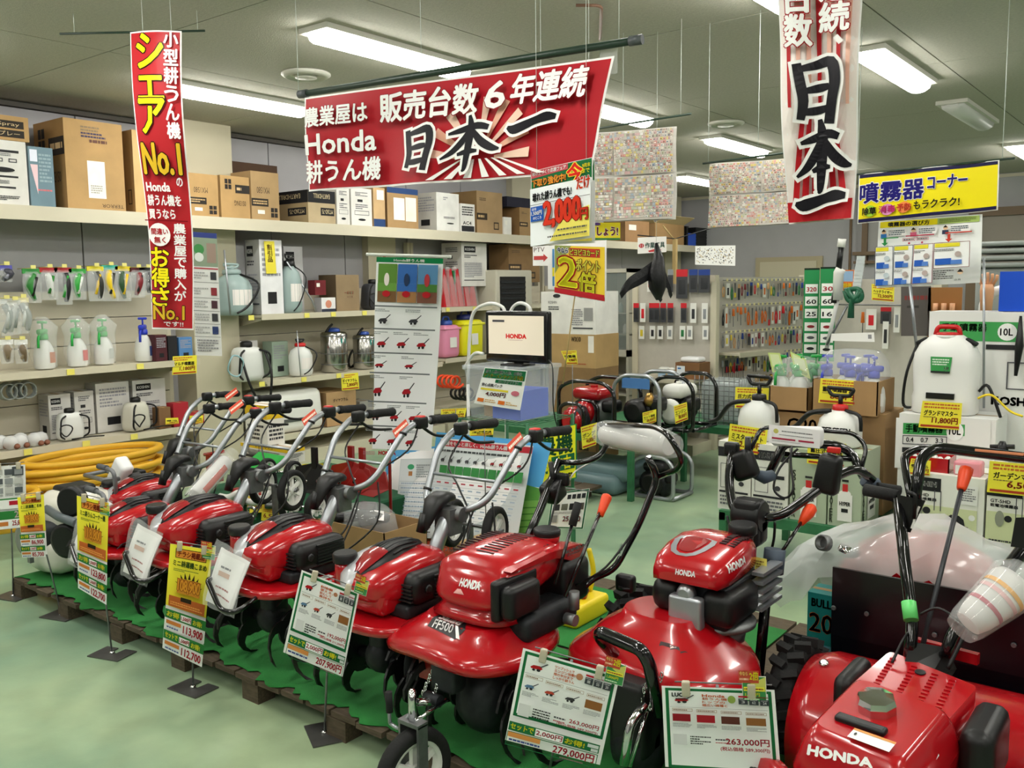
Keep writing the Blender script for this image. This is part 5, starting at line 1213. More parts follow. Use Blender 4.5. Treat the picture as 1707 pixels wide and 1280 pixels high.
# tank block: tapered box, wide bottom
def ring4(pts, z, r=.03, k=4):
    n = len(pts); o_ = []
    for i in range(n):
        a, b, c = Vector(pts[i-1]), Vector(pts[i]), Vector(pts[(i+1) % n]); p = b+(a-b).normalized()*r; q = b+(c-b).normalized()*r
        for j in range(k+1): u = j/k; w2 = p*(1-u)**2+b*2*u*(1-u)+q*u*u; o_.append(Vector((w2.x, w2.y, z(w2) if callable(z) else z)))
    return o_
base = [(-.765, 2.0), (-.50, 1.95), (-.46, 2.27), (-.73, 2.33)]
def sc(pts, k): cx = sum(p[0] for p in pts)/4; cy = sum(p[1] for p in pts)/4; return [(cx+(x-cx)*k, cy+(y-cy)*k) for x, y in pts]
zs = lambda z0: (lambda w2: z0+(w2.y-2.0)*.12)
MX().loft([ring4(sc(base, k), zs(z)) for z, k in ((.38, .97), (.43, 1.03), (.47, 1.05), (.53, .93), (.555, .84), (.565, .76))]).build('fuel_tank', RED, t)
MX().loft([ring4(sc(base, k), zs(z)) for z, k in ((.30, .9), (.41, .95))]).build('engine_block', BLK, t)
cp_ = Vector((-.625, 2.16, .586)); MX().lathe([(.04, -.01), (.046, .0), (.046, .02), (.042, .034), (.022, .04)], 8, M=T(*cp_, rx=.15), smooth=False).build('fuel_cap', CHR, t)
MX().rbox(-.06, .06, -.014, .014, 0, .016, .007, M=T(-.635, 2.075, .572, rz=-.12, rx=.12)).build('rubber_pad', BLK, t)
decal('', t, ro, (-.61, 2.045, .580), (-.515, 2.032, .580), (-.615, 2.008, .574), (-.52, 1.994, .573), draw=lambda s: (s.rect(0, 0, 100, 20, 'efecea'), s.rect(0, 0, 100, 4, 'd08a3a'), s.disc(12, 11, 3, '222222')), name='white_label', h=20)
decal('', t, ro, (-.485, 2.04, .545), (-.47, 2.15, .57), (-.465, 2.03, .50), (-.45, 2.14, .525), draw=lambda s: (s.rect(0, 0, 100, 50, 'efecea'), s.rect(0, 0, 100, 18, 'd08a3a'), s.poly([(10, 42), (18, 24), (26, 42)][::-1], '222222')), name='warning_label', h=50)
a = PY(1348, 1240, 1.965); b_ = PY(1455, 1264, 1.94); c_ = PY(1345, 1258, 1.955); d_ = PY(1455, 1281, 1.93)
decal('HONDA', t, ro, a, b_, c_, d_, bold=1.8)
# rear cover with ribs
rc = MX(); rc.loft([ring4([(-.745, 2.36+.0), (-.50, 2.30), (-.47, 2.50), (-.71, 2.58)], z, .02) for z in (lambda w2: .42+(w2.y-2.3)*.05, lambda w2: .535+(w2.y-2.3)*.12)]); rc.build('recoil_cover', RED, t)
rc = MX(); rc.box(-.69, -.50, -.0, .02, 0, .03, M=T(0, 2.565, .565, rz=-.12)); rc.build('rear_lip', RED, t)
st = MX()
for x in (-.69, -.63, -.575, -.53):
    for k in range(9): y = 2.37+k*.018-(x+.6)*.25; st.box(x-.008, x+.008, y-.003, y+.003, .535+(y-2.3)*.12-.002, .539+(y-2.3)*.12)
st.build('rivet_rows', CHR if False else RED, t, kind='stuff')
MX().lathe([(.014, 0), (.014, .004)], 10, M=T(-.61, 2.50, .559, rx=.1)).build('bolt', BLK, t)
MX().rbox(-.46, -.38, 2.22, 2.44, .40, .56, .03).build('air_box', BLK, t)
MX().rbox(-.80, -.745, 2.36, 2.56, .42, .55, .03).build('muffler_cover', BLK, t)
MX().lathe([(.02, -.02), (.075, -.015), (.08, .02), (.04, .03)], 20, M=AX((-.6, -1, 0), p=(-.80, 1.98, .40))).build('recoil_housing', RED, t)
gr_ = MX()
for k in range(10): gr_.box(-.004, .004, -.004, .004, -.07+.02*abs(k-4.5)*.3, .07-.02*abs(k-4.5)*.3, M=T(-.865+.012*k, 1.975-.008*k, .40))
gr_.build('grille', BLK, t, kind='stuff')
# rotary cover: a half drum across
dr = MX(); rings = []
for x, rr in ((-.965, .15), (-.96, .18), (-.90, .2), (-.2, .2), (.30, .2), (.35, .18)):
    rings.append([Vector((x, 2.66+rr*1.15*math.cos(a), .28+rr*math.sin(a))) for a in [PI*k/18 for k in range(19)]]+[Vector((x, 2.66-rr*1.1, .2)), Vector((x, 2.66+rr*1.1, .2))])
dr.loft(rings).build('rotary_cover', RED, t)
MX().lathe([(.014, 0), (.014, .006), (.008, .008)], 10, M=AX((0, -.4, 1), p=(-.90, 2.60, .475))).build('bolt', CHR, t)
tines(t, M_, [-.7, -.55, -.4, -.25, -.1, .05], 2.66, .2, .16)
for x in (-.74, -.44): wheel(t, M_, (x, 2.3, .17), (1, 0, 0), .165, .08, hubm=DSTEEL, spokes=5, lug=True)
# column plates, levers, handlebars
MX().loft([[PY(1485, 1110, 2.52), PY(1530, 1125, 2.54), PY(1530, 1180, 2.46), PY(1490, 1170, 2.46)], [PY(1500, 1065, 2.6), PY(1560, 1075, 2.62), PY(1575, 1110, 2.62), PY(1520, 1120, 2.6)]], smooth=False).build('column_plate', BLK, t)
MX().tube(bend([PY(1497, 1095, 2.58), PY(1503, 1035, 2.62), PY(1492, 950, 2.72), PY(1480, 830, 2.82)], .05), .017, 10).tube([PY(1497, 1010, 2.64), PY(1484, 920, 2.74), PY(1474, 830, 2.82)], .008, 8).build('left_handlebar', BLKG, t)
q0, q1 = PY(1500, 1030, 2.60), PY(1496, 1000, 2.63); MX().tube([q0, q1], .0205, 12).build('green_label_wrap', mat('green label', '5fc96a', rough=.35), t)
MX().tube(bend([PY(1558, 1090, 2.6), PY(1570, 1050, 2.62), PY(1600, 1015, 2.66), PY(1660, 945, 2.75), PY(1712, 880, 2.85), PY(1740, 850, 2.9)], .05), .020, 10).build('right_handlebar', BLKG, t)
a, b_ = PX(1512, 1100, -.595), PY(1585, 812, 2.95); a = PY(1512, 1100, 2.6)
MX().tube([a, b_], .0075, 8).build('gear_lever', mat('dark lever', '3a3c40', rough=.35, metal=.3), t)
c_ = b_+(b_-a).normalized()*.075
MX().lathe([(.012, 0), (.015, .008), (.021, .06), (.02, .075), (.012, .078)], 8, M=AX(c_-b_, p=b_-(b_-a)*.01)).build('lever_knob', ORG, t, label='orange knob')
def Q(px, py, y=2.9): return PY(px, py, y)
MX().tube([Q(1425, 814, 2.85), Q(1480, 825, 2.84)], .019, 10).build('left_grip', RUB, t)
MX().tube(bend([Q(1505, 850, 2.86), Q(1494, 790, 2.95), Q(1490, 758, 3.0), Q(1512, 746, 3.02), Q(1560, 748, 3.02), Q(1710, 765, 3.02)], .04), .012, 10).tube(bend([Q(1508, 830, 2.86), Q(1518, 760, 2.95), Q(1545, 744, 3.0), Q(1710, 764, 3.0), Q(1760, 770, 3.0)], .04), .017, 10).build('rear_loop', BLKG, t)
MX().rbox(-.03, .1, -.001, .001, -.004, .004, .002, M=T(*Q(1625, 750, 2.97))).build('orange_label', mat('orange label', 'd98a62', rough=.4), t)
MX().loft([[Q(1478, 822, 2.8), Q(1525, 832, 2.8), Q(1500, 885, 2.8), Q(1484, 882, 2.8)], [Q(1478, 822, 2.84), Q(1525, 832, 2.84), Q(1500, 885, 2.84), Q(1484, 882, 2.84)]], smooth=False).build('gate_plate', BLK, t)
sl = MX()
for k in range(3): sl.box(-.003, .003, -.002, .002, -.012, .012, M=T(*Q(1512-k*4, 848+k*12, 2.79), ry=.3))
sl.build('gate_slots', WHITE, t, kind='stuff')
MX().tube(bend([Q(1495, 818, 2.78), Q(1508, 822, 2.78), Q(1506, 862, 2.78)], .02), .006, 6).build('hook_lever', BLK, t)
MX().loft([[Q(1672, 860, 2.7), Q(1720, 858, 2.7), Q(1720, 915, 2.7), Q(1664, 908, 2.7)], [Q(1672, 860, 2.74), Q(1720, 858, 2.74), Q(1720, 915, 2.74), Q(1664, 908, 2.74)]], smooth=False).build('gate_plate', BLK, t)
MX().tube([Q(1692, 897, 2.68), Q(1725, 898, 2.68)], .012, 8).build('lever_knob', ORG, t, label='orange knob at the right edge')
ra, rb_ = PY(1593, 1035, 2.55), PY(1672, 968, 2.66); Ln = (rb_-ra).length
mr = MX(); mr.lathe([(.035, 0), (.045, .03), (.062, Ln*.9), (.055, Ln)], 20, M=AX(rb_-ra, p=ra)); o = mr.build('rolled_manual', mat('rolled paper'), t)
for k, (q, cc) in enumerate(((.35, 'a8324a'), (.72, 'e0a020'), (.6, 'd8a8a8'))): rr = .045+.017*(q*Ln-.03)/(Ln*.9-.03)+.0012; MX().lathe([(rr, -.006), (rr+.0004, .006)], 20, M=AX(rb_-ra, p=ra.lerp(rb_, q)), caps=False).build('printed_band', mat('band '+cc, cc, rough=.4), o)
MX().lathe([(.04, -.03), (.05, 0), (.07, Ln*.9), (.075, Ln), (.05, Ln+.04)], 16, M=AX(rb_-ra, p=ra)).build('plastic_bag', CLEAR, t)
w_ = MX(); w_.wire([PY(1515, 1020, 2.6), PY(1545, 1010, 2.6), PY(1585, 1035, 2.58)], .004); w_.wire([PY(1468, 1100, 2.5), PY(1485, 1065, 2.56), PY(1496, 1050, 2.6)], .004); w_.wire([PY(1560, 1110, 2.55), PY(1585, 1060, 2.6), PY(1600, 1035, 2.62)], .006); w_.build('control_cable', BLK, t, kind='stuff')
# ------------------------------------------------------------------ machine behind: black board and red hood under milky film
ro = Vector((-.5, 3.0, 0)); t = thing('snow_thrower', 'machine with a wide glossy black board and a red hood wrapped in milky film', 'machine', ro); M_ = T(*(-ro))
GB = mat('glossy black board', '07080e', rough=.28, coat=.15)
z1 = .65; yb = 2.98
TLb, TRb = PY(1388, 945, yb), PY(1712, 1014, yb)
rings = []
for k in range(8):
    x = TLb.x+(.35-TLb.x)*k/7; zt_ = TLb.z+(TRb.z-TLb.z)*k/5
    rings.append([Vector((x, yb+.06, .06)), Vector((x, yb+.02, .25)), Vector((x, yb, .42)), Vector((x, yb, TLb.z)), Vector((x, yb+.012, TLb.z)), Vector((x, yb+.012, .42)), Vector((x, yb+.032, .25)), Vector((x, yb+.072, .06))])
MX().loft(rings, smooth=False).build('black_board', GB, t)
for px, py in ((1390, 1013), (1445, 1023), (1558, 1058), (1625, 1062), (1690, 1075), (1590, 1136)):
    q = PY(px, py, yb-.004); MX().lathe([(.009, 0), (.007, .006)], 8, M=AX((0, -1, 0), p=tuple(q))).build('bolt', STEEL, t)
# hood under film
rings = []
hp = [(-1.14, .50, .03), (-1.10, .56, .06), (-1.02, .68, .09), (-.92, .745, .11), (-.80, .775, .12), (-.68, .76, .12), (-.56, .70, .10), (-.48, .62, .06)]
MX().loft([[Vector((x, 3.30+w_*math.cos(a)*1.5, z-.05+w_*.9*math.sin(a))) for a in [2*PI*i/16 for i in range(16)]] for x, z, w_ in [(-1.04, .58, .07), (-.98, .63, .10), (-.88, .67, .115), (-.72, .68, .12), (-.58, .64, .10), (-.48, .59, .06)]]).build('red_hood', RED, t)
MX().lathe([(.035, 0), (.04, .02), (.03, .035)], 12, M=T(*PY(1415, 925, 3.08))).build('silver_cap', CHR, t)
MX().lathe([(.028, -.01), (.028, .015), (.02, .017), (.018, .0)], 16, M=AX((-.4, -1, .3), p=tuple(PY(1374, 905, 3.04)))).build('round_lamp', STEEL, t)
MX().rbox(-1.0, -.2, 3.06, 3.5, .1, .55, .05).build('machine_body', BLK, t)
rb0 = random.Random(5); rings = []
for i in range(20):
    k = i/19; x = -1.28+(.95)*k
    top = float(np.interp(k, [0, .08, .2, .4, .6, .8, .92, 1], [.50, .60, .69, .775, .79, .71, .62, .55])); bot = float(np.interp(k, [0, .15, .3, 1], [.44, .30, .5, .52]))
    rings.append([Vector((x+.01*math.sin(j*2.1+i), 3.02+.015*math.sin(j*1.7+i*1.3)+.55*(1-math.cos(PI*j/12))/2, bot+(top-bot)*math.sin(PI*min(1, (j+1.5)/13.5))**.7+.02*math.sin(i*2.7+j*3.1))) for j in range(13)])
MX().loft(rings, caps=False, closed=False).build('milky_film', HAZY, t)
# ------------------------------------------------------------------ price stands in front of the pallet
PLT = mat('brushed plate', '6b6a68', rough=.4, metal=.7, noise=.2, nscale=12)
def burst(s, x, y, w, h, txt):
    """orange price with black spikes"""
    cx, cy = x+w/2, y+h/2; pts = []
    for k in range(22):
        a = -2*PI*k/22; q = 1.0 if k % 2 else 1.35; pts.append((cx+math.cos(a)*w*.42*q, cy+math.sin(a)*h*.5*q))
    s.poly(pts, '2a2010', [tuple([len(pts)]+[k, (k+1) % len(pts)]) for k in range(len(pts))]) if False else None
    for k in range(9):
        a = PI+PI*(k+.5)/9*1.0; bx, by = cx+math.cos(a)*w*.40, cy+math.sin(a)*h*.38
        s.poly([(bx-w*.05, by), (cx+math.cos(a)*w*.52, cy+math.sin(a)*h*.72), (bx+w*.05, by)][::-1], '2a2214')
    s.rect(x+w*.08, y+h*.12, w*.84, h*.76, 'd08a2c'); s.text(txt, x+w*.1, y+h*.16, w*.8, h*.66, 'e0962e', 1.2, '7a3a14', 1.3)
def yellow_long(title, price1, price2):
    def f(s):
        s.rect(0, 0, 100, 150, 'ece23e'); s.rect(14, 8, 74, 22, '1c1810'); s.rect(15.5, 9.5, 71, 19, 'd88a34'); s.text('チラシ掲載品', 19, 12, 64, 14, '7a2a14', .5)
        s.text(title, 10, 35, 80, 14, '2c4a1c', .6); s.lines(12, 54, 60, 7, 2, '6a7a2a', 3); burst(s, 18, 68, 66, 46, price1)
        s.rect(6, 118, 88, 26, 'b8602a'); s.rect(34, 116, 26, 10, '2a2214'); s.lines(10, 130, 78, 10, 2, 'e8a050', 2)
        for j, (y, pr) in enumerate(((152, price2[0]), (202, price2[1]))):
            s.rect(0, y, 100, 50, 'eef0ee'); s.rect(0, y, 100, 22, '2f7a3a'); s.text('セットで' if j else 'お得', 4, y+4, 30, 13, 'e8e23a', .5); s.rect(38, y+4, 26, 14, 'f2f0ee'); s.text('1,500円', 39, y+6, 24, 10, 'b02030', .4); s.text('お得!', 68, y+5, 22, 12, 'e8e23a', .5)
            s.rect(4, y+25, 36, 9, 'c87a3a'); s.text(pr, 46, y+26, 48, 20, 'a81428', .9); s.lines(6, y+38, 34, 7, 1, '5a6a9a', j)
    return f
def mini_tiller(s, x, y, w, h, c='b01820'):
    s.poly([(x+w*.05, y+h*.7), (x+w*.2, y+h*.5), (x+w*.55, y+h*.45), (x+w*.7, y+h*.65), (x+w*.6, y+h*.8), (x+w*.1, y+h*.8)][::-1], c); s.disc(x+w*.5, y+h*.85, w*.1, '2a2a2c', h*.12); s.disc(x+w*.25, y+h*.88, w*.08, '2a2a2c', h*.1)
    s.poly([(x+w*.55, y+h*.5), (x+w*.9, y+h*.08), (x+w*.95, y+h*.12), (x+w*.62, y+h*.55)], '44444a')
def spec_sheet(p1, p2, p3, slogan, lucky=False):
    def f(s):
        W, H = s.w, s.h; top = H*.72 if not lucky else H
        s.rect(W*.03, H*.02, W*.94, top-H*.02, '1d6a3c'); s.rect(W*.06, H*.05, W*.88, top-H*.085, 'eef0ee')
        mini_tiller(s, W*.1, H*.08, W*.2, H*.12)
        if lucky: s.text('LUCKY', W*.09, H*.07, W*.17, H*.045, '1a1a1c', .6); s.lines(W*.12, H*.13, W*.1, H*.025, 1, '333333', 1)
        for i, tx in enumerate(slogan): s.text(tx, W*.36, H*(.075+.037*i), W*(.2+.02*(i % 2)), H*.03, 'd86a2a', .4)
        s.disc(W*.62, H*.12, W*.035, 'b07a5a' if not lucky else '8aa04a'); s.rect(W*.68, H*.07, W*.08, H*.02, 'b01828'); s.text('HONDA', W*.84, H*.075, W*.1, H*.014, 'b01828', .3)
        for i, tx in enumerate(('1', '55', '20') if not lucky else ('3', '62', '24')): s.rect(W*(.68+.093*i), H*.1, W*.08, H*.07, '3c4044'); s.text(tx, W*(.705+.093*i), H*.125, W*.03, H*.03, 'e8e8e8', .3); s.lines(W*(.69+.093*i), H*.105, W*.06, H*.012, 1, 'bbbbbb', i)
        s.rect(W*.07, H*.22, W*.86, H*.004, '999999')
        for i in range(4):
            x = W*(.09+.215*i); s.frame(x, H*.235, W*.18, H*.035, W*.004, 'b09a80'); s.lines(x+W*.01, H*.243, W*.15, H*.02, 1, '8a6a50', i)
            if i == 3: s.rect(x, H*.3, W*.17, H*.09, '8a5a30')
            elif lucky: s.rect(x, H*.3, W*.16, H*.09, ('8e1a26', 'a01c28', '5a3028')[i])
            else: mini_tiller(s, x, H*.29, W*.16, H*.1, ('5a7a9a', 'b04030', '3a3a3c')[i])
            s.lines(x, H*.41, W*.17, H*.05, 4, '8a8a8e', i+5)
        s.rect(W*.09, H*.53, W*.12, H*.13, 'd4d4d4'); s.lines(W*.24, H*.54, W*.18, H*.11, 4, '333333', 7)
        s.lines(W*.46, H*.56, W*.12, H*.03, 1, '44444a', 3); s.lines(W*.46, H*.6, W*.12, H*.02, 1, 'b03040', 3)
        s.text(p1, W*(.62 if not lucky else .55), H*.545, W*(.3 if not lucky else .37), H*(.05 if not lucky else .085), 'b01830', .8); s.text(p2, W*.5, H*(.61 if not lucky else .65), W*.42, H*(.03 if not lucky else .055), 'c04050', .2)
        if not lucky:
            s.rect(W*.03, H*.735, W*.94, H*.095, '1d6a3c'); s.text('セットで', W*.05, H*.75, W*.24, H*.06, 'f2ea2a', .7); s.rect(W*.31, H*.742, W*.29, H*.08, 'f4f2f0'); s.text('2,000円', W*.32, H*.752, W*.27, H*.058, 'b01830', .8); s.text('お得!', W*.62, H*.75, W*.2, H*.06, 'f2ea2a', .8); s.rect(W*.85, H*.745, W*.11, H*.035, 'c8d0cc'); s.rect(W*.89, H*.788, W*.07, H*.03, 'c8d0cc')
            s.frame(W*.03, H*.835, W*.94, H*.15, W*.008, '1d6a3c'); s.rect(W*.04, H*.84, W*.34, H*.05, 'd08a48'); s.lines(W*.06, H*.9, W*.4, H*.035, 1, '3a4a8a', 5); s.text(p3, W*.52, H*.85, W*.42, H*.09, 'b01830', 1.0); s.lines(W*.6, H*.955, W*.3, H*.02, 1, '8a6a6a', 5)
    return f
def pop(s):
    s.rect(0, 0, 100, 100, 'f2f0ea'); s.rect(2, 2, 96, 96, '3a8a4a'); s.poly([(30, 30), (98, 2), (98, 60)][::-1], 'c8c860'); s.rect(-14, -22, 84, 48, 'b8452a'); s.text('今なら', -10, -18, 34, 16, 'f2ea8a', .4); s.text('2倍', 32, -18, 36, 32, 'f2ea2a', 1); s.lines(-10, 4, 40, 14, 1, 'f0c0a0', 2)
    s.rect(6, 40, 86, 16, 'e8e23a'); s.lines(8, 43, 80, 10, 1, '8a3a20', 4); s.text('1,000円', 12, 62, 60, 14, 'f2ea2a', .5); s.lines(8, 82, 76, 9, 1, 'd0e8c0', 5)
def stand(label, base, sheet, draw, W, H, d=None, plate=.17, second=None, popc=None, base_rot=.3, m=None, wave=None, dd=0):
    B_ = PZ(*base, .0); t = thing('price_stand', label, 'stand', B_, 0, 'wire price stands before the pallet'); d0 = math.hypot(B_.x, B_.y) if d is None else d
    out = [(-.5, -.4), (.5, -.4), (.5, .4), (.12, .4), (.10, .05), (-.10, .05), (-.12, .4), (-.5, .4)]
    pm = MB(); 
    pm.add([(x*plate, y*plate*.85, z) for z in (.001, .006) for x, y in out], [tuple(range(7, -1, -1)), tuple(range(8, 16))]+[(i, (i+1) % 8, 8+(i+1) % 8, 8+i) for i in range(8)]); o = pm.build('base_plate', PLT, t); o.rotation_euler.z = base_rot
    d1 = d0 if d else d0-.05-.16*(base[0] == 541)
    c4 = [PD(*q, d1+e) for q, e in zip(sheet, (dd, -dd, dd, -dd))]; up = (c4[0]+c4[1])/2
    topr = Vector((up.x, up.y, up.z+.01))-B_
    nrm = (c4[2]-c4[0]).cross(c4[1]-c4[0]).normalized()
    MB().tube([Vector((0, 0, .005)), Vector((topr.x*.3, topr.y*.3, topr.z*.3))-nrm*.012, topr-nrm*.012+Vector((0, 0, -.01))], .004, 8).build('pole', STEEL, t); MB().lathe([(.012, .005), (.012, .012), (.006, .016)], 10).build('pole_nut', CHR, t)
    e = (c4[1]-c4[0]); dn = (c4[2]-c4[0]).normalized()
    MB().tube([c4[0]-B_+e*.12-dn*.012, c4[1]-B_-e*.02-dn*.012], .002, 5).build('cross_wire', STEEL, t)
    nrm = (c4[2]-c4[0]).cross(e).normalized()
    for q in (.22, .8):
        p = c4[0]+e*q-B_; MB(Matrix.Translation(p+nrm*.004) @ AX(-dn, nrm)).rbox(-.008, .008, -.01, .01, -.022, .016, .004).build('clip', mat('clear clip', 'c9c0a8', rough=.2, alpha=.75), t)
    mb = MB(); s = Sheet(W, H, 'f2f2f0'); draw(s); s.into(mb, *[q-B_ for q in c4], wave=wave); mb.build('price_sheet', M_LAM, t)
    if popc:
        a = c4[0]+e*popc[0]+nrm*.006-dn*popc[1]; ex = e.normalized()*popc[2]; ey = dn*popc[2]*1.15
        s = Sheet(100, 100, 'f2f0ea'); pop(s); mb = MB(); s.into(mb, *[q-B_ for q in (a, a+ex, a+ey, a+ex+ey)]); mb.build('point_card', M_PRINT, t)
    return t
cv = lambda u, v: .012*math.sin(v*PI)*(1-.5*u)
stand('price stand with a small yellow sheet, leftmost but one before the white tiller', (103, 1027), ((29, 829), (73, 824), (40, 925), (79, 924)), yellow_long('ミニ耕運機こまめ', '79,800', ('86,900', '85,700')), 100, 252, dd=.01, wave=cv)
stand('price stand with a tall yellow sheet reading twenty two thousand at its foot', (187, 1091), ((128, 826), (181, 838), (130, 975), (177, 1003)), yellow_long('ミニ耕うんコーナー機', '118,800', ('123,800', '122,700')), 100, 252, popc=(.72, -.01, .04), wave=cv)
stand('price stand with the tall yellow sheet nearest the camera', (322, 1148), ((284, 906), (354, 917), (271, 1073), (336, 1105)), yellow_long('ミニ耕運機こまめ', '108,900', ('113,900', '112,700')), 100, 252, popc=(.76, .02, .05), wave=cv, base_rot=.1)
stand('price stand with a tilted white and green sheet, price ending in nine hundred', (541, 1224), ((503, 950), (599, 988), (472, 1087), (571, 1128)), spec_sheet('192,000円', '(税込価格 211,200円)', '207,900円', ('最大作業の簡単', '使える、', '安心して', '長持ち!')), 100, 145, popc=(.9, .05, .045), base_rot=-.5)
stand('large price stand sheet before the lettered tiller, two hundred seventy nine thousand', (905, 1335), ((872, 1080), (1033, 1127), (842, 1233), (1000, 1275)), spec_sheet('263,000円', '(税込価格 289,300円)', '279,000円', ('ワンプッシュで', 'エンジン始動!', '畑の半分まで', 'しっかり耕うん')), 130, 128, d=2.33, popc=(.86, .035, .05), dd=.03)
stand('large price stand sheet before the widest tiller with green frame', (1180, 1420), ((1103, 1143), (1291, 1150), (1109, 1278), (1302, 1290)), spec_sheet('263,000円', '(税込価格 289,300円)', '', ('Honda', '耕うん機', 'トップの', '幅広い機種と'), True), 130, 98, d=2.14, popc=(.72, .035, .055))
# leftmost stand with plain leaflets
def leaf0(s):
    s.rect(0, 0, 100, 120, 'e4e4e0'); s.rect(60, 4, 34, 26, '4a4f52')
    for i in range(3):
        for j in range(3): s.rect(8+30*i, 10+26*j, 24, 16, ('b9b9b4', '55595c', '8c8f90')[(i+j) % 3]); s.lines(8+30*i, 28+26*j, 24, 6, 2, '777777', i+j)
    s.rect(0, 92, 100, 4, '2f7a3a'); s.rect(0, 96, 100, 26, 'e8e8e4'); s.rect(50, 100, 30, 12, 'b02030')
    s.rect(0, 128, 100, 24, '2f7a3a'); s.rect(2, 152, 96, 26, 'f0f0ee'); s.text('25', 66, 130, 24, 18, 'e8d0d0', .8); s.rect(6, 158, 40, 12, 'c87a3a'); s.text('25,800', 58, 156, 36, 16, 'b02030', .6)
stand('price stand with grey printed leaflets at the far left edge', (22, 995), ((-14, 778), (42, 774), (-10, 884), (45, 878)), leaf0, 100, 180, dd=.02)
# ------------------------------------------------------------------ goods on the left wall rack
def price_card(label, tl, tr, bl, br, d, title, price, sub=True, par=None, dd=0, col='eee23c', off=None, stem=None):
    s = Sheet(100, 80, col)
    if sub: s.lines(6, 4, 88, 18, 2, 'c86a2a', len(title))
    s.text(title, 8, 26, 82, 16, '2a2418', .6); s.lines(8, 44, 30, 5, 1, '8a7a3a', 3); s.text(price, 30, 46, 62, 19, 'a02418', .9); s.rect(4, 70, 92, 6, 'b03a1c')
    c4 = [PD(*q, d+e) for q, e in zip((tl, tr, bl, br), (dd, -dd, dd, -dd))]
    o = s.hang('price_card', label, 'price card', *c4, m=M_PRINT); p = o.location
    if stem: MB().tube([(.01, .01, c4[0].z-p.z), (.01, .012, stem-p.z)], .003, 5).build('card_wire', STEEL, o)
    return o
def shelf_tag(x, y, z, k, where):
    w0 = '%s price tag from the left on the ' % ORD(k+1)
    o = MB().box(0, .004, -.028, .028, -.02, .022, 'e8dd6a').build('shelf_tag', M_PRINT, None, (x+.012, y, z-.02))
    return tag(o, w0+where, 'price tag', 'tags on the %s' % where)
for (xf, z, where, pxs) in ((-6.6, 1.03, 'sprayer bottle shelf edge at left', (116, 232)), (-6.6, .49, 'lowest left shelf edge', (45, 142, 222)), (-6.62, 1.37, 'shelf edge under the tall white cartons', (417, 510, 554, 606)), (-6.58, .79, 'shelf edge under the steel cylinders', (435, 505, 563)), (-6.62, 1.37, 'shelf edge under the red bags', (745, 790))):
    for k, px in enumerate(pxs): shelf_tag(xf, eY(px, xf, z), z, k, where)
GRN = mat('green spray head', '2aa548', rough=.35); BLU = mat('blue spray head', '2438b8', rough=.35); LQ = mat('milky bottle', 'e6e8e4', rough=.35, alpha=.9)
def spray_bottle(label, pos, head=GRN, rz=0, s=1.0, bagged=True, stick='d04030', group=None):
    t = thing('spray_bottle', label, 'sprayer', pos, rz, group); M_ = Matrix.Scale(s, 4)
    MB(M_).lathe([(.055, 0), (.062, .008), (.064, .08), (.058, .13), (.04, .17), (.026, .185), (.024, .2)], 20).build('bottle', LQ, t)
    MB(M_).lathe([(.03, .19), (.032, .2), (.03, .225), (.018, .23), (.014, .26)], 16).build('collar', head, t)
    MB(M_).rbox(-.018, .018, -.07, .05, .225, .26, .012).tube(bend([(0, -.03, .235), (0, -.085, .21), (0, -.09, .14)], .03), .009, 6).build('spray_head', head, t)
    MB(M_).tube([(0, 0, .26), (0, 0, .30)], .006, 8).rbox(-.03, .03, -.012, .012, .295, .312, .006).build('pump_knob', head, t)
    mb = MB(M_ @ T(0, 0, 0)); mb.loft([[Vector((.066*math.cos(a), .066*math.sin(a), z)) for a in [-.7+i*.28 for i in range(6)]] for z in (.04, .11)], closed=False, caps=False); mb.build('label', mat('label '+stick, stick, rough=.4), t)
    if bagged: MB(M_).loft([[Vector((r_*math.cos(a)*(1+.1*math.sin(3*a+z*30)), r_*math.sin(a)*(1+.1*math.cos(4*a+z*20)), z)) for a in [2*PI*k/14 for k in range(14)]] for r_, z in ((.07, .005), (.082, .1), (.075, .2), (.09, .27), (.03, .34))], caps=False).build('plastic_bag', CLEAR, t)
    return t
X1 = -6.78
for px, hd, lb, st in ((75, GRN, 'green headed spray bottle, leftmost on the upper left shelf', 'b86a3a'), (130, GRN, 'green headed spray bottle with a red square label, middle of the upper left shelf', 'c83a30'), (174, GRN, 'green headed spray bottle right of the red labelled one', 'b9bdb8'), (241, BLU, 'blue headed spray bottle near the narrow red banner', '3a4a80')):
    spray_bottle(lb, (X1, eY(px, X1, 1.04), 1.033), hd, rz=.8, s=1.12, bagged=hd is GRN, stick=st)
carton('dark red printed box behind the foot of the narrow red banner', 260, 280, 558, 1.033, -6.66, .12, 'wside', 'plain', '4a1c24', name='printed_box')
carton('black printed box behind the foot of the narrow red banner', 281, 297, 560, 1.033, -6.66, .12, 'plain', 'plain', '1c1c20', name='printed_box')
carton('blue printed box beside the product chart at the bay end', 299, 322, 562, 1.033, -6.66, .12, 'wside', 'plain', '4f7fb4', name='printed_box')
price_card('yellow price card reading one thousand one hundred eighty', (288, 594), (328, 592), (287, 625), (328, 622), PX(300, 600, -6.57).xy.length-.0, 'マルチ噴霧器', '1,180円')
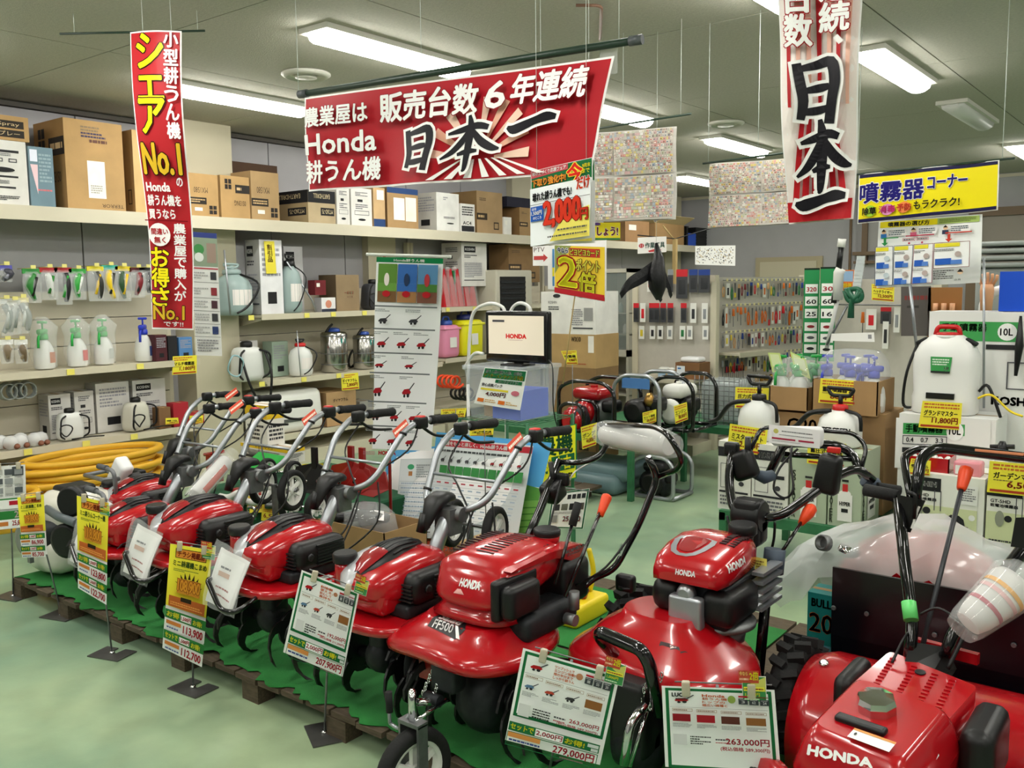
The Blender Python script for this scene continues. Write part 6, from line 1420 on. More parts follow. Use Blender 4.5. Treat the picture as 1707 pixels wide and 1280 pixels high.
# product chart at the bay end
s = Sheet(40, 190, 'e2e2e0'); s.rect(0, 0, 40, 8, '2a3a80'); s.rect(0, 8, 40, 44, '8a9a84'); s.disc(12, 26, 8, '3f8a4a'); s.disc(12, 38, 7, 'dfe4e0'); s.rect(24, 16, 14, 30, '9a8478'); s.rect(0, 54, 40, 2, 'b03040')
for i, y in enumerate((60, 84, 104, 124, 144)): s.rect(0, y+16, 40, .6, '555555'); s.rect(28, y, 9, 12, ('3a3a3e', '8a2a34', '4a2a34', '3a3a3e', '2a3a6a')[i]); s.lines(2, y, 22, 12, 3, 'aaaaaa', i)
s.lines(4, 164, 32, 20, 5, '8a8a8e', 4)
tl, tr = PD(317, 386, 7.2), PD(361, 389, 7.1); bl, br_ = vert(tl, tr, (330, 592), (354, 594))
s.hang('product_chart', 'tall narrow product chart with small photos at the shelf bay end', 'poster', tl, tr, bl, br_, m=M_PRINT)
# lowest left shelf
for i, (a, b, yt, f, c) in enumerate(((84, 122, 657, 'koshin', 'dcdad6'), (127, 160, 652, 'panelw', 'd8d6d2'), (163, 219, 637, 'wside', 'dddbd7'), (224, 279, 632, 'koshin', 'dddbd7'))):
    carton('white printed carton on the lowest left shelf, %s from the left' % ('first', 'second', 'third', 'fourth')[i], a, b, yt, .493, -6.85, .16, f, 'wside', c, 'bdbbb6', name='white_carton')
def knapsack(label, pos, s=1.0, body=LQ, strap=BLK, cap=BLK, rz=0.0, ring=True, name='sprayer_tank'):
    t = thing(name, label, 'sprayer', pos, rz); M_ = Matrix.Scale(s, 4)
    MB(M_).rbox(-.08, .08, -.11, .11, 0, .24, .045, taper=.86).build('tank', body, t)
    MB(M_).lathe([(.035, .235), (.042, .24), (.042, .27), (.03, .28)], 18).build('cap', cap, t)
    MB(M_).tube(bend([(.06, -.06, .22), (.10, -.12, .2), (.09, -.13, .05), (.06, -.08, .02)], .05), .008, 6).tube(bend([(.06, .06, .22), (.11, .12, .2), (.10, .12, .05), (.06, .08, .02)], .05), .008, 6).build('strap', strap, t, kind='stuff')
    if ring: MB(M_).tube([(.12+.02*math.sin(a*2), -.09+.05*math.cos(a), .10+.05*math.sin(a)) for a in [2*PI*k/20 for k in range(21)]], .006, 6).tube([(.12, -.05, .02), (.17, .10, .03), (.16, .22, .02)], .006, 6).build('hose', strap, t, kind='stuff')
    return t
knapsack('small clear sprayer tank with coiled black hose before the white cartons', (-6.73, eY(118, -6.73, .5), .494), .85)
knapsack('cream lidded sprayer tank with black nozzle on the lowest left shelf', (-6.72, eY(228, -6.72, .5), .494), .95, body=mat('cream tank', 'cfcdbf', rough=.4, alpha=.95), rz=.3)
for i, (a, b, yt, c) in enumerate(((266, 286, 679, '7d5c3c'), (290, 316, 671, 'a8202c'), (316, 341, 687, 'a8242a'))): carton('small %s box at the right end of the lowest left shelf' % ('brown open', 'red', 'flat red')[i], a, b, yt, .493, -6.64, .1, 'plain', 'plain', c, name='small_box')
price_card('small yellow price card before the brown box, lowest left shelf', (276, 697), (297, 696), (276, 708), (298, 706), PX(285, 700, -6.585).xy.length, '電池', '580円', False)
price_card('small yellow price card before the flat red box, lowest left shelf', (316, 693), (339, 692), (316, 707), (338, 705), PX(325, 700, -6.585).xy.length, '電池', '280円', False)
GL = mat('clear globe', 'f0f2f2', rough=.05, alpha=.5)
for i, (px, py) in enumerate(((8, 722), (20, 737), (34, 732), (45, 718), (58, 730), (70, 726), (10, 738))):
    y = eY(px, -6.66+.02*(i % 2), .53); o = thing('glass_globe', 'clear glass globe on the lowest shelf at far left, %s of seven' % ORD(i+1), 'globe', (-6.66-.08*(i % 3 == 0), y, .493), 0, 'glass globes on the lowest left shelf')
    MB().lathe([(.004, 0), (.02, .003), (.042, .02), (.052, .05), (.042, .082), (.02, .097), (.004, .1)], 16).build('globe', GL, o); MB().lathe([(.018, 0), (.02, .02), (.012, .03)], 10, M=T(.04, .02, .02, ry=1.2)).build('socket', mat('rust brown', '7a4a34', rough=.6), o)
# slatted display with coils at the far left edge
t = thing('slat_display', 'pale slatted display panel at the left edge carrying clear tubes', 'display', (-6.62, 1.6, .49)); b0 = None
for k in range(17):
    o = MB().box(0, .015, 0, 1.08, 0, .05).build('slat', CREAM2, t) if b0 is None else b0.copy()
    if b0 is None: b0 = o
    else: COL.objects.link(o); o.parent = t
    o.location = (-.28, 0, .04+k*.056)
for k in range(3):
    y = eY(14+k*16, -6.7, .8); o = thing('hose_coil', 'coil of clear grey hose on the slatted display, %s from the left' % ORD(k+1), 'hose', (-6.72, y, PX(20, 652, -6.7).z), 0, 'hose coils at far left')
    for q in range(5): MB().tube([(.012*q, .06*math.cos(a), .06*math.sin(a)) for a in [2*PI*j/18 for j in range(19)]], .007, 6).build('winding', mat('grey hose', '8d938f', rough=.3), o) if q == 0 else None
    MB().tube([(.012*a/(2*PI), .055*math.cos(a), .055*math.sin(a)) for a in [2*PI*j/14 for j in range(14*5)]], .006, 6).build('winding', mat('grey hose'), o)
# hanging packets on hooks
HOOK = STEEL
PK = {}
def hook(y, z, x0=-7.02, ln=.26): return MB().tube([(0, 0, 0), (ln, 0, .0), (ln+.01, 0, .012)], .003, 4).build('hook', STEEL, None, (x0, y, z))
def bagpack(label, px, ytop, ybot, cols, xf=-6.8, group=None, w=.1):
    P = PX(px, ytop, xf); h = P.z-PX(px, ybot, xf).z
    t = thing('hanging_pack', label, 'packet', P, 0, group)
    MB().box(-.006, .006, -w/2, w/2, -.035, 0).build('header_card', mat('header '+cols[0], cols[0], rough=.4), t)
    r2 = random.Random(px)
    MB().tube(curve([(0, r2.uniform(-.02, .02), -.04), (.01, r2.uniform(-.03, .03), -h*.5), (0, r2.uniform(-.03, .03), -h*.92)], 4), .02, 8, radii=[.012+.016*math.sin(.4+j*.33) for j in range(9)]).build('tool', mat('tool '+cols[1], cols[1], rough=.4), t)
    MB().tube([(.02, w*.2, -.06), (.02, -w*.1, -h*.8)], .012, 6).build('tool_tip', mat('tool '+cols[2], cols[2], rough=.4), t)
    MB().loft([[Vector((.028*math.cos(a)*k+.004*math.sin(5*a+z*60), w*.52*math.sin(a)*(.8+.2*k), z)) for a in [2*PI*j/12 for j in range(12)]] for z, k in ((-.02, .3), (-.08, 1), (-h*.6, 1.1), (-h, .5))], caps=False).build('clear_bag', CLEAR, t)
    MB().tube([(-.22, 0, .004), (.03, 0, .004)], .003, 4).box(.03, .034, -.018, .018, .0, .025).build('hook', mat('hook tag', 'd8cf7a', rough=.5), t)
    return t
for px, yt, yb, c, lb in ((52, 448, 505, ('2f8a3a', '2a7a30', '1c1c1c'), 'bagged green handled tool, leftmost on the hook row'), (80, 446, 500, ('a82028', 'c9ccc8', '2a7a30'), 'bagged tool with red clip on the left hook row'), (104, 446, 508, ('a82028', '1d1d1f', '2f9a3a'), 'bagged black and green clipper on the left hook row'), (128, 448, 500, ('2f9a3a', '2f9a3a', 'd8dcd8'), 'bagged bright green tool on the left hook row'), (158, 444, 502, ('d8c830', '2a2a24', 'e0b820'), 'bagged yellow and black nozzle, first of three'), (182, 442, 502, ('3fae9a', 'e0c020', '2a2a24'), 'bagged yellow nozzle under a teal card, second of three'), (204, 444, 502, ('d8c020', '2a4a2a', 'e0b820'), 'bagged yellow nozzle, third of three'), (228, 446, 496, ('5a1a20', '7a1c24', '2a2a2c'), 'bagged dark red tool near the narrow red banner'), (244, 446, 492, ('2a2a2c', '3a3a3e', '8a8a8e'), 'bagged dark grey tool beside the narrow red banner')):
    bagpack(lb, px, yt, yb, c, w=.13)
for px, yt, yb, c, lb in ((8, 498, 560, ('c9ccc8', '8d9490', 'b8bcb8'), 'clear tube pack at the far left edge, first'), (22, 500, 558, ('d8d8d0', 'a8aca8', '8d9490'), 'clear tube pack at the far left edge, second'), (36, 496, 556, ('e0d8b0', '9aa09c', 'c8ccc8'), 'clear tube pack at the far left edge with a cream card'), (10, 566, 606, ('e8e8e4', '7a6a54', '8a7a60'), 'brown fitting pack low at the far left edge'), (34, 566, 606, ('e8e8e4', '6a5a44', '9a8a70'), 'second brown fitting pack low at the far left edge'), (8, 442, 470, ('5a58b0', '3a3a44', '8a8a9a'), 'blue topped pack high at the far left edge')):
    bagpack(lb, px, yt, yb, c, xf=-6.66, w=.09)
# yellow corrugated pipe coils behind the white tiller
YP = mat('yellow pipe', 'd8a526', rough=.5)
t = thing('pipe_coil', 'stack of yellow corrugated pipe coils on the lowest ledge behind the tillers', 'pipe', (-6.25, 3.15, .02))
for k in range(7): MB().lathe([(.34, -.022), (.37, -.02), (.38, 0), (.37, .02), (.34, .022), (.33, 0), (.34, -.022)], 36, M=T(.02*math.sin(k*2), .03*math.cos(k*3), .15+k*.045), caps=False).build('coil_turn', YP, t)
t.scale = (.75, 1.35, 1)
t = thing('pipe_coil', 'low yellow corrugated pipe coil at the left behind the price stands', 'pipe', (-5.9, 2.35, .02))
for k in range(5): MB().lathe([(.2, -.022), (.22, -.02), (.23, 0), (.22, .02), (.2, .022), (.19, 0), (.2, -.022)], 30, M=T(.02*math.sin(k*2), .03*math.cos(k*3), .15+k*.045), caps=False).build('coil_turn', YP, t)
# ------------------------------------------------------------------ second bay
TEAL = mat('grey teal tank', '93a6a4', rough=.4); 
def round_tank(label, px, py0, py1, xf, z, body, cap, d_=None, ratio=None, handle=None, lance=True, strap=False):
    y = eY(px, xf, z); h = PX(px, py0, xf).z-z; t = thing('pressure_sprayer', label, 'sprayer', (xf, y, z)); r = ratio*h
    MB().lathe([(r*.8, 0), (r*.95, h*.03), (r, h*.12), (r, h*.55), (r*.8, h*.7), (r*.42, h*.78), (r*.40, h*.82)], 24).build('tank', body, t)
    MB().lathe([(r*.45, h*.80), (r*.48, h*.82), (r*.46, h*.88), (r*.3, h*.9)], 18).build('cap', cap, t)
    hm_ = handle or cap
    MB().tube([(0, 0, h*.88), (0, 0, h*.97)], r*.12, 8).tube(bend([(0, -r*.45, h*.99), (0, -r*.3, h*.93), (0, r*.3, h*.93), (0, r*.45, h*.99), (0, -r*.45, h*1.0)], r*.1), r*.07, 6).build('pump_handle', hm_, t)
    MB().wire([(r*.3, r*.3, h*.8), (r*1.3, r*.7, h*.6), (r*1.1, r*.2, h*.2), (r*.9, -r*.4, .02)], r*.06).build('hose', BLK, t)
    MB().loft([[Vector((r*1.006*math.cos(a), r*1.006*math.sin(a), zz)) for a in [-.6+i*.25 for i in range(6)]] for zz in (h*.2, h*.5)], closed=False, caps=False).build('label', mat('tank label', 'e8e2de', rough=.4), t)
    if lance: MB().tube([(r*1.05, -r*.9, .01), (r*.9, -r*1.0, h*1.25)], r*.05, 6).build('lance', SILV, t)
    return t
round_tank('grey teal pressure sprayer at the left end of the second bay shelf', 389, 440, 528, -6.75, 1.373, TEAL, TEAL, ratio=.38)
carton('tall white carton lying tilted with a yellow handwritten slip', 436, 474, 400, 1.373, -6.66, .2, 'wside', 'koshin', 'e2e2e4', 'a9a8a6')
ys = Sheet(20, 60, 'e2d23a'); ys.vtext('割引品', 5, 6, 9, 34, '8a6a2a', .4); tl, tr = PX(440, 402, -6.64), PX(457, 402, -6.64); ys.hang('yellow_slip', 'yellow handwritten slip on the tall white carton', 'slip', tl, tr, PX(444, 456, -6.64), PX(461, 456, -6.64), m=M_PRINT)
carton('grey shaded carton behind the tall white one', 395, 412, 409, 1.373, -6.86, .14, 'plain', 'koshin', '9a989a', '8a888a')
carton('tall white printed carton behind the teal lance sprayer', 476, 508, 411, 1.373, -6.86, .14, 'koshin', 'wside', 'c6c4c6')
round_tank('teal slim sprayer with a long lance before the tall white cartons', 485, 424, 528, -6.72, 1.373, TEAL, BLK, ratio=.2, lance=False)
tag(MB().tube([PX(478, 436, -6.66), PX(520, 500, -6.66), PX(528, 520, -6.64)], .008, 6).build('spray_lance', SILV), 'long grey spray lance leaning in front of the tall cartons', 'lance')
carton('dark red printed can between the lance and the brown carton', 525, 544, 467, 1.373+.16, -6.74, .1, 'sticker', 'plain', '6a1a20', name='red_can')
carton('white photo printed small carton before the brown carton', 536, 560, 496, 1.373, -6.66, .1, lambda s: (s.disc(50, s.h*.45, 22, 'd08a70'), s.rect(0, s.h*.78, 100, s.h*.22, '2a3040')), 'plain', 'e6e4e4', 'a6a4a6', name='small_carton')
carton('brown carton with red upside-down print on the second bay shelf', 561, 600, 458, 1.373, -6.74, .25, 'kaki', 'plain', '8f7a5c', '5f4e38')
knapsack('dark knapsack sprayer half hidden by the hanging machine chart', (-6.8, eY(622, -6.8, 1.4), 1.373), 1.1, body=mat('dark grey tank', '3c3d42', rough=.4))
Z2 = .793
carton('white printed carton behind the clear tank, left on the cylinder shelf', 373, 396, 568, Z2, -6.86, .14, 'wside', 'plain', 'b4b3b0')
carton('white carton with a big dark emblem behind the clear tank', 398, 432, 568, Z2, -6.88, .14, 'koshin', 'plain', 'd6d4d2')
carton('pale green printed carton on the cylinder shelf', 455, 482, 569, Z2, -6.82, .14, 'wside', 'plain', '9db09e', name='printed_box')
t = knapsack('white knapsack sprayer with black straps hanging off the shelf edge', (-6.72, eY(412, -6.72, .9), Z2), 1.25, strap=BLK, ring=False)
MB().wire([(.1, -.12, .2), (.16, -.1, .0), (.16, .0, -.2), (.14, .06, -.3)], .012, k=6).wire([(.1, .12, .26), (.18, .12, .05), (.16, .09, -.28)], .012, k=6).build('hanging_strap', BLK, t)
tag(MB().tube([(.0+.014*math.sin(a*3), .075*math.cos(a), .09*math.sin(a)) for a in [2*PI*k/16 for k in range(16*4+1)]], .007, 6).build('tube_coil', mat('pale blue tube', '8fb4ba', rough=.3), None, PX(393, 610, -6.6)), 'coil of pale blue tube hanging before the white cartons', 'tube')
round_tank('white pressure sprayer with red cap beside the steel cylinders', 502, 565, 632, -6.7, Z2, LQ, mat('red cap', 'c02020', rough=.35), ratio=.32, handle=BLK)
def cyl(label, px, py0, bl, handle=True):
    y = eY(px, -6.74, Z2); h = PX(px, py0, -6.74).z-Z2; t = thing('steel_cylinder', label, 'tank', (-6.74, y, Z2)); r = h*.30
    MB().lathe([(r*.95, 0), (r, .01), (r, h*.86), (r*.9, h*.9), (r*.5, h*.92)], 28).build('drum', mat('polished steel', 'b4b2ae', rough=.18, metal=1), t)
    for q in (.18, .42, .82): MB().lathe([(r*1.0, h*q-.005), (r*1.02, h*q), (r*1.0, h*q+.005)], 28, caps=False).build('band', STEEL, t)
    MB().lathe([(r*.45, h*.9), (r*.5, h*.93), (r*.45, h*.98), (r*.2, h)], 20).build('lid', bl, t)
    MB().box(0, .002, -.03, .03, -.02, .03, M=T(r*.97, -.02+.03, h*.7, rz=.1)).build('label', mat('teal label', '2a8a80', rough=.4), t)
    MB().tube(bend([(0, -r*.8, h*.88), (0, -r*.4, h*1.02), (0, -r*.1, h*1.08)], .03), .012, 8).build('handle', BLK, t)
BLL = mat('blue lid', '2a4a9a', rough=.35)
cyl('polished steel cylinder sprayer with blue lid, left one', 558, 546, BLL); cyl('polished steel cylinder sprayer with blue lid, right one beside the machine chart', 608, 552, BLL)
t = thing('hose_bundle', 'dark hose bundle between the two steel cylinders', 'hose', (-6.85, eY(588, -6.85, .9), Z2)); MB().tube([(.03*math.sin(a), .05*math.cos(a), .1+.09*math.sin(a)) for a in [2*PI*j/14 for j in range(43)]], .012, 6).build('winding', BLK, t)
price_card('yellow price card below the steel cylinders', (568, 624), (597, 621), (570, 651), (599, 648), PX(580, 640, -6.55).xy.length, 'ダイヤフラム', '2,800円')
# lowest boards of the second bay
t = thing('white_case', 'large white moulded case lying on the low shelf of the second bay', 'case', (-6.8, (eY(430, -6.8, .3)+eY(520, -6.8, .3))/2, .292)); L_ = (eY(520, -6.8, .3)-eY(430, -6.8, .3))
MB().rbox(-.2, .2, -L_*.55, L_*.5, 0, .38, .06, taper=.94).build('shell', WHITE, t); MB().box(.2, .205, -L_*.3, L_*.3, .1, .13).build('latch', STEEL, t)
carton('brown carton with small print on the low shelf of the second bay', 545, 595, 652, .293, -6.6, .4, 'diaph', 'plain', 'b29066', '7a5d3c')
carton('grey plastic crate right of the low brown carton', 600, 622, 668, .293, -6.75, .2, 'plain', 'plain', 'a9a9a4', name='crate')
# third bay: red bagged goods, tubs, heater
RB = mat('bagged red tool', 'b81824', rough=.35)
for i, px in enumerate((746, 757, 768, 780, 790)):
    y = eY(px, -6.75, 1.4); t = thing('bagged_tool', 'red tool in a clear bag above the tubs, %s from the left' % ORD(i+1), 'tool', (-6.75, y, 1.375), 0, 'red bagged tools')
    MB().prism([(-.09, 0), (.02, 0), (-.02, .2), (-.07, .42), (-.10, .40)], 'x', -.03, .03).build('blade', RB, t); MB().tube([(0, -.02, .02), (0, -.12, .40)], .02, 6).build('stem', mat('green stem', '1f6a3a', rough=.4), t) if i == 2 else None
    MB().loft([[Vector((.05*math.cos(a)*k, yy+.07*math.sin(a)*k, z)) for a in [2*PI*j/10 for j in range(10)]] for z, k, yy in ((.0, 1, 0), (.2, 1, -.04), (.44, .4, -.1))], caps=False).build('clear_bag', CLEAR, t)
def tub(label, px, py0, col, lid, x=-6.72, z=.825, w=.17):
    y = eY(px, x, z); h = PX(px, py0, x).z-z; t = thing('plastic_tub', label, 'tub', (x, y, z)); m_ = mat('tub '+col, col, rough=.35)
    MB().rbox(-w*.8, w*.8, -w, w, 0, h*.8, .05, taper=1.05).rbox(-w*.88, w*.88, -w*1.1, w*1.1, h*.68, h*.74, .02).build('body', m_, t)
    MB().lathe([(w*.55, h*.8), (w*.58, h*.82), (w*.55, h*.9), (w*.3, h*.92)], 20).tube(bend([(0, -w*.4, h*.9), (0, -w*.3, h), (0, w*.3, h), (0, w*.4, h*.9)], .03), .012, 6).build('lid', lid, t)
    MB().box(w*.88, w*.885, -.06, .05, h*.25, h*.5).build('label', WHITE, t)
tub('pink square tub with blue lid behind the machine chart edge', 744, 528, 'd98aa8', BLL, w=.13); tub('bright yellow square tub with dark lid left of the monitor', 776, 518, 'dcd81e', mat('navy lid', '1c2460', rough=.4), w=.17)
carton('white carton with dark logo lying tilted above the red bags', 770, 812, 405, 1.60, -6.7, .3, 'koshin', 'panelw', 'd8d6d0', 'c4c2bc')
carton('brown carton beside the tilted white carton on the third bay', 848, 900, 408, 1.64, -6.7, .3, 'bm3', 'plain', '8a6c46')
t = thing('heater_unit', 'pale box unit with a black louvred front behind the monitor', 'appliance', (-6.75, (eY(828, -6.55, 1.0)+eY(888, -6.55, 1.0))/2, .825)); hw = (eY(888, -6.55, 1)-eY(828, -6.55, 1))/2; hz = PX(860, 450, -6.55).z-.825
MB().rbox(-.2, .2, -hw, hw, 0, hz, .02).build('housing', mat('beige housing', 'bdb9a8', rough=.5), t); MB().box(.2, .203, -hw*.8, hw*.6, hz*.42, hz*.92).build('louvre_panel', BLK, t)
for k in range(7): MB().box(.203, .212, -hw*.78, hw*.58, hz*(.45+.065*k), hz*(.475+.065*k)).build('louvre', DSTEEL, t)
for i, (px, c) in enumerate(((905, 'bdb8b0'), (925, '7a2a2a'), (940, 'c8c4bc'))):
    pass
# ------------------------------------------------------------------ tables
def table(label, x0, x1, y0, y1, z, cloth=False):
    t = thing('display_table', label, 'table', ((x0+x1)/2, (y0+y1)/2, 0)); w, d = (x1-x0)/2, (y1-y0)/2
    MB().box(-w, w, -d, d, z-.012, z-.001).build('table_top', GREENT, t)
    for a in ((-w, w, -d, -d+.035), (-w, w, d-.035, d), (-w, -w+.035, -d, d), (w-.035, w, -d, d)): MB().box(a[0], a[1], a[2], a[3], z-.055, z-.012).build('rail', GREENT, t)
    for sx in (-1, 1):
        for sy in (-1, 1): MB().box(min(sx*w, sx*(w-.04)), max(sx*w, sx*(w-.04)), min(sy*d, sy*(d-.04)), max(sy*d, sy*(d-.04)), 0, z-.055).build('leg', GREENT, t)
    return t
# covered table with tiller attachments
TZ = .42
t = table('low table under a dark green cloth behind the small tillers', -4.75, -3.62, 3.0, 4.0, TZ-.004)
cl = MB(); w_, d_ = .58, .52; rings = []
for k, (g, z) in enumerate(((.0, TZ-.36), (.0, TZ-.18), (0, TZ-.01), (-.01, TZ), (-.3, TZ), (-.66, TZ))):
    rings.append([Vector((-4.185+(w_+g+(.015*math.sin(j*1.3) if k < 2 else 0))*max(-1, min(1, 1.42*math.cos(2*PI*j/40))), 3.5+(d_+g*.8+(.015*math.sin(j*1.7) if k < 2 else 0))*max(-1, min(1, 1.42*math.sin(2*PI*j/40))), z)) for j in range(40)])
tag(cl.loft(rings, smooth=False).build('tablecloth', mat('dark green cloth', '124a2c', rough=.9, bump=.2, bscale=200)), 'dark green cloth over the low attachment table', 'tablecloth')
def at(px, py, z=TZ): return PZ(px, py, z)
def simple(name, label, cat, parts, loc=(0, 0, 0), group=None, rz=0):
    t = thing(name, label, cat, loc, rz, group)
    for n_, mb, m_ in parts: mb.build(n_, m_, t)
    return t
def att_wheels(label, p, r, w=.04, gap=.2, ax=(1, .2, 0)):
    t = thing('attachment_wheels', label, 'wheels', p); a = Vector(ax).normalized()
    for s_ in (-.5, .5): wheel(t, None, tuple(a*gap*s_+Vector((0, 0, r+.003))), ax, r, w)
    MB().tube([a*-gap*.5+Vector((0, 0, r)), a*gap*.5+Vector((0, 0, r))], .009, 8).build('axle', CHR, t); return t
att_wheels('pair of white hubbed wheels on a chrome axle at the cloth table front', PY(506, 853, 2.99)+Vector((0, 0, -.06)), .085, gap=.17)
att_wheels('smaller pair of wheels lying among the attachments on the cloth table', at(445, 812)+Vector((0, .1, 0)), .075, gap=.2)
att_wheels('pair of wheels behind the dark red plough attachments', at(645, 800)+Vector((-.2, .3, -.2)), .08, gap=.12)
for px, py, m_, lb in ((520, 828, BLK, 'black curved plough plate with chrome bolts on the cloth table'), (600, 850, DRED, 'large dark red curved plough plate near the cardboard box'), (580, 800, DRED, 'dark red plough frame behind the large red plate')):
    p = PY(px, py, 3.35 if m_ is BLK else 3.5); p.z = max(p.z, TZ+.02); sz = .2 if px != 600 else .24
    t = thing('plough_plate', lb, 'attachment', (p.x, p.y, TZ+.002))
    MB().loft([[Vector((x, .05*math.sin(k*.8)+y, z)) for x, y, z in ((-sz, 0, .0+.02*k), (-sz*.5, -.02, .0), (sz*.6, -.03, 0), (sz, 0, .05), (sz*.8, .02, .14), (0, .03, .17), (-sz*.8, .02, .13))] for k in (0, .3)]).build('plate', m_, t)
    for q in (-.5, 0, .5): MB().lathe([(.011, 0), (.009, .008)], 8, M=AX((0, -1, .2), p=(q*sz, -.035, .07+.03*q))).build('bolt', CHR, t)
    MB().box(-.02, .02, .02, .04, 0, .26).build('shank', m_, t)
for px, py, lb, c in ((385, 838, 'red and white tine attachment, left on the cloth table', DRED), (430, 845, 'small red and white tine attachment near the chrome shackle', DRED)):
    p = at(px, py); t = thing('tine_attachment', lb, 'attachment', p)
    MB().tube(bend([(-.1, 0, .02), (-.02, 0, .02), (.05, .02, .06), (.12, .02, .06)], .03), .022, 8).build('white_guard', WHITE, t); MB().rbox(-.05, .06, .03, .09, .01, .07, .015).build('red_body', c, t); MB().lathe([(.025, 0), (.025, .03)], 10, M=T(.1, 0, .01)).build('boss', STEEL, t)
t = thing('shackle', 'chrome shackle bolts at the front of the cloth table', 'hardware', at(420, 868)); MB().tube(bend([(-.03, 0, .01), (-.03, 0, .07), (.03, 0, .07), (.03, 0, .01)], .02), .008, 8).build('bow', CHR, t); MB().lathe([(.014, 0), (.014, .03)], 8).build('nut', CHR, t)
for px, py, z_, w_, h_, lb in ((430, 790, .16, .12, .22, 'yellow and white printed box standing on the cloth table'), (440, 775, .0, .26, .1, 'wide yellow and white printed box behind the tine attachments')):
    p = PY(px, py, 3.8); y_ = p.y; s_f = lambda s: (s.rect(0, 0, 100, s.h*.25, 'e0b820'), s.lines(10, s.h*.35, 80, s.h*.3, 4, '333338', 2), s.text('TOYO', 30, s.h*.06, 40, s.h*.12, '3a3020'), s.frame(10, s.h*.72, 50, s.h*.2, 2, '333338'))
    carton3(lb, p.x-w_, p.x+w_, y_, y_+.15, TZ+.002, TZ+.002+h_+z_, s_f, s_f, 'e0dcd4', name='printed_box', m=M_PRINT)
for k, (px, py, r_, lb) in enumerate(((430, 840, .5, 'yellow price tag hanging low on the cloth table'), (455, 856, -.2, 'orange and yellow crumpled price tag on the cloth table'), (520, 786, .4, 'yellow handwritten tag tied to the red plough frame'))):
    p = PY(px, py, 2.96 if k < 2 else 3.4); s = Sheet(100, 80, 'ecd83a'); s.lines(8, 8, 80, 30, 4, 'd06a28', k); s.text(('35,800', '6,500', '4,800')[k], 14, 44, 66, 22, '8a3a20', .6); a = Vector((.07, .02, .02*r_)); b_ = Vector((.01, -.02, -.09)); s.hang('price_tag', lb, 'price tag', p-a-b_*.5, p+a-b_*.5, p-a+b_*.5, p+a+b_*.5, m=M_PRINT, wave=lambda u, v: .01*math.sin(u*6))
tag(MB().rbox(-.16, .16, -.12, .12, 0, .012, .005, M=T(0, 0, .0, rx=.5)).build('green_cover', mat('bright green plastic', '1f9a3c', rough=.4), None, at(392, 800)+Vector((0, .2, .05))), 'bright green flat cover leaning on the cloth table', 'cover')
t = thing('red_frame_attachment', 'red steel attachment frame at the back left of the cloth table', 'attachment', at(335, 805)+Vector((0, .1, 0))); MB().box(-.06, .06, -.02, .02, 0, .16).build('plate', DRED, t); MB().tube([(-.1, 0, .15), (.1, 0, .19)], .012, 6).build('cross_bar', RED, t)
# cardboard box with bagged black parts on the carpet
p0, p1 = PY(518, 905, 2.98), PY(640, 930, 2.98); 
t = thing('open_carton', 'open brown carton holding bagged black parts behind the small tillers', 'box', ((p0.x+p1.x)/2, 3.135, .001)); hw = (p1.x-p0.x)/2; hh = PY(560, 872, 2.98).z
for a in ((-hw, hw, -.15, -.145), (-hw, hw, .145, .15), (-hw, -hw+.005, -.15, .15), (hw-.005, hw, -.15, .15), (-hw, hw, -.15, .15)): MB().box(*a, 0 if a[2:] != (-.15, .15) or a[0] != -hw or a[1] != hw else .0, hh if not (a[0] == -hw and a[1] == hw and a[3] == .15 and a[2] == -.15) else .01).build('carton_wall', CARD, t)
r2 = random.Random(8)
for k in range(4): MB().rbox(-.11, .11, -.05, .05, 0, .05, .02, M=T(r2.uniform(-.08, .08), r2.uniform(-.05, .05), hh-.03+k*.012, rz=r2.uniform(-1, 1), rx=r2.uniform(-.3, .3))).build('black_part', BLK if k % 2 else mat('dark film', '4a4a4c', rough=.2), t)
MB().loft([[Vector((.17*math.cos(a)*k+.01*math.sin(3*a), .13*math.sin(a)*k, hh+z)) for a in [2*PI*j/14 for j in range(14)]] for z, k in ((-.05, 1), (.03, .9), (.07, .6))], caps=True).build('clear_bag', CLEAR, t)
s = Sheet(100, 30, 'e8e4e2'); s.text('セール中', 20, 5, 60, 18, 'c02838', .8); s.hang('paper_slip', 'white paper slip with red print on the open carton', 'slip', PY(588, 846, 3.15), PY(640, 852, 3.15), PY(588, 862, 3.08), PY(640, 868, 3.08), m=M_PRINT)
carton3('brown carton on the carpet behind the large lettered tiller', -2.88, -2.45, 3.22, 3.52, .109, .36, 'bm3', lambda s: s.text('Products', 45, s.h*.6, 45, s.h*.14, '2a2018', .4), 'a58a60', name='cardboard_box')
# leaning catalogue boards
def land(s):
    s.rect(0, 0, s.w, s.h*.35, '5aa8dc'); s.disc(s.w*.3, s.h*.25, s.w*.25, 'c8e4f0', s.h*.1); s.poly([(0, s.h*.4), (s.w*.5, s.h*.28), (s.w, s.h*.36), (s.w, s.h), (0, s.h)][::-1], '5f9e4a'); s.poly([(0, s.h*.55), (s.w, s.h*.45), (s.w, s.h), (0, s.h)][::-1], '7fb85a'); s.poly([(0, s.h*.8), (s.w, s.h*.75), (s.w, s.h), (0, s.h)][::-1], 'b0684a')
    for k in range(5): s.poly([(0, s.h*(.6+.05*k)), (s.w, s.h*(.5+.05*k)), (s.w, s.h*(.51+.05*k)), (0, s.h*(.61+.05*k))][::-1], '4f8a3e')
def board(name, label, c4, ys, draw, W, H, m=M_LAM):
    q = [PY(*p, y) for p, y in zip(c4, ys)]; s = Sheet(W, H); draw(s); return s.hang(name, label, 'board', *q, m=m)
board('scenic_board', 'leaning board printed with fields, left of the machine table poster', ((648, 752), (742, 742), (618, 928), (742, 945)), (3.75, 3.7, 3.6, 3.6), land, 100, 160)
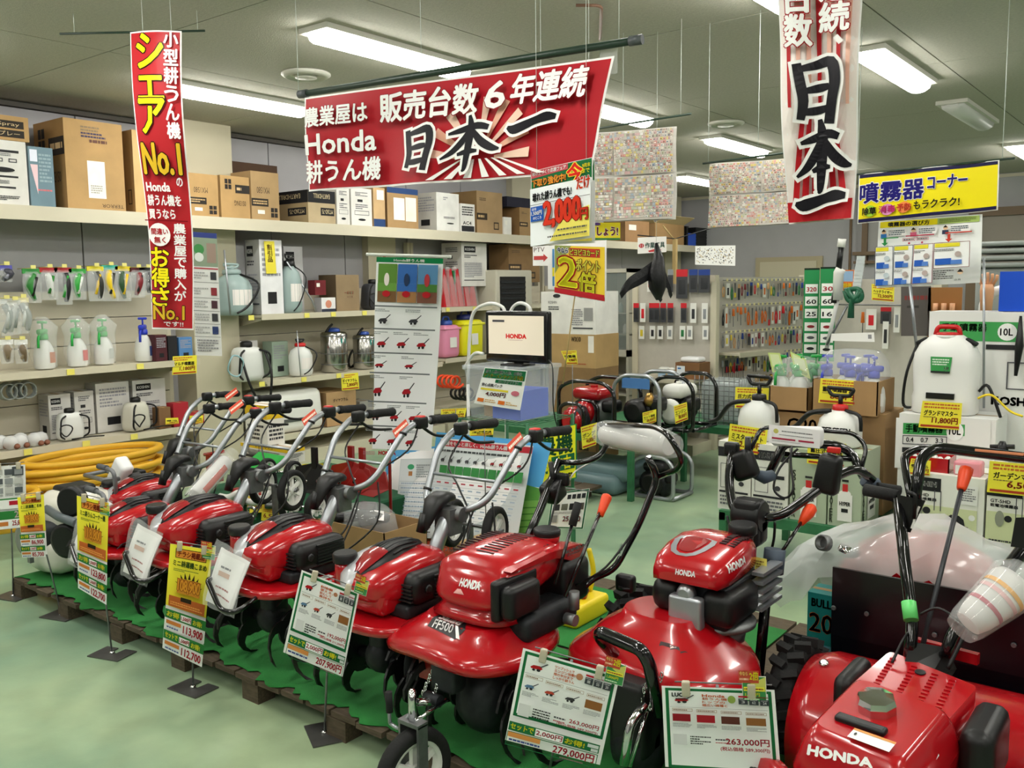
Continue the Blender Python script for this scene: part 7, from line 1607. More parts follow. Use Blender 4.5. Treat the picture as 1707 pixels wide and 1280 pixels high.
board('scenic_board', 'leaning board printed with blue sky and green fields behind the table poster', ((728, 720), (920, 738), (700, 940), (872, 950)), (3.72, 3.66, 3.58, 3.55), land, 150, 170)
def spec1(s):
    s.rect(0, 0, 100, 170, 'c9d2d4'); s.rect(2, 2, 96, 166, 'd8dedf'); s.disc(30, 18, 9, '3f9a6a', 6); s.rect(25, 28, 10, 10, 'b07a4a'); s.lines(45, 12, 48, 30, 6, 'a0a8aa', 1)
    for k in range(9): s.rect(4, 50+k*10, 92, .8, 'aab4b8'); s.lines(8, 52+k*10, 84, 6, 1, 'a4b4c4', k)
    s.rect(6, 146, 12, 16, '6a6a64'); s.lines(24, 146, 66, 14, 3, '55595c', 4)
def spec2(s):
    W = s.w; s.rect(0, 0, W, s.h, 'd4dadb'); s.rect(0, 3, W, 12, 'b5303c'); s.text('菜園をもっと楽しく、Honda耕うん機', 4, 5, W*.72, 8, WT, .4); s.lines(5, 20, W*.9, 7, 1, '44484a', 2)
    for k in range(10): mini_tiller(s, 4+k*W*.097, 32, W*.07, 14, '4a4a4e' if k < 6 else '9a2a30'); s.rect(5+k*W*.096, 52, W*.085, 20, '3f8a4a')
    for r_ in range(8):
        for k in range(10): s.rect(8+k*W*.096, 84+r_*12, W*.05, 2.6, 'b03040' if r_ == 0 else 'a8b8c8')
        s.rect(3, 80+r_*12, W-6, .6, 'aab0b4')
    s.rect(W*.86, 172, 12, 12, '77777a')
board('spec_poster', 'pale comparison table poster on the left scenic board', ((668, 765), (730, 764), (657, 892), (728, 898)), (3.68, 3.67, 3.55, 3.55), spec1, 100, 170)
board('spec_poster', 'machine line-up poster with a red title strip and green bars', ((735, 730), (889, 743), (716, 893), (860, 912)), (3.66, 3.62, 3.52, 3.5), spec2, 150, 190)
s = Sheet(100, 12, 'c8583a'); s.text('Hondaの耕うん機', 8, 2, 60, 7, WT, .3)
s.hang('board_strip', 'terracotta strip with white print under the comparison posters', 'strip', PY(700, 900, 3.5), PY(792, 912, 3.5), PY(700, 915, 3.5), PY(792, 932, 3.5), m=M_PRINT)
# machine chart on its stand
def chart(s):
    s.rect(0, 0, 100, 8, '0f7a44'); s.text('Honda耕うん機', 27, 2, 46, 4.5, WT, .3)
    for k, (a, b_) in enumerate((('5f8a3a', '7a5a3a'), ('3a6ab0', 'a87a50'), ('5a8ab4', '7a5040'))): s.rect(4+31*k, 10, 29, 30, a); s.rect(4+31*k, 50, 29, 19, b_); s.rect(4+31*k, 40, 29, 12, ('6a9a44', '3a6ab0', '4a7a3a')[k]); s.disc(18+31*k, 34, 4, ('e8e0d8', '2a3a5a', 'b03a40')[k], 10); s.disc(18+31*k, 56, 6, 'b02028', 5)
    y = 74
    for n_, hh in ((2, 32), (3, 34), (2, 28), (2, 42), (3, 34), (3, 34)):
        s.rect(3, y, 94, 2.2, '6a6e70')
        for k in range(n_): x = 4+k*94/n_; s.lines(x, y+5, 22, 5, 2, '888c8e', k+int(y)); mini_tiller(s, x+4, y+12, 22, hh-15, 'a01c26' if y > 100 else '3a3a3e')
        y += hh+3
    s.text('HONDA', 30, y+2, 28, 6, 'b01828', .5); s.lines(4, y+3, 20, 6, 3, 'b0707a', 3)
tl, tr, bl, br_ = PD(628, 428, 4.9), PD(740, 431, 4.75), PD(620, 748, 4.95), PD(720, 751, 4.85)
s = Sheet(100, 304, 'f0f1f1'); chart(s); s.hang('machine_chart', 'tall white hanging chart of tillers with a green title strip', 'poster', tl, tr, bl, br_, wave=lambda u, v: .008*math.sin(v*6+u*2))
pb = tl.lerp(tr, .03); t = thing('chart_stand', 'slim stand holding the tall machine chart by a pale rod', 'stand', (pb.x-.02, pb.y+.06, 0)); O_ = Vector(t.location)
MB().tube([PD(611, 424, 4.92)-O_, PD(752, 428, 4.74)-O_], .008, 8).build('top_rod', mat('pale rod', 'd0d4cc', rough=.4), t); MB().tube([(0, 0, .01), (0, 0, tl.z+.01)], .009, 8).build('post', DRED, t); MB().lathe([(.16, 0), (.16, .01), (.02, .02)], 24).build('foot', DSTEEL, t)
# ------------------------------------------------------------------ monitor on the storage box
yc = 4.45; a, b_ = PY(776, 700, yc), PY(868, 704, yc); zb = (a.z+b_.z)/2; zt = PY(850, 612, yc).z; CLR = mat('clear box wall', 'dfe8ee', rough=.12, alpha=.27); BLB = mat('blue contents', '2450d8', rough=.5)
t = thing('wire_cart', 'green wire cart carrying the clear storage box', 'cart', ((a.x+b_.x)/2, yc+.25, 0)); hw = (b_.x-a.x)/2+.05
for sx in (-1, 1):
    for sy in (-1, 1): MB().tube([(sx*hw, sy*.25, 0), (sx*hw, sy*.25, zb+.01)], .012, 8).build('post', GREENT, t)
for z in (.25, .5, zb-.006):
    q = MB()
    for k in range(14): q.tube([(-hw+k*hw/6.5, -.26, z), (-hw+k*hw/6.5, .26, z)], .003, 4)
    for sy in (-.26, 0, .26): q.tube([(-hw, sy, z), (hw, sy, z)], .004, 4)
    q.build('wire_shelf', GREENT, t, kind='stuff')
t = thing('storage_box', 'clear lidded storage box with blue contents under the monitor', 'box', ((a.x+b_.x)/2, yc+.21, zb)); hw -= .05; H_ = zt-zb
for mb in (MB().loft([[Vector((x, y, z)) for x, y in ((-w2, -d2), (w2, -d2), (w2, d2), (-w2, d2))] for w2, d2, z in ((hw*.88, .18, .006), (hw, .21, H_*.92))], smooth=False, caps=False),): mb.build('walls', CLR, t)
MB().rbox(-hw*1.06, hw*1.06, -.225, .225, H_*.92, H_-.001, .008).build('lid', CLR, t); MB().box(-hw*.2, hw*.8, -.15, .15, .01, H_*.55).build('blue_contents', BLB, t); MB().box(-hw*.7, -hw*.25, -.1, .12, .01, H_*.3).build('brown_contents', CARD, t)
def svc(s):
    s.rect(2, 2, 96, 22, '1c6a40'); s.text('耕うん機の購入の際、お得な', 6, 5, 84, 8, WT, .3); s.rect(2, 15, 96, 10, '1c6a40'); s.text('アフターメンテナンス予約', 4, 14, 90, 10, 'f0d82a', .4); s.rect(34, 27, 60, 8, '1c6a40'); s.text('はいかがですか?', 42, 28, 44, 6, WT, .3); s.text('安心点検パック', 6, 38, 46, 8, '2a2a2c', .4); s.rect(6, 50, 62, 5, 'e0d040'); s.text('4,000円', 20, 58, 44, 11, 'b01a30', .7); s.disc(84, 55, 9, 'c87080', 6)
    for x in (6, 52): s.rect(x, 76, 14, 9, 'd8702a'); s.lines(x+17, 76, 24, 9, 2, 'c8a060', x)
s = Sheet(100, 92, 'f0f2ee'); svc(s); s.hang('service_sheet', 'white and green maintenance offer sheet taped on the storage box', 'sheet', *[PY(*p, yc-.03) for p in ((808, 612), (879, 618), (790, 672), (867, 684))])
a, b_ = PY(808, 518, yc+.1), PY(913, 523, yc+.1); w2 = (b_.x-a.x)/2; z0 = PY(850, 604, yc+.1).z; h2 = a.z-z0
t = thing('monitor', 'small black television standing on the storage box, screen lit', 'television', ((a.x+b_.x)/2, yc+.12, zt))
MB().rbox(-w2, w2, -.02, .03, z0-zt+.0, a.z-zt, .014).build('casing', mat('gloss black plastic', '0c0c0f', rough=.2, coat=.3), t); MB().rbox(-.09, .09, -.07, .07, 0, .012, .005).box(-.03, .03, 0, .02, .01, z0-zt+.02).build('foot', BLK, t)
s = Sheet(100, 72, 'cfc4b0'); s.text('HONDA', 33, 34, 36, 8, 'c0241c', .8); s.lines(37, 44, 28, 2.5, 1, 'b09a8a', 2); s.rect(8, 8, 22, 4, '3a3a3c'); mb = MB()
zl, zh = z0-zt+h2*.16, a.z-zt-h2*.09; s.into(mb, (-w2*.88, -.0212, zh), (w2*.88, -.0212, zh), (-w2*.88, -.0212, zl), (w2*.88, -.0212, zl)); mb.build('screen', mat('lit screen', attr=True, rough=.3, emit=.55), t)
tag(MB().wire([(0, 0, 0), (.1, -.1, -.05), (.12, -.12, -.3), (.1, 0, -.5)], .004).build('power_cable', BLK, None, PY(915, 600, yc+.1)), 'black power cable hanging from the monitor', 'cable')
WT_ = mat('white tube', 'd8d8d4', rough=.4); t = thing('folding_rack', 'white tubular rack with arched tops behind the monitor', 'rack', PZ(770, 780, 0)); O_ = Vector(t.location); y_ = 4.95
for pts in (((780, 640), (783, 560), (790, 520), (815, 506), (838, 512), (842, 530)), ((848, 530), (855, 512), (868, 505), (882, 512), (886, 530)), ((773, 615), (790, 590), (806, 590))): MB().tube(curve([PY(*p, y_)-O_ for p in pts], 5), .012, 8).build('arch', WT_, t)
MB().tube([PY(780, 640, y_)-O_, Vector((PY(780, 640, y_).x, y_, 0))-O_], .012, 8).tube([PY(842, 530, y_)-O_, Vector((PY(842, 530, y_).x, y_, 0))-O_], .012, 8).build('upright', WT_, t)
# green and yellow machinery sign, clipped leaflet
def kub(s): s.rect(2, 2, 96, 96, 'e8e62a'); s.rect(5, 12, 90, 52, 'e8e62a'); s.text('農機', 22, 14, 70, 36, '154a2a', 1.6); s.rect(4, 52, 92, 28, '18603a'); s.text('買取', 10, 50, 34, 30, 'f0ee2a', 1.4); s.text('中古', 54, 54, 34, 24, 'f0ee2a', 1); s.text('Kubota', 50, 84, 42, 10, '2a2a18', .6)
s = Sheet(100, 100, '1c8a4a'); kub(s); s.hang('machinery_sign', 'yellow and green sign with large black characters right of the storage box', 'sign', *[PY(*p, y) for p, y in zip(((880, 722), (961, 706), (896, 812), (961, 797)), (4.12, 4.05, 4.1, 4.05))])
tl, tr, bl, br_ = [PY(*p, 3.55) for p in ((921, 822), (983, 814), (912, 880), (972, 882))]
def leafl(s): s.frame(1, 1, 98, 118, 4, '1a5a38'); [s.rect(44+13*i, 12, 10, 14, '333338') for i in range(4)]; [s.rect(10+22*i, 40, 17, 20, ('3a3a3e', '6a6a60', '2a2a2c', '55504a')[i]) for i in range(4)]; mini_tiller(s, 10, 10, 28, 20); s.rect(10, 76, 16, 24, '8a8a88'); s.text('25,800', 42, 80, 48, 18, 'c04a58', .8); s.lines(10, 64, 80, 8, 2, '777777', 3)
s = Sheet(100, 120, 'eef0ec'); leafl(s); s.hang('clipped_leaflet', 'small white leaflet with green border clipped behind the black levers', 'leaflet', tl, tr, bl, br_)
p = (tl+tr)/2; simple('leaflet_stand', 'thin green stand holding the clipped leaflet', 'stand', [('post', MB().tube([(0, .02, 0), (0, .02, p.z+.01)], .012, 8), GREENT), ('cross_wire', MB().tube([(-.1, .0, p.z+.01), (.12, .0, p.z+.012)], .003, 4), STEEL)], (p.x, p.y, 0))
# wire basket with yellow seed toys beyond the lettered tiller
p = PZ(1000, 990, .12); t = thing('plastic_tray', 'yellow plastic tray with red and yellow toy-like handles beyond the lettered tiller', 'tray', (p.x-.03, 3.3, .0))
MB().rbox(-.18, .18, -.14, .14, .105, .20, .02).build('yellow_tub', YEL, t); 
for k in range(7): a = k*.9; MB().tube([(.12*math.cos(a), .1*math.sin(a), .19), (.14*math.cos(a), .12*math.sin(a), .24), (.08*math.cos(a+.8), .07*math.sin(a+.8), .26)], .016, 6).build('handle', (RED, YEL, GRN)[k % 3], t)
tag(MB().tube(curve([(0, 0, 0), (.02, 0, .1), (-.005, 0, .2)], 5), .012, 6).build('yellow_rod', YEL, None, PY(983, 985, 3.4)+Vector((0, 0, -.0))), 'curved yellow handle sticking up beyond the lettered tiller', 'handle')
# ------------------------------------------------------------------ engine machines on the green tables behind
GZ = .47
table('green steel table under the row of engine driven pumps', -4.75, -3.36, 5.72, 6.6, GZ); table('second green steel table farther back with the wire basket', -4.3, -2.95, 6.75, 7.5, .44)
def frame_engine(label, c, w, d, h, fm_, body, tank=None, extra=None, z=GZ):
    t = thing('engine_pump', label, 'engine', (c.x, c.y, z))
    for s_ in (-1, 1): MB().tube(bend([(-w, s_*d, .015), (-w, s_*d, h*.85), (-w*.5, s_*d, h), (w*.6, s_*d, h), (w, s_*d, h*.8), (w, s_*d, .015), (-w, s_*d, .015)], .06), .016, 8).build('frame_loop', fm_, t)
    for x in (-w, w): MB().tube([(x, -d, .02), (x, d, .02)], .014, 8).build('cross_bar', fm_, t)
    MB().rbox(-w*.6, w*.1, -d*.75, d*.6, .03, h*.55, .03).lathe([(.03, -.05), (.11, -.04), (.12, 0), (.03, .06)], 20, M=AX((1, 0, 0), p=(w*.25, 0, h*.35))).build('engine_block', body, t)
    MB().lathe([(.09, -.02), (.1, 0), (.06, .03)], 18, M=AX((0, -1, 0), p=(-w*.2, -d*.78, h*.35))).build('recoil_cover', tank or body, t)
    if tank: MB().rbox(-w*.75, w*.35, -d*.7, d*.7, h*.58, h*.84, .05).lathe([(.03, h*.84), (.03, h*.88)], 12, M=T(-w*.2, 0, 0)).build('fuel_tank', tank, t)
    MB().rbox(w*.3, w*.75, -d*.6, d*.2, h*.35, h*.6, .03).build('air_box', BLK, t)
    if extra: extra(t)
    return t
c = PY(995, 720, 5.85); frame_engine('red tanked engine in a black frame, left on the green table', PY(1000, 700, 6.1), .26, .2, .38, BLKG, mat('cast grey', '8a8c8e', rough=.4, metal=.5, noise=.2), RED)
frame_engine('small red engine in front of the red tanked one', PY(965, 705, 5.85), .11, .1, .22, BLKG, DSTEEL, RED)
frame_engine('pump with silver tube frame and dark motor in the middle of the green table', PY(1082, 690, 6.2), .2, .2, .44, SILV, BLK, None, lambda t: (MB().box(-.12, .12, -.21, -.205, .34, .42).build('blue_label', mat('blue label', '4a7ab8', rough=.4), t), MB().lathe([(.03, 0), (.045, .04), (.02, .1)], 12, M=T(.06, -.1, .2)).build('brass_valve', mat('brass', 'b08a4a', rough=.3, metal=.8), t)))
frame_engine('pump with a white tank cover and black frame, right on the green table', PY(1140, 690, 6.4), .18, .2, .42, BLKG, BLK, WHITE)
c = PZ(1088, 832, 0); frame_engine('small pump in a thin silver frame on the floor under the green table', c+Vector((0, .15, 0)), .17, .15, .32, SILV, DSTEEL, BLK, z=.0)
simple('folded_tarp', 'folded grey blue plastic tarp on the floor under the green table', 'tarp', [('folds', MB().rbox(-.35, .3, -.25, .25, .0, .16, .06).rbox(-.3, .35, -.2, .2, .1, .24, .05), mat('tarp film', '6a8388', rough=.3, bump=.4, bscale=14))], PZ(990, 815, 0)+Vector((0, .1, 0)))
pal = pallet('small wooden pallet on the floor under the green table', -4.3, -3.6, 5.4, 5.7)
for lb, q, d, tt, pr_ in (('yellow price card on the green table before the small red engine', ((968, 712), (995, 704), (971, 749), (994, 741)), 6.6, 'ポンプ', '44,800円'), ('yellow price card under the silver framed pump', ((1071, 688), (1094, 682), (1072, 710), (1094, 703)), 6.75, 'セット価格', '68,000円'), ('yellow price card under the white covered pump', ((1123, 677), (1145, 670), (1126, 707), (1147, 699)), 6.9, 'エンジン', '88,000円'), ('yellow price card on a stick in front of the brown carton', ((935, 585), (961, 584), (945, 607), (963, 607)), 6.7, '噴霧機', '4,980円'), ('yellow price card on the wire cart below the storage box', ((735, 682), (778, 680), (735, 697), (775, 695)), 5.3, 'ネット', '1,280円'), ('yellow price card half hidden behind the line-up poster', ((783, 716), (823, 714), (783, 727), (822, 725)), 4.55, '棚', '60,000円')): price_card(lb, *q, d, tt, pr_, stem=.47 if d > 5.5 else .35)
q = MB(); r_ = PZ(1195, 790, .0); 
for k in range(10): q.tube([(-.2+.044*k, -.2, 0), (-.2+.044*k, -.2, .4)], .004, 4).tube([(-.2, -.2, .04*k), (.2, -.2, .04*k)], .004, 4).tube([(.2, -.2+.044*k, 0), (.2, -.2+.044*k, .4)], .004, 4)
simple('wire_basket', 'wire basket with clear film on the second green table', 'basket', [('mesh_sides', q, STEEL), ('clear_film', MB().rbox(-.17, .17, -.17, .17, .01, .36, .05), mat('crumpled film', 'b8c2c2', rough=.15, alpha=.6, bump=.6, bscale=20))], (-3.25, 7.1, .441)).children[0]['kind'] = 'stuff'
# cartons and glass cabinet between the racks
yk = 6.9
def cartonY(label, px0, px1, ytop, z, yf, depth, face='plain', side='plain', col=BR, cs=None, name='cardboard_box', m=None, zf=None):
    x0 = eX(px0, yf, z); x1 = eX(px1, yf, z); z1 = PY((px0+px1)/2, ytop, yf).z if zf is None else zf
    return carton3(label, x0, x1, yf, yf+depth, z, z1, side, face, col, cs, name, None, 'box', m=m)
z1 = PY(950, 612, yk).z; carton3('wide low dark carton at the bottom of the stack by the glass cabinet', eX(915, yk, .3), eX(993, yk, .3), yk, yk+.4, 0, z1-.001, 'plain', 'bm3', '8a6c46')
cartonY('brown carton marked with a code in the stack by the glass cabinet', 916, 993, 557, z1, yk, .4, lambda s: (s.text('WX10', 48, s.h*.08, 20, s.h*.14, '2a2018', .6), s.lines(52, s.h*.86, 30, s.h*.06, 1, 'a04a30', 2), s.rect(84, s.h*.04, 12, s.h*.5, 'e6e2d8')), 'plain', 'b0905f')
z2 = PY(950, 557, yk).z+.001; cartonY('large white carton with black print on top of the stack by the glass cabinet', 902, 992, 486, z2, yk, .4, lambda s: (s.text('KOSHIN', 14, s.h*.22, 16, s.h*.06, '2a2a2c'), s.lines(14, s.h*.34, 20, s.h*.1, 2, '333336', 1), s.disc(30, s.h*.1, 7, '2a2a2c', 3), s.disc(76, s.h*.1, 7, '2a2a2c', 3), s.rect(80, s.h*.38, 16, s.h*.3, '8a8a88'), s.lines(58, s.h*.4, 20, s.h*.4, 8, '88888c', 6), s.rect(60, s.h*.84, 36, s.h*.03, '333336')), 'plain', 'dedcd6')
x0, x1 = PY(992, 600, 8.05).x, PY(1048, 600, 8.05).x; zc = PY(1020, 448, 8.05).z
t = thing('glass_cabinet', 'beige steel cabinet with sliding glass doors between the cartons and tool rack', 'cabinet', ((x0+x1)/2, 8.25, 0)); w2 = (x1-x0)/2; CB = mat('beige steel', 'b3b0a2', rough=.5)
for a in ((-w2, -w2+.03, -.2, .2, 0, zc), (w2-.03, w2, -.2, .2, 0, zc), (-w2, w2, .18, .2, 0, zc), (-w2, w2, -.2, .2, zc-.04, zc), (-w2, w2, -.2, .2, 0, .06), (-w2, w2, -.2, .2, .86, .93)): MB().box(*a).build('panel', CB, t)
for z in (.45, .65, 1.08, 1.3): MB().box(-w2, w2, -.18, .18, z, z+.012).build('shelf', CB, t)
MB().box(-w2+.03, w2-.03, -.19, -.185, .93, zc-.04).build('glass_door', mat('cabinet glass', '9aa4a0', rough=.05, alpha=.3), t)
for k in range(7): simple('small_bottle', 'small pale bottle behind the cabinet glass, %s from the left' % ORD(k+1), 'bottle', [('bottle', MB().lathe([(.02, 0), (.024, .005), (.024, .07), (.01, .09), (.01, .1)], 10), (WHITE, TEAL, MILK)[k % 3])], ((x0+x1)/2-w2*.75+k*w2*.25, 8.15, 1.0935 if k % 2 else 1.3135), 'bottles in the glass cabinet')
simple('storage_jar', 'cream jar low in the glass cabinet', 'jar', [('jar', MB().lathe([(.05, 0), (.06, .01), (.06, .13), (.04, .15)], 16), MILK)], ((x0+x1)/2-w2*.4, 8.15, .931))
# ------------------------------------------------------------------ the white tiller at the far left of the pallet
ro = Vector((-4.75, 2.35, PZT)); t = thing('electric_tiller', 'white and black compact tiller at the far left end of the pallet', 'tiller', ro); M_ = T(*(-ro))
def Wp(px, py, y=2.3): return PY(px, py, y)
IV = mat('ivory plastic', 'dcd9cc', rough=.3, coat=.3)
a, b_ = Wp(78, 850), Wp(162, 850); xm = (a.x+b_.x)/2; w2 = (b_.x-a.x)/2
S = [(2.16, .02, .03), (2.18, .10, .10), (2.24, .15, .125), (2.34, .16, .13), (2.46, .15, .11), (2.56, .10, .07), (2.6, .04, .03)]
zc_ = Wp(110, 842).z-.04
MX().loft([sring(y, xm-.02, zc_+.02, a_*1.05, b2_*.9, 3, 28) for y, a_, b2_ in S]).build('white_cover', IV, t)
MX().lathe([(.075, -.04), (.078, .0), (.065, .012)], 24, M=AX((.45, -1, .1), p=tuple(Wp(117, 836, 2.13)))).build('black_disc', BLK, t)
MX().rbox(xm-.10, xm+.06, 2.25, 2.42, zc_+.11, zc_+.155, .02).build('battery_cap', BLK, t)
MX().lathe([(.016, 0), (.016, .01)], 10, M=AX((.35, -1, .2), p=tuple(Wp(118, 838, 2.14)))).build('chrome_latch', CHR, t)
MX().tube([Wp(78, 848, 2.12), Wp(100, 862, 2.1), Wp(128, 872, 2.1)], .022, 8).build('grey_arm', mat('grey arm', '5c6468', rough=.35), t)
gp = MX(); rings = []
for x in (xm-.17, xm-.16, xm+.13, xm+.14):
    k = .9 if abs(x-xm+.01) > .145 else 1
    rings.append([Vector((x, 2.16+.34*(1-math.cos(u))*.5*k+.0, PZT+.004+.17*k*(1-math.sin(u)))) for u in [PI*i/10 for i in range(11)]]+[Vector((x, 2.52, PZT+.004+.165)), Vector((x, 2.18, PZT+.004+.165))])
mb = MX(); mb.loft([sring(y, xm-.01, PZT+.115, a_, b2_, 3, 28) for y, a_, b2_ in ((2.10, .02, .02), (2.12, .12, .08), (2.18, .17, .105), (2.4, .17, .105), (2.5, .12, .08), (2.52, .02, .02))]).build('lower_guard', IV, t)
MX().loft([sring(y, xm-.01, PZT+.21, a_, b2_, 3, 24) for y, a_, b2_ in ((2.085, .02, .02), (2.095, .09, .08), (2.2, .12, .09), (2.3, .1, .08))]).build('dark_core', DSTEEL, t)
MX().lathe([(.07, 0), (.075, .01), (.05, .014)], 20, M=AX((0, -1, 0), p=(xm-.07, 2.075, PZT+.2))).build('grey_disc', mat('grey cover', '8b8e88', rough=.4), t)
MX().lathe([(.085, -.05), (.088, 0), (.07, .008)], 24, M=AX((.4, -1, 0), p=tuple(Wp(108, 902, 2.10)))).build('dark_opening', BLK, t)
MX().box(xm+.02, xm+.05, 2.05, 2.07, PZT+.1, PZT+.35).build('upright', STEEL, t)
MX().tube(bend([Wp(142, 792, 2.6), Wp(178, 785, 2.8), Wp(197, 792, 2.7), Wp(200, 810, 2.6)], .03), .013, 8).tube(bend([Wp(142, 792, 2.6), Wp(172, 800, 2.5), Wp(198, 798, 2.6)], .03), .013, 8).build('grey_handle', mat('grey bar'), t)
MX().tube([Wp(170, 812, 2.5), Wp(200, 800, 2.7), Wp(240, 788, 3.0)], .016, 8).rbox(-.05, .06, -.03, .03, -.03, .03, .01, M=T(*Wp(228, 790, 2.9))).rbox(-.1, .1, -.04, .04, -.04, .04, .02, M=T(*Wp(215, 805, 2.7), ry=-.4)).build('folded_handle', BLK, t)
MX().rbox(-.055, .055, -.04, .04, -.10, .10, .02, M=T(*Wp(200, 790, 2.65), ry=.7)).build('white_manual_bag', mat('white film pack'), t)
ra, rb_ = PY(326, 826, 2.5), PY(378, 768, 2.72); Ln = (rb_-ra).length; t = thing('rolled_manual', 'white rolled manual with a long red stripe tied to a silver handlebar', 'manual', ra)
A_ = AX(rb_-ra); MB(A_).lathe([(.036, 0), (.04, .01), (.04, Ln-.01), (.036, Ln)], 18).build('paper_roll', mat('rolled paper'), t); MB(A_).loft([[Vector((.0412*math.cos(q), .0412*math.sin(q), z)) for q in [-2.6+i*.2 for i in range(5)]] for z in (.03, Ln-.05)], closed=False, caps=False).loft([[Vector((.0412*math.cos(q), .0412*math.sin(q), z)) for q in [1.0+i*.2 for i in range(5)]] for z in (.03, Ln-.05)], closed=False, caps=False).build('red_stripe', mat('stripe red', 'c8482c', rough=.4), t)
MB(A_).lathe([(.045, -.04), (.05, .0), (.05, Ln), (.04, Ln+.06)], 14, caps=False).build('plastic_bag', CLEAR, t)
for k, (c, lb) in enumerate(((BLK, 'black hose coil below the pink tub'), (ORG, 'orange red hose coil beside the black one'))):
    q = PX(757-22*k, 655-20*k, -6.55); t = thing('hose_coil', lb, 'hose', q); MB().tube([(.01*a, .09*math.cos(a), .06*math.sin(a)) for a in [2*PI*j/14 for j in range(14*4)]], .014, 6).build('winding', c, t)
# ------------------------------------------------------------------ right hand sales table
RZ = .38; e0 = PZ(1197, 850, RZ); e1 = PZ(1707, 926, RZ); YT = (e0.y+e1.y)/2
table('long green steel table with sprayer cartons at right', e0.x, .8, YT, YT+.95, RZ)
yf = YT+.03
def KO(model=True):
    def f(s):
        H = s.h; s.rect(0, H*.06, 46, H*.2, '1a1a1c'); s.text('KOSHIN', 6, H*.12, 34, H*.07, WT, .8); s.text('GT-5HD', 5, H*.3, 26, H*.045, '333338', .4); s.text('乾電池噴霧器', 5, H*.36, 36, H*.045, '333338', .4)
        s.rect(0, H*.47, 92, H*.46, 'ccd2a4'); s.rect(70, H*.12, 22, H*.28, 'e4e4de'); s.lines(72, H*.15, 18, H*.2, 6, '77777a', 2); s.rect(38, H*.24, 1.2, H*.3, '55555a'); s.rect(46, H*.24, 1.2, H*.3, '55555a')
        s.disc(18, H*.56, 6, '8a8d7c', 12); s.disc(29, H*.55, 5, '222224'); s.poly([(52, H*.72), (54, H*.62), (60, H*.57), (70, H*.57), (76, H*.62), (78, H*.72)], '222224'); s.frame(52, H*.72, 30, H*.16, 1, '55555a'); s.disc(86, H*.58, 4, 'e8e8e4'); s.lines(5, H*.84, 32, H*.08, 2, '33333a', 3)
    return f
def MAN(s):
    H = s.h; s.rect(8, H*.1, 66, H*.22, '3fa052'); s.text('手動噴霧器', 11, H*.12, 40, H*.16, '1c3a20', .8); s.disc(64, H*.24, 9, 'f0f2ee'); s.text('10L', 58, H*.16, 12, H*.14, '1c2a1c', .8)
    s.frame(8, H*.34, 48, H*.18, .8, '44444a'); [s.text(x, 12+16*i, H*.38, 8, H*.09, '44444a', .3) for i, x in enumerate(('0.4', '0.7', '3.3'))]; s.rect(8, H*.58, 14, H*.1, '222224'); s.rect(26, H*.58, 14, H*.1, '222224')
def MANB(s):
    H = 80; s.rect(8, H*.1, 60, H*.2, '3fa052'); s.text('手動噴霧器', 10, H*.12, 34, H*.08, '1c3a20', .8); s.disc(59, H*.2, 7, 'f0f2ee'); s.text('10L', 54, H*.165, 9, H*.07, '1c2a1c', .6); s.rect(44, H*.33, 24, H*.05, '222224')
    s.text('KOSHIN', 50, H*.86, 34, H*.08, '222224', 1); s.frame(60, H*.5, 16, H*.28, 1, '55555a'); s.poly([(80, H*.2), (84, H*.14), (82, H*.7), (80, H*.7)], '77777a')
def SPR(s):
    H = s.h; s.rect(0, 0, 100, H, 'a9b59c'); s.vtext('SPRAYER', 6, H*.3, 9, H*.66, '5a6a54', .6, gap=.05); s.rect(30, H*.56, 44, H*.36, 'e9e7e2'); s.disc(52, H*.55, 18, 'e9e7e2', H*.05); s.rect(44, H*.42, 16, H*.1, 'c02a2a'); s.rect(42, H*.36, 20, H*.03, '222224'); s.text('HYPER', 36, H*.66, 32, H*.05, '222224', .5); s.rect(42, H*.75, 20, H*.05, '222224')
def TNK(s):
    H = s.h; s.rect(0, H*.08, 100, H*.14, '222226'); s.text('KOSHIN', 20, H*.11, 50, H*.08, WT, .4); s.frame(8, H*.32, 38, H*.36, 1.6, '55555a'); s.rect(60, H*.42, 30, H*.05, '222226'); s.disc(72, H*.6, 8, '3a3a3e', 7); s.rect(5, H*.72, 88, H*.03, '222226'); s.lines(8, H*.78, 80, H*.16, 3, '66666a', 4)
cartonY('white sprayer carton with black line drawings, left end of the green table', 1196, 1250, 737, RZ, yf, .3, TNK, 'plain', 'dbdad2')
cartonY('white sprayer carton with black line drawings, second on the green table', 1252, 1312, 742, RZ, yf, .3, TNK, 'plain', 'dbdad2')
cartonY('pale green sprayer carton, third on the green table', 1316, 1376, 750, RZ, yf, .3, SPR, 'plain', 'a9b59c', name='printed_box', m=M_PRINT)
cartonY('pale green sprayer carton with large tank picture, right of the third', 1379, 1434, 754, RZ, yf, .3, SPR, SPR, 'b9c4ae', name='printed_box', m=M_PRINT)
zE = PY(1560, 792, yf).z
cartonY('white and lime carton with a black brand flag, left of the two large ones', 1506, 1637, 792, RZ, yf, .3, KO(), 'plain', 'e4e4da', name='white_carton', m=M_PRINT)
cartonY('white and lime carton with a black brand flag, cut by the right edge', 1641, 1772, 800, RZ, yf, .3, KO(), 'plain', 'e4e4da', name='white_carton', m=M_PRINT)
zA = PY(1250, 738, yf).z
cartonY('large white carton with a green tank title strip, topped by the white backpack sprayer', 1493, 1652, 694, RZ, yf+.32, .3, lambda s: None, 'plain', 'e6e6e2', name='white_carton', m=M_PRINT)
yG = yf+.32; zG = PY(1570, 694, yG).z
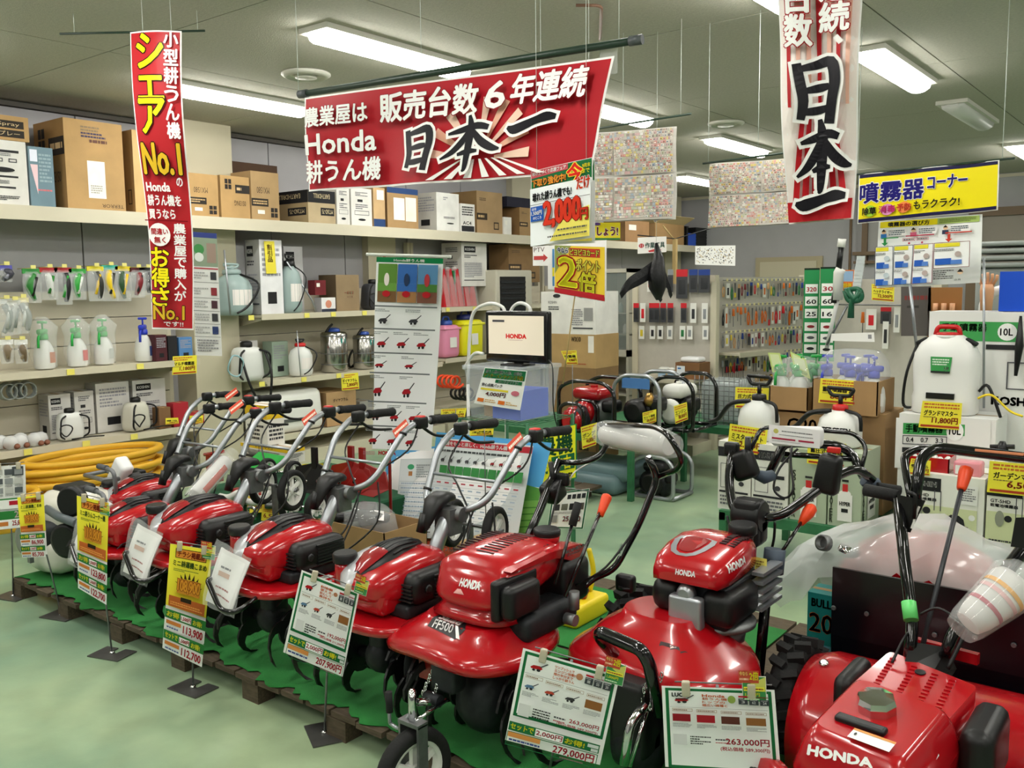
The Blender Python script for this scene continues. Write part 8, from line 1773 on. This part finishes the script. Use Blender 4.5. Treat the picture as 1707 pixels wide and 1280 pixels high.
s = Sheet(100, 50, 'e6e6e2'); MAN(s); tl, tr = PY(1494, 696, yG-.002), PY(1652, 700, yG-.002); s.hang('carton_print', 'green and black title print on the large white carton', 'print', tl, tr, tl+Vector((0, 0, -.26)), tr+Vector((0, 0, -.26)), m=M_PRINT)
yH = yG+.31; cartonY('tallest white carton with a green title strip behind the backpack sprayer', 1537, 1760, 520, RZ, yH, .25, lambda s: MANB(s) if s.h else None, 'plain', 'e6e6e2', name='white_carton', m=M_PRINT)
yB = yf+.34
zb1 = PY(1400, 690, yB).z; cartonY('brown carton with large code letters behind the white cartons', 1262, 1385, 688, RZ, yB, .35, lambda s: s.text('G201', 40, s.h*.06, 46, s.h*.14, '2a1c12', 1), 'plain', 'a4835a')
cartonY('brown carton right of the one with large code letters', 1390, 1470, 688, RZ, yB, .35, lambda s: (s.rect(6, s.h*.1, 40, s.h*.1, 'd8d4c8'), s.text('FG201', 30, s.h*.5, 30, s.h*.08, '4a3826')), 'plain', 'a8875c', '8a6c46')
def open_box(label, px0, px1, ytop, z, yf_, depth, fill):
    x0, x1 = eX(px0, yf_, z), eX(px1, yf_, z); h = PY((px0+px1)/2, ytop, yf_).z-z; t = thing('open_carton', label, 'box', ((x0+x1)/2, yf_+depth/2, z)); w2, d2 = (x1-x0)/2, depth/2
    for a in ((-w2, w2, -d2, -d2+.006), (-w2, w2, d2-.006, d2), (-w2, -w2+.006, -d2, d2), (w2-.006, w2, -d2, d2)): MB().box(*a, .006, h).build('carton_wall', CARD, t)
    MB().box(-w2, w2, -d2, d2, .001, .006).build('carton_base', CARD, t)
    return t, w2, d2, h
zo = zb1+.002
for (lb, a_, b2_, yt, hd, st, nm, n_) in (('open carton of green headed spray bottles under clear film', 1282, 1346, 645, GRN, 'd8e0a0', 'green', 4), ('open carton of blue headed spray bottles under clear film', 1353, 1462, 634, BLU, 'e8e8e6', 'blue', 5)):
    t, w2, d2, h = open_box(lb, a_, b2_, yt, zo, yB-.02, .3, hd)
    for k in range(n_): spray_bottle('%s headed spray bottle in its open carton, %s from the left' % (nm, ORD(k+1)), (t.location.x-w2*.72+k*w2*1.44/(n_-1), t.location.y+(.05 if k % 2 else -.06), zo+max(0, h-.17)), hd, rz=k*1.3, s=.95, bagged=False, stick=st, group=nm+' spray bottles in the open carton')
    r2 = random.Random(a_); MB().loft([[Vector((w2*.98*k*math.copysign(abs(math.cos(q))**.6, math.cos(q))+r2.uniform(-.012, .012), d2*.95*k*math.copysign(abs(math.sin(q))**.6, math.sin(q))+r2.uniform(-.012, .012), h+z_)) for q in [2*PI*j/20 for j in range(20)]] for z_, k in ((-.06, .95), (.03, 1.05), (.1, 1), (.15, .7), (.16, .2))], caps=False).build('clear_film', CLEAR, t)
for k, (px, py) in enumerate(((1290, 588), (1330, 592))):
    s = Sheet(60, 100, 'cfe08a'); s.rect(8, 8, 44, 60, 'dfe9b8'); s.lines(12, 74, 40, 18, 3, '4a7a3a', k); p = PY(px, py, yB+.05); a_ = Vector((.035+.01*k, 0, -.02*k)); b2_ = Vector((.03, 0, -.11)); s.hang('lime_leaflet', 'lime green leaflet standing among the green spray bottles, %s one' % ('left', 'right')[k], 'leaflet', p-a_, p+a_, p-a_+b2_, p+a_+b2_)
s = Sheet(100, 18, 'ecebe6'); s.rect(86, 4, 8, 8, '8a8a8c'); s.hang('white_header', 'white header card over the blue spray bottles', 'card', *[PY(*p, yB+.1) for p in ((1386, 556), (1457, 554), (1384, 568), (1458, 570))], m=M_PRINT)
# sprayers standing on the cartons
def psprayer(label, px, ytop, z, y, body=LQ, capm=BLK, text=None, wr=.11):
    p = PY(px, 640, y); h = PY(px, ytop, y).z-z; t = thing('pressure_sprayer', label, 'sprayer', (p.x, y, z)); r = wr
    MB().lathe([(r*.9, 0), (r, .01), (r, h*.32), (r*.9, h*.46), (r*.6, h*.57), (r*.3, h*.62)], 26).build('tank', body, t)
    MB().lathe([(r*.32, h*.6), (r*.36, h*.63), (r*.34, h*.7), (r*.15, h*.72)], 18).build('cap', capm, t); MB().tube([(0, 0, h*.7), (0, 0, h*.86)], .012, 8).tube(bend([(-r*.62, 0, h*.98), (-r*.42, 0, h*.86), (r*.42, 0, h*.86), (r*.62, 0, h*.98), (-r*.62, 0, h*.99)], .015), .010, 8).build('pump_handle', BLK, t)
    MB().wire([(-r*.3, -r*.3, h*.6), (-r*1.2, -r*.6, h*.55), (-r*2, -r*.3, h*.28), (-r*2.6, 0, h*.2)], .014, k=6).wire([(r*.3, -.02, h*.62), (r*1.0, -.05, h*.56), (r*1.1, -.05, h*.3)], .01, k=6).build('strap', BLK, t, kind='stuff')
    if text: decal(text, t, t.location, *[t.location+Vector(q) for q in ((-r*.8, -r*1.01, h*.36), (r*.8, -r*1.01, h*.36), (-r*.8, -r*1.01, h*.27), (r*.8, -r*1.01, h*.27))], col='1a1a1c', bold=1.6)
    return t
ys_ = yf+.15
psprayer('round milky pressure sprayer with black strap on the white cartons', 1266, 626, zA+.001, ys_)
psprayer('white pressure sprayer with a red cap and black letters', 1402, 646, PY(1405, 752, yf).z+.001, ys_, mat('white tank', 'e4e4e0', rough=.35), mat('red cap'), 'HYPERGREEN')
# white backpack sprayer
a, b_ = PY(1520, 640, yG+.1), PY(1630, 640, yG+.1); w2 = (b_.x-a.x)/2; zt = PY(1570, 556, yG+.1).z; H_ = zt-zG
t = thing('backpack_sprayer', 'large white backpack sprayer with red handle and green label on the cartons', 'sprayer', ((a.x+b_.x)/2, yG+.14, zG+.001))
MB().loft([[Vector((x, y, z)) for x, y in [(w2*k*math.copysign(abs(math.cos(q))**.45, math.cos(q)), .10*k2*math.copysign(abs(math.sin(q))**.6, math.sin(q))) for q in [2*PI*j/32 for j in range(32)]]] for z, k, k2 in ((0, .92, .9), (.01, .98, 1), (H_*.2, 1.0, 1), (H_*.27, .96, .92), (H_*.6, 1.0, 1), (H_*.75, .96, .95), (H_*.88, .78, .8), (H_*.95, .55, .55), (H_*.98, .45, .4))]).build('tank', mat('white tank'), t)
MB().box(-w2*.45, w2*.4, -.106, -.08, H_*.20, H_*.27).build('dark_slot', BLK, t); MB().lathe([(.06, H_*.94), (.065, H_*.97), (.05, H_*.99)], 20).build('neck', mat('white tank'), t)
MB().tube(bend([(-w2*.38, 0, H_*.97), (-w2*.32, 0, H_*1.08), (w2*.32, 0, H_*1.08), (w2*.38, 0, H_*.97)], .02), .012, 8).lathe([(.055, H_*.97), (.06, H_*.99), (.05, H_*1.01)], 20).build('red_handle', mat('red cap'), t)
for s_ in (-1, 1): MB().rbox(-.03, .03, -.02, .02, -.01, .01, .006, M=T(s_*w2*.75, -.02, H_*.9, ry=s_*.5)).build('strap_mount', BLK, t)
decal('', t, t.location, *[t.location+Vector(q) for q in ((-w2*.35, -.102, H_*.72), (w2*.3, -.102, H_*.72), (-w2*.33, -.102, H_*.52), (w2*.24, -.102, H_*.52))], draw=lambda s: (s.rect(0, 0, 100, 80, '3a9a4e'), s.lines(8, 8, 80, 36, 3, 'e0f0e0', 1), s.text('10', 70, 48, 20, 16, WT, .6), s.rect(0, 70, 100, 10, '222224')), h=80, name='green_label')
MB().wire([(-w2*.85, -.02, H_*.9), (-w2*1.15, -.05, H_*.5), (-w2*1.25, -.04, H_*.1), (-w2*1.0, -.04, .02)], .008, k=6).wire([(w2*1.0, 0, .12), (w2*1.3, -.03, .15), (w2*1.7, -.04, .0)], .008, k=6).build('hose', BLK, t, kind='stuff')
price_card('large yellow price card reading eleven thousand eight hundred', (1538, 668), (1604, 672), (1531, 712), (1601, 717), PY(1570, 690, yG-.02).xy.length, 'グランドマスター', '11,800円')
price_card('large yellow price card at the right edge on the lime cartons', (1650, 768), (1760, 778), (1645, 820), (1756, 832), PY(1690, 800, yf-.02).xy.length, 'ガーデンマスター', '6,500円')
price_card('yellow price card left of the bagged manual on the first cartons', (1217, 706), (1280, 716), (1212, 750), (1275, 760), PY(1245, 730, yf-.02).xy.length, 'ミスターオート', '2,980円')
price_card('yellow price card behind the control box of the widest tiller', (1347, 731), (1411, 740), (1345, 772), (1410, 780), PY(1380, 750, yf-.02).xy.length, '蓄圧式噴霧器', '1,980円')
price_card('yellow price card on the open carton of blue bottles', (1368, 630), (1431, 635), (1364, 671), (1427, 676), PY(1400, 650, yB-.04).xy.length, '蓄圧噴霧器 2L', '880円')
price_card('yellow price card behind the round milky sprayer', (1226, 645), (1282, 647), (1225, 680), (1280, 682), PY(1250, 660, yB-.04).xy.length, '圧力式噴霧器', '680円')
price_card('small yellow price card on the red tray of small parts', (1519, 764), (1552, 768), (1513, 790), (1550, 793), PY(1530, 778, yf-.02).xy.length, '噴霧ノズル', '380円')
x_ = PY(1550, 790, yf+.08).x; t = thing('red_tray', 'open red box of small white parts on the lime carton', 'box', (x_, yf+.12, zE+.001))
for a_ in ((-.09, .09, -.07, -.065), (-.09, .09, .065, .07), (-.09, -.085, -.07, .07), (.085, .09, -.07, .07)): MB().box(*a_, 0, .07).build('tray_side', RED, t)
for k in range(6): MB().lathe([(.016, 0), (.016, .05), (.006, .06)], 8, M=T(-.07+.028*k, -.03+.03*(k % 2), .012)).build('white_part', WHITE, t)
simple('pink_pack', 'pink and white film pack on the lime carton beside the red tray', 'pack', [('pack', MB().rbox(-.06, .06, -.04, .04, 0, .07, .012), mat('pink film', 'd88a94', rough=.3)), ('label', MB().box(-.05, -.01, -.043, -.041, .01, .05), WHITE)], (PY(1615, 790, yf+.08).x, yf+.08, zE+.001))
p = PY(1672, 720, yf+.1); simple('sprayer_valve', 'black and white sprayer valve standing on the lime cartons', 'valve', [('lower_body', MB().lathe([(.02, 0), (.02, .06), (.03, .07), (.018, .1)], 12), WHITE), ('upper_body', MB().lathe([(.022, .1), (.026, .14), (.012, .17)], 12).tube([(-.05, 0, .14), (.05, 0, .15)], .012, 6), BLK)], (p.x, p.y, zE+.001))
tag(MB().wire([(0, 0, 0), (.06, 0, .02), (.14, 0, -.05), (.2, -.02, -.07)], .006, k=6).build('yellow_hose', YEL, None, PY(1630, 664, yG+.05)), 'yellow hose curving from the backpack sprayer', 'hose')
for px, lb in ((1700, 'black lance grip hanging before the tallest carton'),): p = PY(px, 560, yH-.03); simple('lance_grip', lb, 'grip', [('grip', MB().tube([(0, 0, .1), (0, 0, -.05), (-.01, 0, -.2)], .012, 8, radii=[.006, .02, .008]), BLK)], p)
# long tools rising behind the cartons
def pole(label, pts, r, m_, y, name='pole_tool', extra=()):
    P = [PY(*p, y) for p in pts]; t = thing(name, label, 'tool', P[0]); MB().tube([q-P[0] for q in P], r, 8).build('shaft', m_, t)
    for nm, q, rr, mm in extra: MB().tube([PY(*k, y)-P[0] for k in q], rr, 10).build(nm, mm, t)
    return t
pole('long white shafted pruner with black and white head behind the blue bottles', ((1378, 580), (1396, 500)), .012, mat('white tube'), yB+.3, extra=(('motor_head', ((1396, 500), (1398, 455), (1402, 448)), .028, mat('white tank')), ('switch_head', ((1398, 448), (1402, 412)), .016, BLK), ('top_grip', ((1402, 412), (1404, 398)), .022, WHITE), ('joint', ((1391, 505), (1393, 488)), .02, BLK)))
t = pole('green electric hedge trimmer with a clear sheathed blade', ((1378, 575), (1412, 510)), .007, STEEL, yB+.2, 'hedge_trimmer', extra=(('lower_grip', ((1418, 530), (1420, 500), (1432, 500)), .018, mat('trimmer green', '1c5c40', rough=.4)), ('body', ((1412, 482), (1424, 500), (1434, 484)), .022, mat('trimmer green'))))
O_ = Vector(t.location); ya = yB+.2; MB().tube(bend([PY(1408, 484, ya)-O_, PY(1414, 504, ya)-O_, PY(1438, 500, ya)-O_, PY(1434, 480, ya)-O_, PY(1408, 484, ya)-O_], .04), .014, 8).build('guard_loop', mat('trimmer green'), t)
mb = MB(); 
for k in range(9): q = PY(1428+k*.9, 480-k*6.2, ya)-O_; mb.box(-.022, .022, -.004, .004, -.012, .012, M=T(*q))
mb.build('toothed_blade', mat('clear sheath', 'dfe6e6', rough=.1, alpha=.6), t, kind='stuff')
pole('thin silver lance leaning right of the price card wall', ((1528, 580), (1517, 475)), .008, SILV, yB+.3)
pole('thin grey rod rising in front of the tallest carton', ((1640, 680), (1640, 430)), .006, SILV, yH-.05)
MB()
# blue lidded box, bins, props at the far right
cartonY('solid blue storage box on top of the cartons at the right edge', 1664, 1760, 452, PY(1700, 519, yH+.05).z, yH+.05, .2, 'plain', 'plain', '0f4cc8', name='blue_box', m=M_PLAS)
p = PY(1690, 430, 6.6); t = thing('waste_bin', 'stack of grey lidded waste bins behind the blue box', 'bin', (p.x+.05, 6.7, 0)); MB().rbox(-.24, .24, -.2, .2, 0, p.z-.06, .03, taper=1.05).build('bin_body', mat('grey bin', '8e9490', rough=.4), t)
for k in range(4): MB().rbox(-.27, .27, -.23, .23, p.z-.06+.045*k, p.z-.03+.045*k, .012).build('bin_lid', mat('grey bin'), t)
SK = mat('rubber glove', 'd8a078', rough=.5)
t = thing('rubber_gloves', 'peach rubber gloves on a stand beside the grey bins', 'gloves', PY(1645, 490, 6.2)); MB().tube([(0, 0, -.15), (0, 0, .02), (0.0, 0, .06)], .03, 10, radii=[.03, .04, .035]).build('palm', SK, t)
for k in range(5): MB().tube([(-.03+.015*k, 0, .05), (-.045+.024*k, 0, .10-.004*abs(k-2)), (-.05+.026*k, -.01, .13-.008*abs(k-2))], .009, 6).build('finger', SK, t)
tag(MB().tube(bend([(0, 0, -.5), (0, 0, 0), (.1, 0, .08), (.2, 0, 0), (.22, 0, -.5)], .1), .03, 8).build('white_hose_loop', mat('white film pack'), None, PY(1640, 500, 6.25)), 'white arched hose loop under the rubber gloves', 'hose')
s = Sheet(100, 130, '5c5654'); s.lines(12, 20, 76, 20, 1, '8a3a38', 4); s.rect(20, 50, 40, 6, '3a3634'); s.hang('dark_board', 'dark grey printed board leaning behind the large white carton', 'board', *[PY(*p, 6.3) for p in ((1502, 478), (1552, 477), (1502, 560), (1552, 560))], m=M_PRINT)
t = thing('glove_pack', 'brown board with peach gloves right of the dark board', 'pack', PY(1575, 500, 6.3)); MB().box(-.1, .1, 0, .01, -.25, .08).build('back_board', mat('tan board', 'a5703c', rough=.7), t)
for x in (-.05, 0, .05): MB().tube([(x, -.02, -.1), (x, -.02, -.02)], .016, 8).build('glove', SK, t)
# boxed drink-like teal carton by the black board
cartonY('teal printed box with orange numerals beside the black board', 1341, 1410, 992, .001, 3.15, .12, lambda s: (s.text('BULL', 10, s.h*.04, 46, s.h*.06, '16302e', .8), s.text('20ℓ', 6, s.h*.14, 80, s.h*.15, 'e8803c', 1.5), s.rect(0, s.h*.38, 100, s.h*.15, '6aa8c0')), 'plain', '1d8a88', name='printed_box', m=M_PRINT)
# ------------------------------------------------------------------ tool racks at the back
def rack_panel(label, A, B_, h, n=1):
    """gondola panel whose face runs from A to B_ on the floor"""
    A = Vector((A.x, A.y, 0)); B_ = Vector((B_.x, B_.y, 0)); e = (B_-A); L_ = e.length; rz = math.atan2(e.y, e.x)
    t = thing('tool_rack', label, 'shelving', A, rz)
    MB().box(0, L_, .02, .04, .1, h).build('peg_panel', mat('peg board', 'b9b5aa', rough=.6, noise=.04), t)
    for x in (0, L_): MB().box(x-.03, x+.03, -.0, .07, 0, h+.02).build('post', CREAM, t)
    MB().box(0, L_, -.4, .02, 0, .1).build('plinth', CREAM, t)
    return t, T(*A, rz=rz), L_
def rk_shelf(t, L_, z, d=.3): MB().box(.02, L_-.02, -d, .02, z-.02, z).box(.02, L_-.02, -d-.008, -d, z-.035, z+.012).build('rack_shelf', CREAM2, t)
RA0, RA1 = PZ(1060, 755, 0), PZ(1186, 765, 0); RA0.y = RA1.y = 8.0; RA0.x = PY(1058, 600, 8).x; RA1.x = PY(1188, 600, 8).x
ta, MA, LA = rack_panel('cream tool rack with red topped packs and a shelf of round tubs', RA0, RA1, 1.60)
RB0 = PD(1194, 600, 9.0); RB1 = PD(1342, 560, 10.3)
tb, MBk, LB = rack_panel('angled far tool rack crowded with small hanging hand tools', RB0, RB1, 1.66)
for z in (.70,): rk_shelf(ta, LA, z, .35)
for z in (.62, .30, .93): rk_shelf(tb, LB*.5 if z > .9 else LB, z, .25)
rk_shelf(ta, LA, .3, .38)
_p = {}
def proto(kind, c, w_, h_):
    k = (kind, c)
    if k in _p: return _p[k]
    m1 = mat('tool '+c, c, rough=.4); t = thing('hanging_tool', 'x', 'tool', (0, 0, -9))
    if kind == 'card':
        MB().box(-.5, .5, -.003, .003, -1, 0, col=None).build('backing_card', mat('dark card', '3a3c40', rough=.5), t); MB().box(-.5, .5, -.006, .006, -.25, 0).build('header', m1, t); MB().rbox(-.3, .3, -.03, -.004, -.85, -.35, .01).build('item', mat('tool 2a2c30', '2a2c30', rough=.4), t)
    elif kind == 'white':
        MB().box(-.5, .5, -.003, .003, -1, 0).build('backing_card', WHITE, t); MB().rbox(-.25, .25, -.03, -.004, -.8, -.3, .01).build('item', m1, t)
    elif kind == 'driver': MB().tube([(0, -.01, 0), (0, -.01, -.4)], .16, 8, radii=[.14, .2]).build('grip', m1, t); MB().tube([(0, -.01, -.4), (0, -.01, -1)], .05, 6).build('shaft', STEEL, t)
    elif kind == 'plier':
        MB().tube(curve([(-.12, -.01, -1), (-.3, -.01, -.6), (-.05, -.01, -.3)], 3), .09, 6).tube(curve([(.12, -.01, -1), (.3, -.01, -.6), (.05, -.01, -.3)], 3), .09, 6).build('handles', m1, t); MB().tube([(0, -.01, -.3), (0, -.01, 0)], .12, 6, radii=[.14, .05]).build('jaws', STEEL, t)
    elif kind == 'saw': MB().prism([(-.3, 0), (.3, 0), (.2, -.7), (-.05, -.7)], 'y', -.004, .004).build('blade', STEEL, t); MB().rbox(-.25, .3, -.02, .02, -1, -.68, .015).build('grip', m1, t)
    t['used'] = 0; _p[k] = t; return t
_n = {}
def put(kind, c, cname, M, x, z, w_, h_, rowname, rz, group):
    _n[group] = _n.get(group, 0)+1
    t = proto(kind, c, w_, h_)
    o = t if not t['used'] else dup(t); t['used'] = 1
    kn = '%s %s, %s from left' % (cname, {'card': 'headed card pack', 'white': 'carded part', 'driver': 'gripped screwdriver', 'plier': 'handled plier', 'saw': 'gripped saw'}[kind], ORD(_n[group]))
    o['label'] = kn+' in the '+rowname; o['group'] = group
    if 'used' in o.keys() and o is not t: del o['used']
    o.location = M @ Vector((x, -.03, z)); o.rotation_euler.z = rz; o.scale = (w_, h_*.5, h_); return o
rza = ta.rotation_euler.z; rzb = tb.rotation_euler.z
CN = {'c8202c': 'red', '1f3f8c': 'blue', '2a2c30': 'black', 'd06a20': 'orange', '2f7a48': 'green', '8a8e92': 'grey', 'd8c23a': 'yellow', '7a2a30': 'maroon', 'c9a070': 'tan'}
def hz(px, py, A, rack_y=8.0): return PY(px, py, rack_y).z
r3 = random.Random(11)
for i, (px, w_, c, k) in enumerate(((1085, .05, 'c8202c', 'white'), (1104, .05, '7a2a30', 'white'), (1120, .06, '8a8e92', 'card'), (1139, .12, 'c8202c', 'card'), (1158, .09, '1f3f8c', 'card'), (1176, .12, '1f3f8c', 'card'))):
    put(k, c, CN[c], MA, PY(px, 480, 8).x-RA0.x, PY(px, 449, 8).z, w_, .22 if i != 3 else .28, 'top row of the cream tool rack', rza, 'top row packs')
for i, (px, c, k) in enumerate(((1063, 'c8202c', 'card'), (1074, 'c8202c', 'white'), (1089, 'c8202c', 'card'), (1097, 'c8202c', 'card'), (1108, 'c8202c', 'card'), (1120, 'c8202c', 'card'), (1142, 'c8202c', 'card'), (1158, '2a2c30', 'white'), (1177, '8a8e92', 'white'))):
    put(k, c, CN[c], MA, PY(px, 520, 8).x-RA0.x, PY(px, 505, 8).z, .062, .19, 'middle row of the cream tool rack', rza, 'middle row packs')
for i, (px, c) in enumerate(((1072, 'd8c23a'), (1090, '2a2c30'), (1103, '2a2c30'), (1119, '8a8e92'), (1140, '2f7a48'), (1152, '8a8e92'), (1178, '8a8e92'))):
    put('white', c, CN[c], MA, PY(px, 555, 8).x-RA0.x, PY(px, 543, 8).z, .06, .13, 'third row of the cream tool rack', rza, 'third row packs')
for k, px in enumerate((1108, 1124)): simple('round_tub', 'white round tub with green edged lid on the cream rack shelf, %s one' % ('left', 'right')[k], 'tub', [('tub', MB().lathe([(.05, 0), (.055, .01), (.055, .08)], 18), CARDL), ('lid', MB().lathe([(.06, .08), (.062, .09), (.04, .1)], 18), WHITE), ('label', MB().box(-.04, .04, -.0565, -.055, .01, .05), mat('pale blue label', '9ab4d0', rough=.4))], (PY(px, 600, 7.8).x, 7.8, .701))
x_ = PY(1153, 590, 7.8).x; carton3('brown carton topped with white film on the cream rack shelf', x_-.13, x_+.12, 7.72, 7.95, .701, .86, 'plain', lambda s: (s.rect(6, s.h*.2, 34, s.h*.6, 'dfe4ea'), s.rect(10, s.h*.3, 14, s.h*.1, '4a78b0')), '7d5634')
simple('film_heap', 'white crumpled film on the brown carton of the cream rack', 'film', [('film', MB().rbox(-.1, .1, -.08, .08, 0, .05, .025), mat('white film pack'))], (x_, 7.83, .861))
rows = [(1.60, .14), (1.36, .17), (1.10, .13), (.86, .15)]
kinds = ['card', 'white', 'driver', 'plier', 'saw', 'driver', 'plier']; cl_ = list(CN)
for ri, (z, h_) in enumerate(rows):
    x = .06
    while x < LB-.06:
        k = r3.choice(kinds); c = r3.choice(cl_ if ri != 1 else ['d06a20', 'c8202c', 'd06a20', '2a2c30', '8a8e92']); w_ = r3.uniform(.035, .06)
        put(k, c, CN[c], MBk, x, z+r3.uniform(-.01, .01), w_, h_*r3.uniform(.8, 1.15), ('top', 'second', 'third', 'fourth')[ri]+' row of the far angled rack', rzb, ('top', 'second', 'third', 'fourth')[ri]+' row tools')
        x += w_+r3.uniform(.004, .018)
    MB().tube([(.02, -.05, z+.03), (LB-.02, -.05, z+.03)], .004, 4).build('hook_rail', STEEL, tb)
    q = MB()
    for j in range(int(LB/.075)): q.box(.04+j*.075, .065+j*.075, -.08, -.075, z+.02, z+.045, 'd8d09a')
    q.build('price_tags', M_PRINT, tb, kind='stuff')
for j in range(9): put('driver', ('c8202c', '7a2a30', '2a2c30')[j % 3], ('red', 'maroon', 'black')[j % 3], MBk, .12+j*.035, .79, .03, .14, 'low shelf of the far angled rack', rzb, 'low shelf tools')
for k, (z, n_) in enumerate(((.62, 8), (.30, 7))):
    for j in range(n_): p = MBk @ Vector((.5+j*.085, -.12, z)); simple('metal_fitting', 'small %s metal fitting, %s on the %s shelf of the far rack' % (('brass', 'grey')[k], ORD(j+1), ('upper', 'lower')[k]), 'fitting', [('body', MB().lathe([(.022, 0), (.026, .01), (.02, .05), (.008, .06)], 8), mat('brass') if not k else STEEL)], p, ('brass', 'grey')[k]+' fittings')
# green measuring strips on the wall posts
STR = [PD(1341, 447, 7.4), PD(1368, 445, 7.3)]
for k, (tl, w_) in enumerate(zip(STR, (.10, .10))):
    s = Sheet(16, 150, '2f8a52'); s.rect(0, 0, 16, 3, '16281c')
    for j, (tx, c) in enumerate((('320' if not k else '30', 'c83040'), ('60', '222224'), ('25' if not k else '16', '222224'))): s.rect(1.5, 26+j*20, 13, 15, 'eef0ec'); s.text(tx, 3, 31+j*20, 10, 7, c, .3)
    for j in range(3): s.rect(1.5, 88+j*18, 13, 14, 'e8eae6'); s.disc(8, 95+j*18, 4, ('8a2a30', '55595c', '2a2a2c')[j], 2.5)
    e_ = Vector((math.cos(-.66+.66), .0, 0)); tr = tl+Vector((.105, .04, 0)); bl = Vector((tl.x, tl.y, PD(1338, 600, 7.4).z)); br_ = Vector((tr.x, tr.y, bl.z))
    s.hang('green_strip', 'tall green printed strip with numbers, %s of the pair beside the tool racks' % ('left', 'right')[k], 'strip', tl, tr, bl, br_)
# third panel behind the sprayers with a few packs
P0, P1 = PD(1345, 600, 7.6), PD(1560, 560, 6.9)
tc_, MC, LC = rack_panel('pale rack behind the blue spray bottles with a few hanging packs', P0, P1, 1.62)
rzc = tc_.rotation_euler.z
for px, py, k, c, w_, h_ in ((1454, 515, 'white', 'c8202c', .09, .15), (1478, 512, 'card', 'c8202c', .09, .12), (1478, 535, 'white', '2a2c30', .05, .2), (1496, 512, 'white', '8a8e92', .05, .18), (1418, 450, 'white', 'd06a20', .1, .18), (1440, 520, 'driver', 'd06a20', .05, .2)):
    q = PD(px, py, (P0.xy.length*(1560-px)+P1.xy.length*(px-1345))/215-.06); lx = (MC.inverted() @ q).x; put(k, c, CN[c], MC, lx, q.z, w_, h_, 'sparse pale rack behind the blue bottles', rzc, 'sparse rack packs')
price_card('yellow price card reading twelve thousand five hundred on the pale rack', (1453, 473), (1491, 478), (1453, 500), (1490, 503), 6.9, 'ヘッドライザー', '12,500円')
MB().tube([(.1, -.05, PD(1420, 508, 7.2).z), (LC-.1, -.05, PD(1420, 508, 7.2).z)], .006, 5).build('hook_rail', STEEL, tc_)
s = Sheet(60, 80, 'd4722c'); s.rect(4, 4, 52, 40, '8aa8c8'); s.text('特価', 10, 50, 40, 20, YL, .8); s.hang('orange_sheet', 'orange and blue sheet behind the white pruner head', 'sheet', *[PD(*p, 7.1) for p in ((1404, 450), (1424, 450), (1402, 485), (1422, 485))], m=M_PRINT)
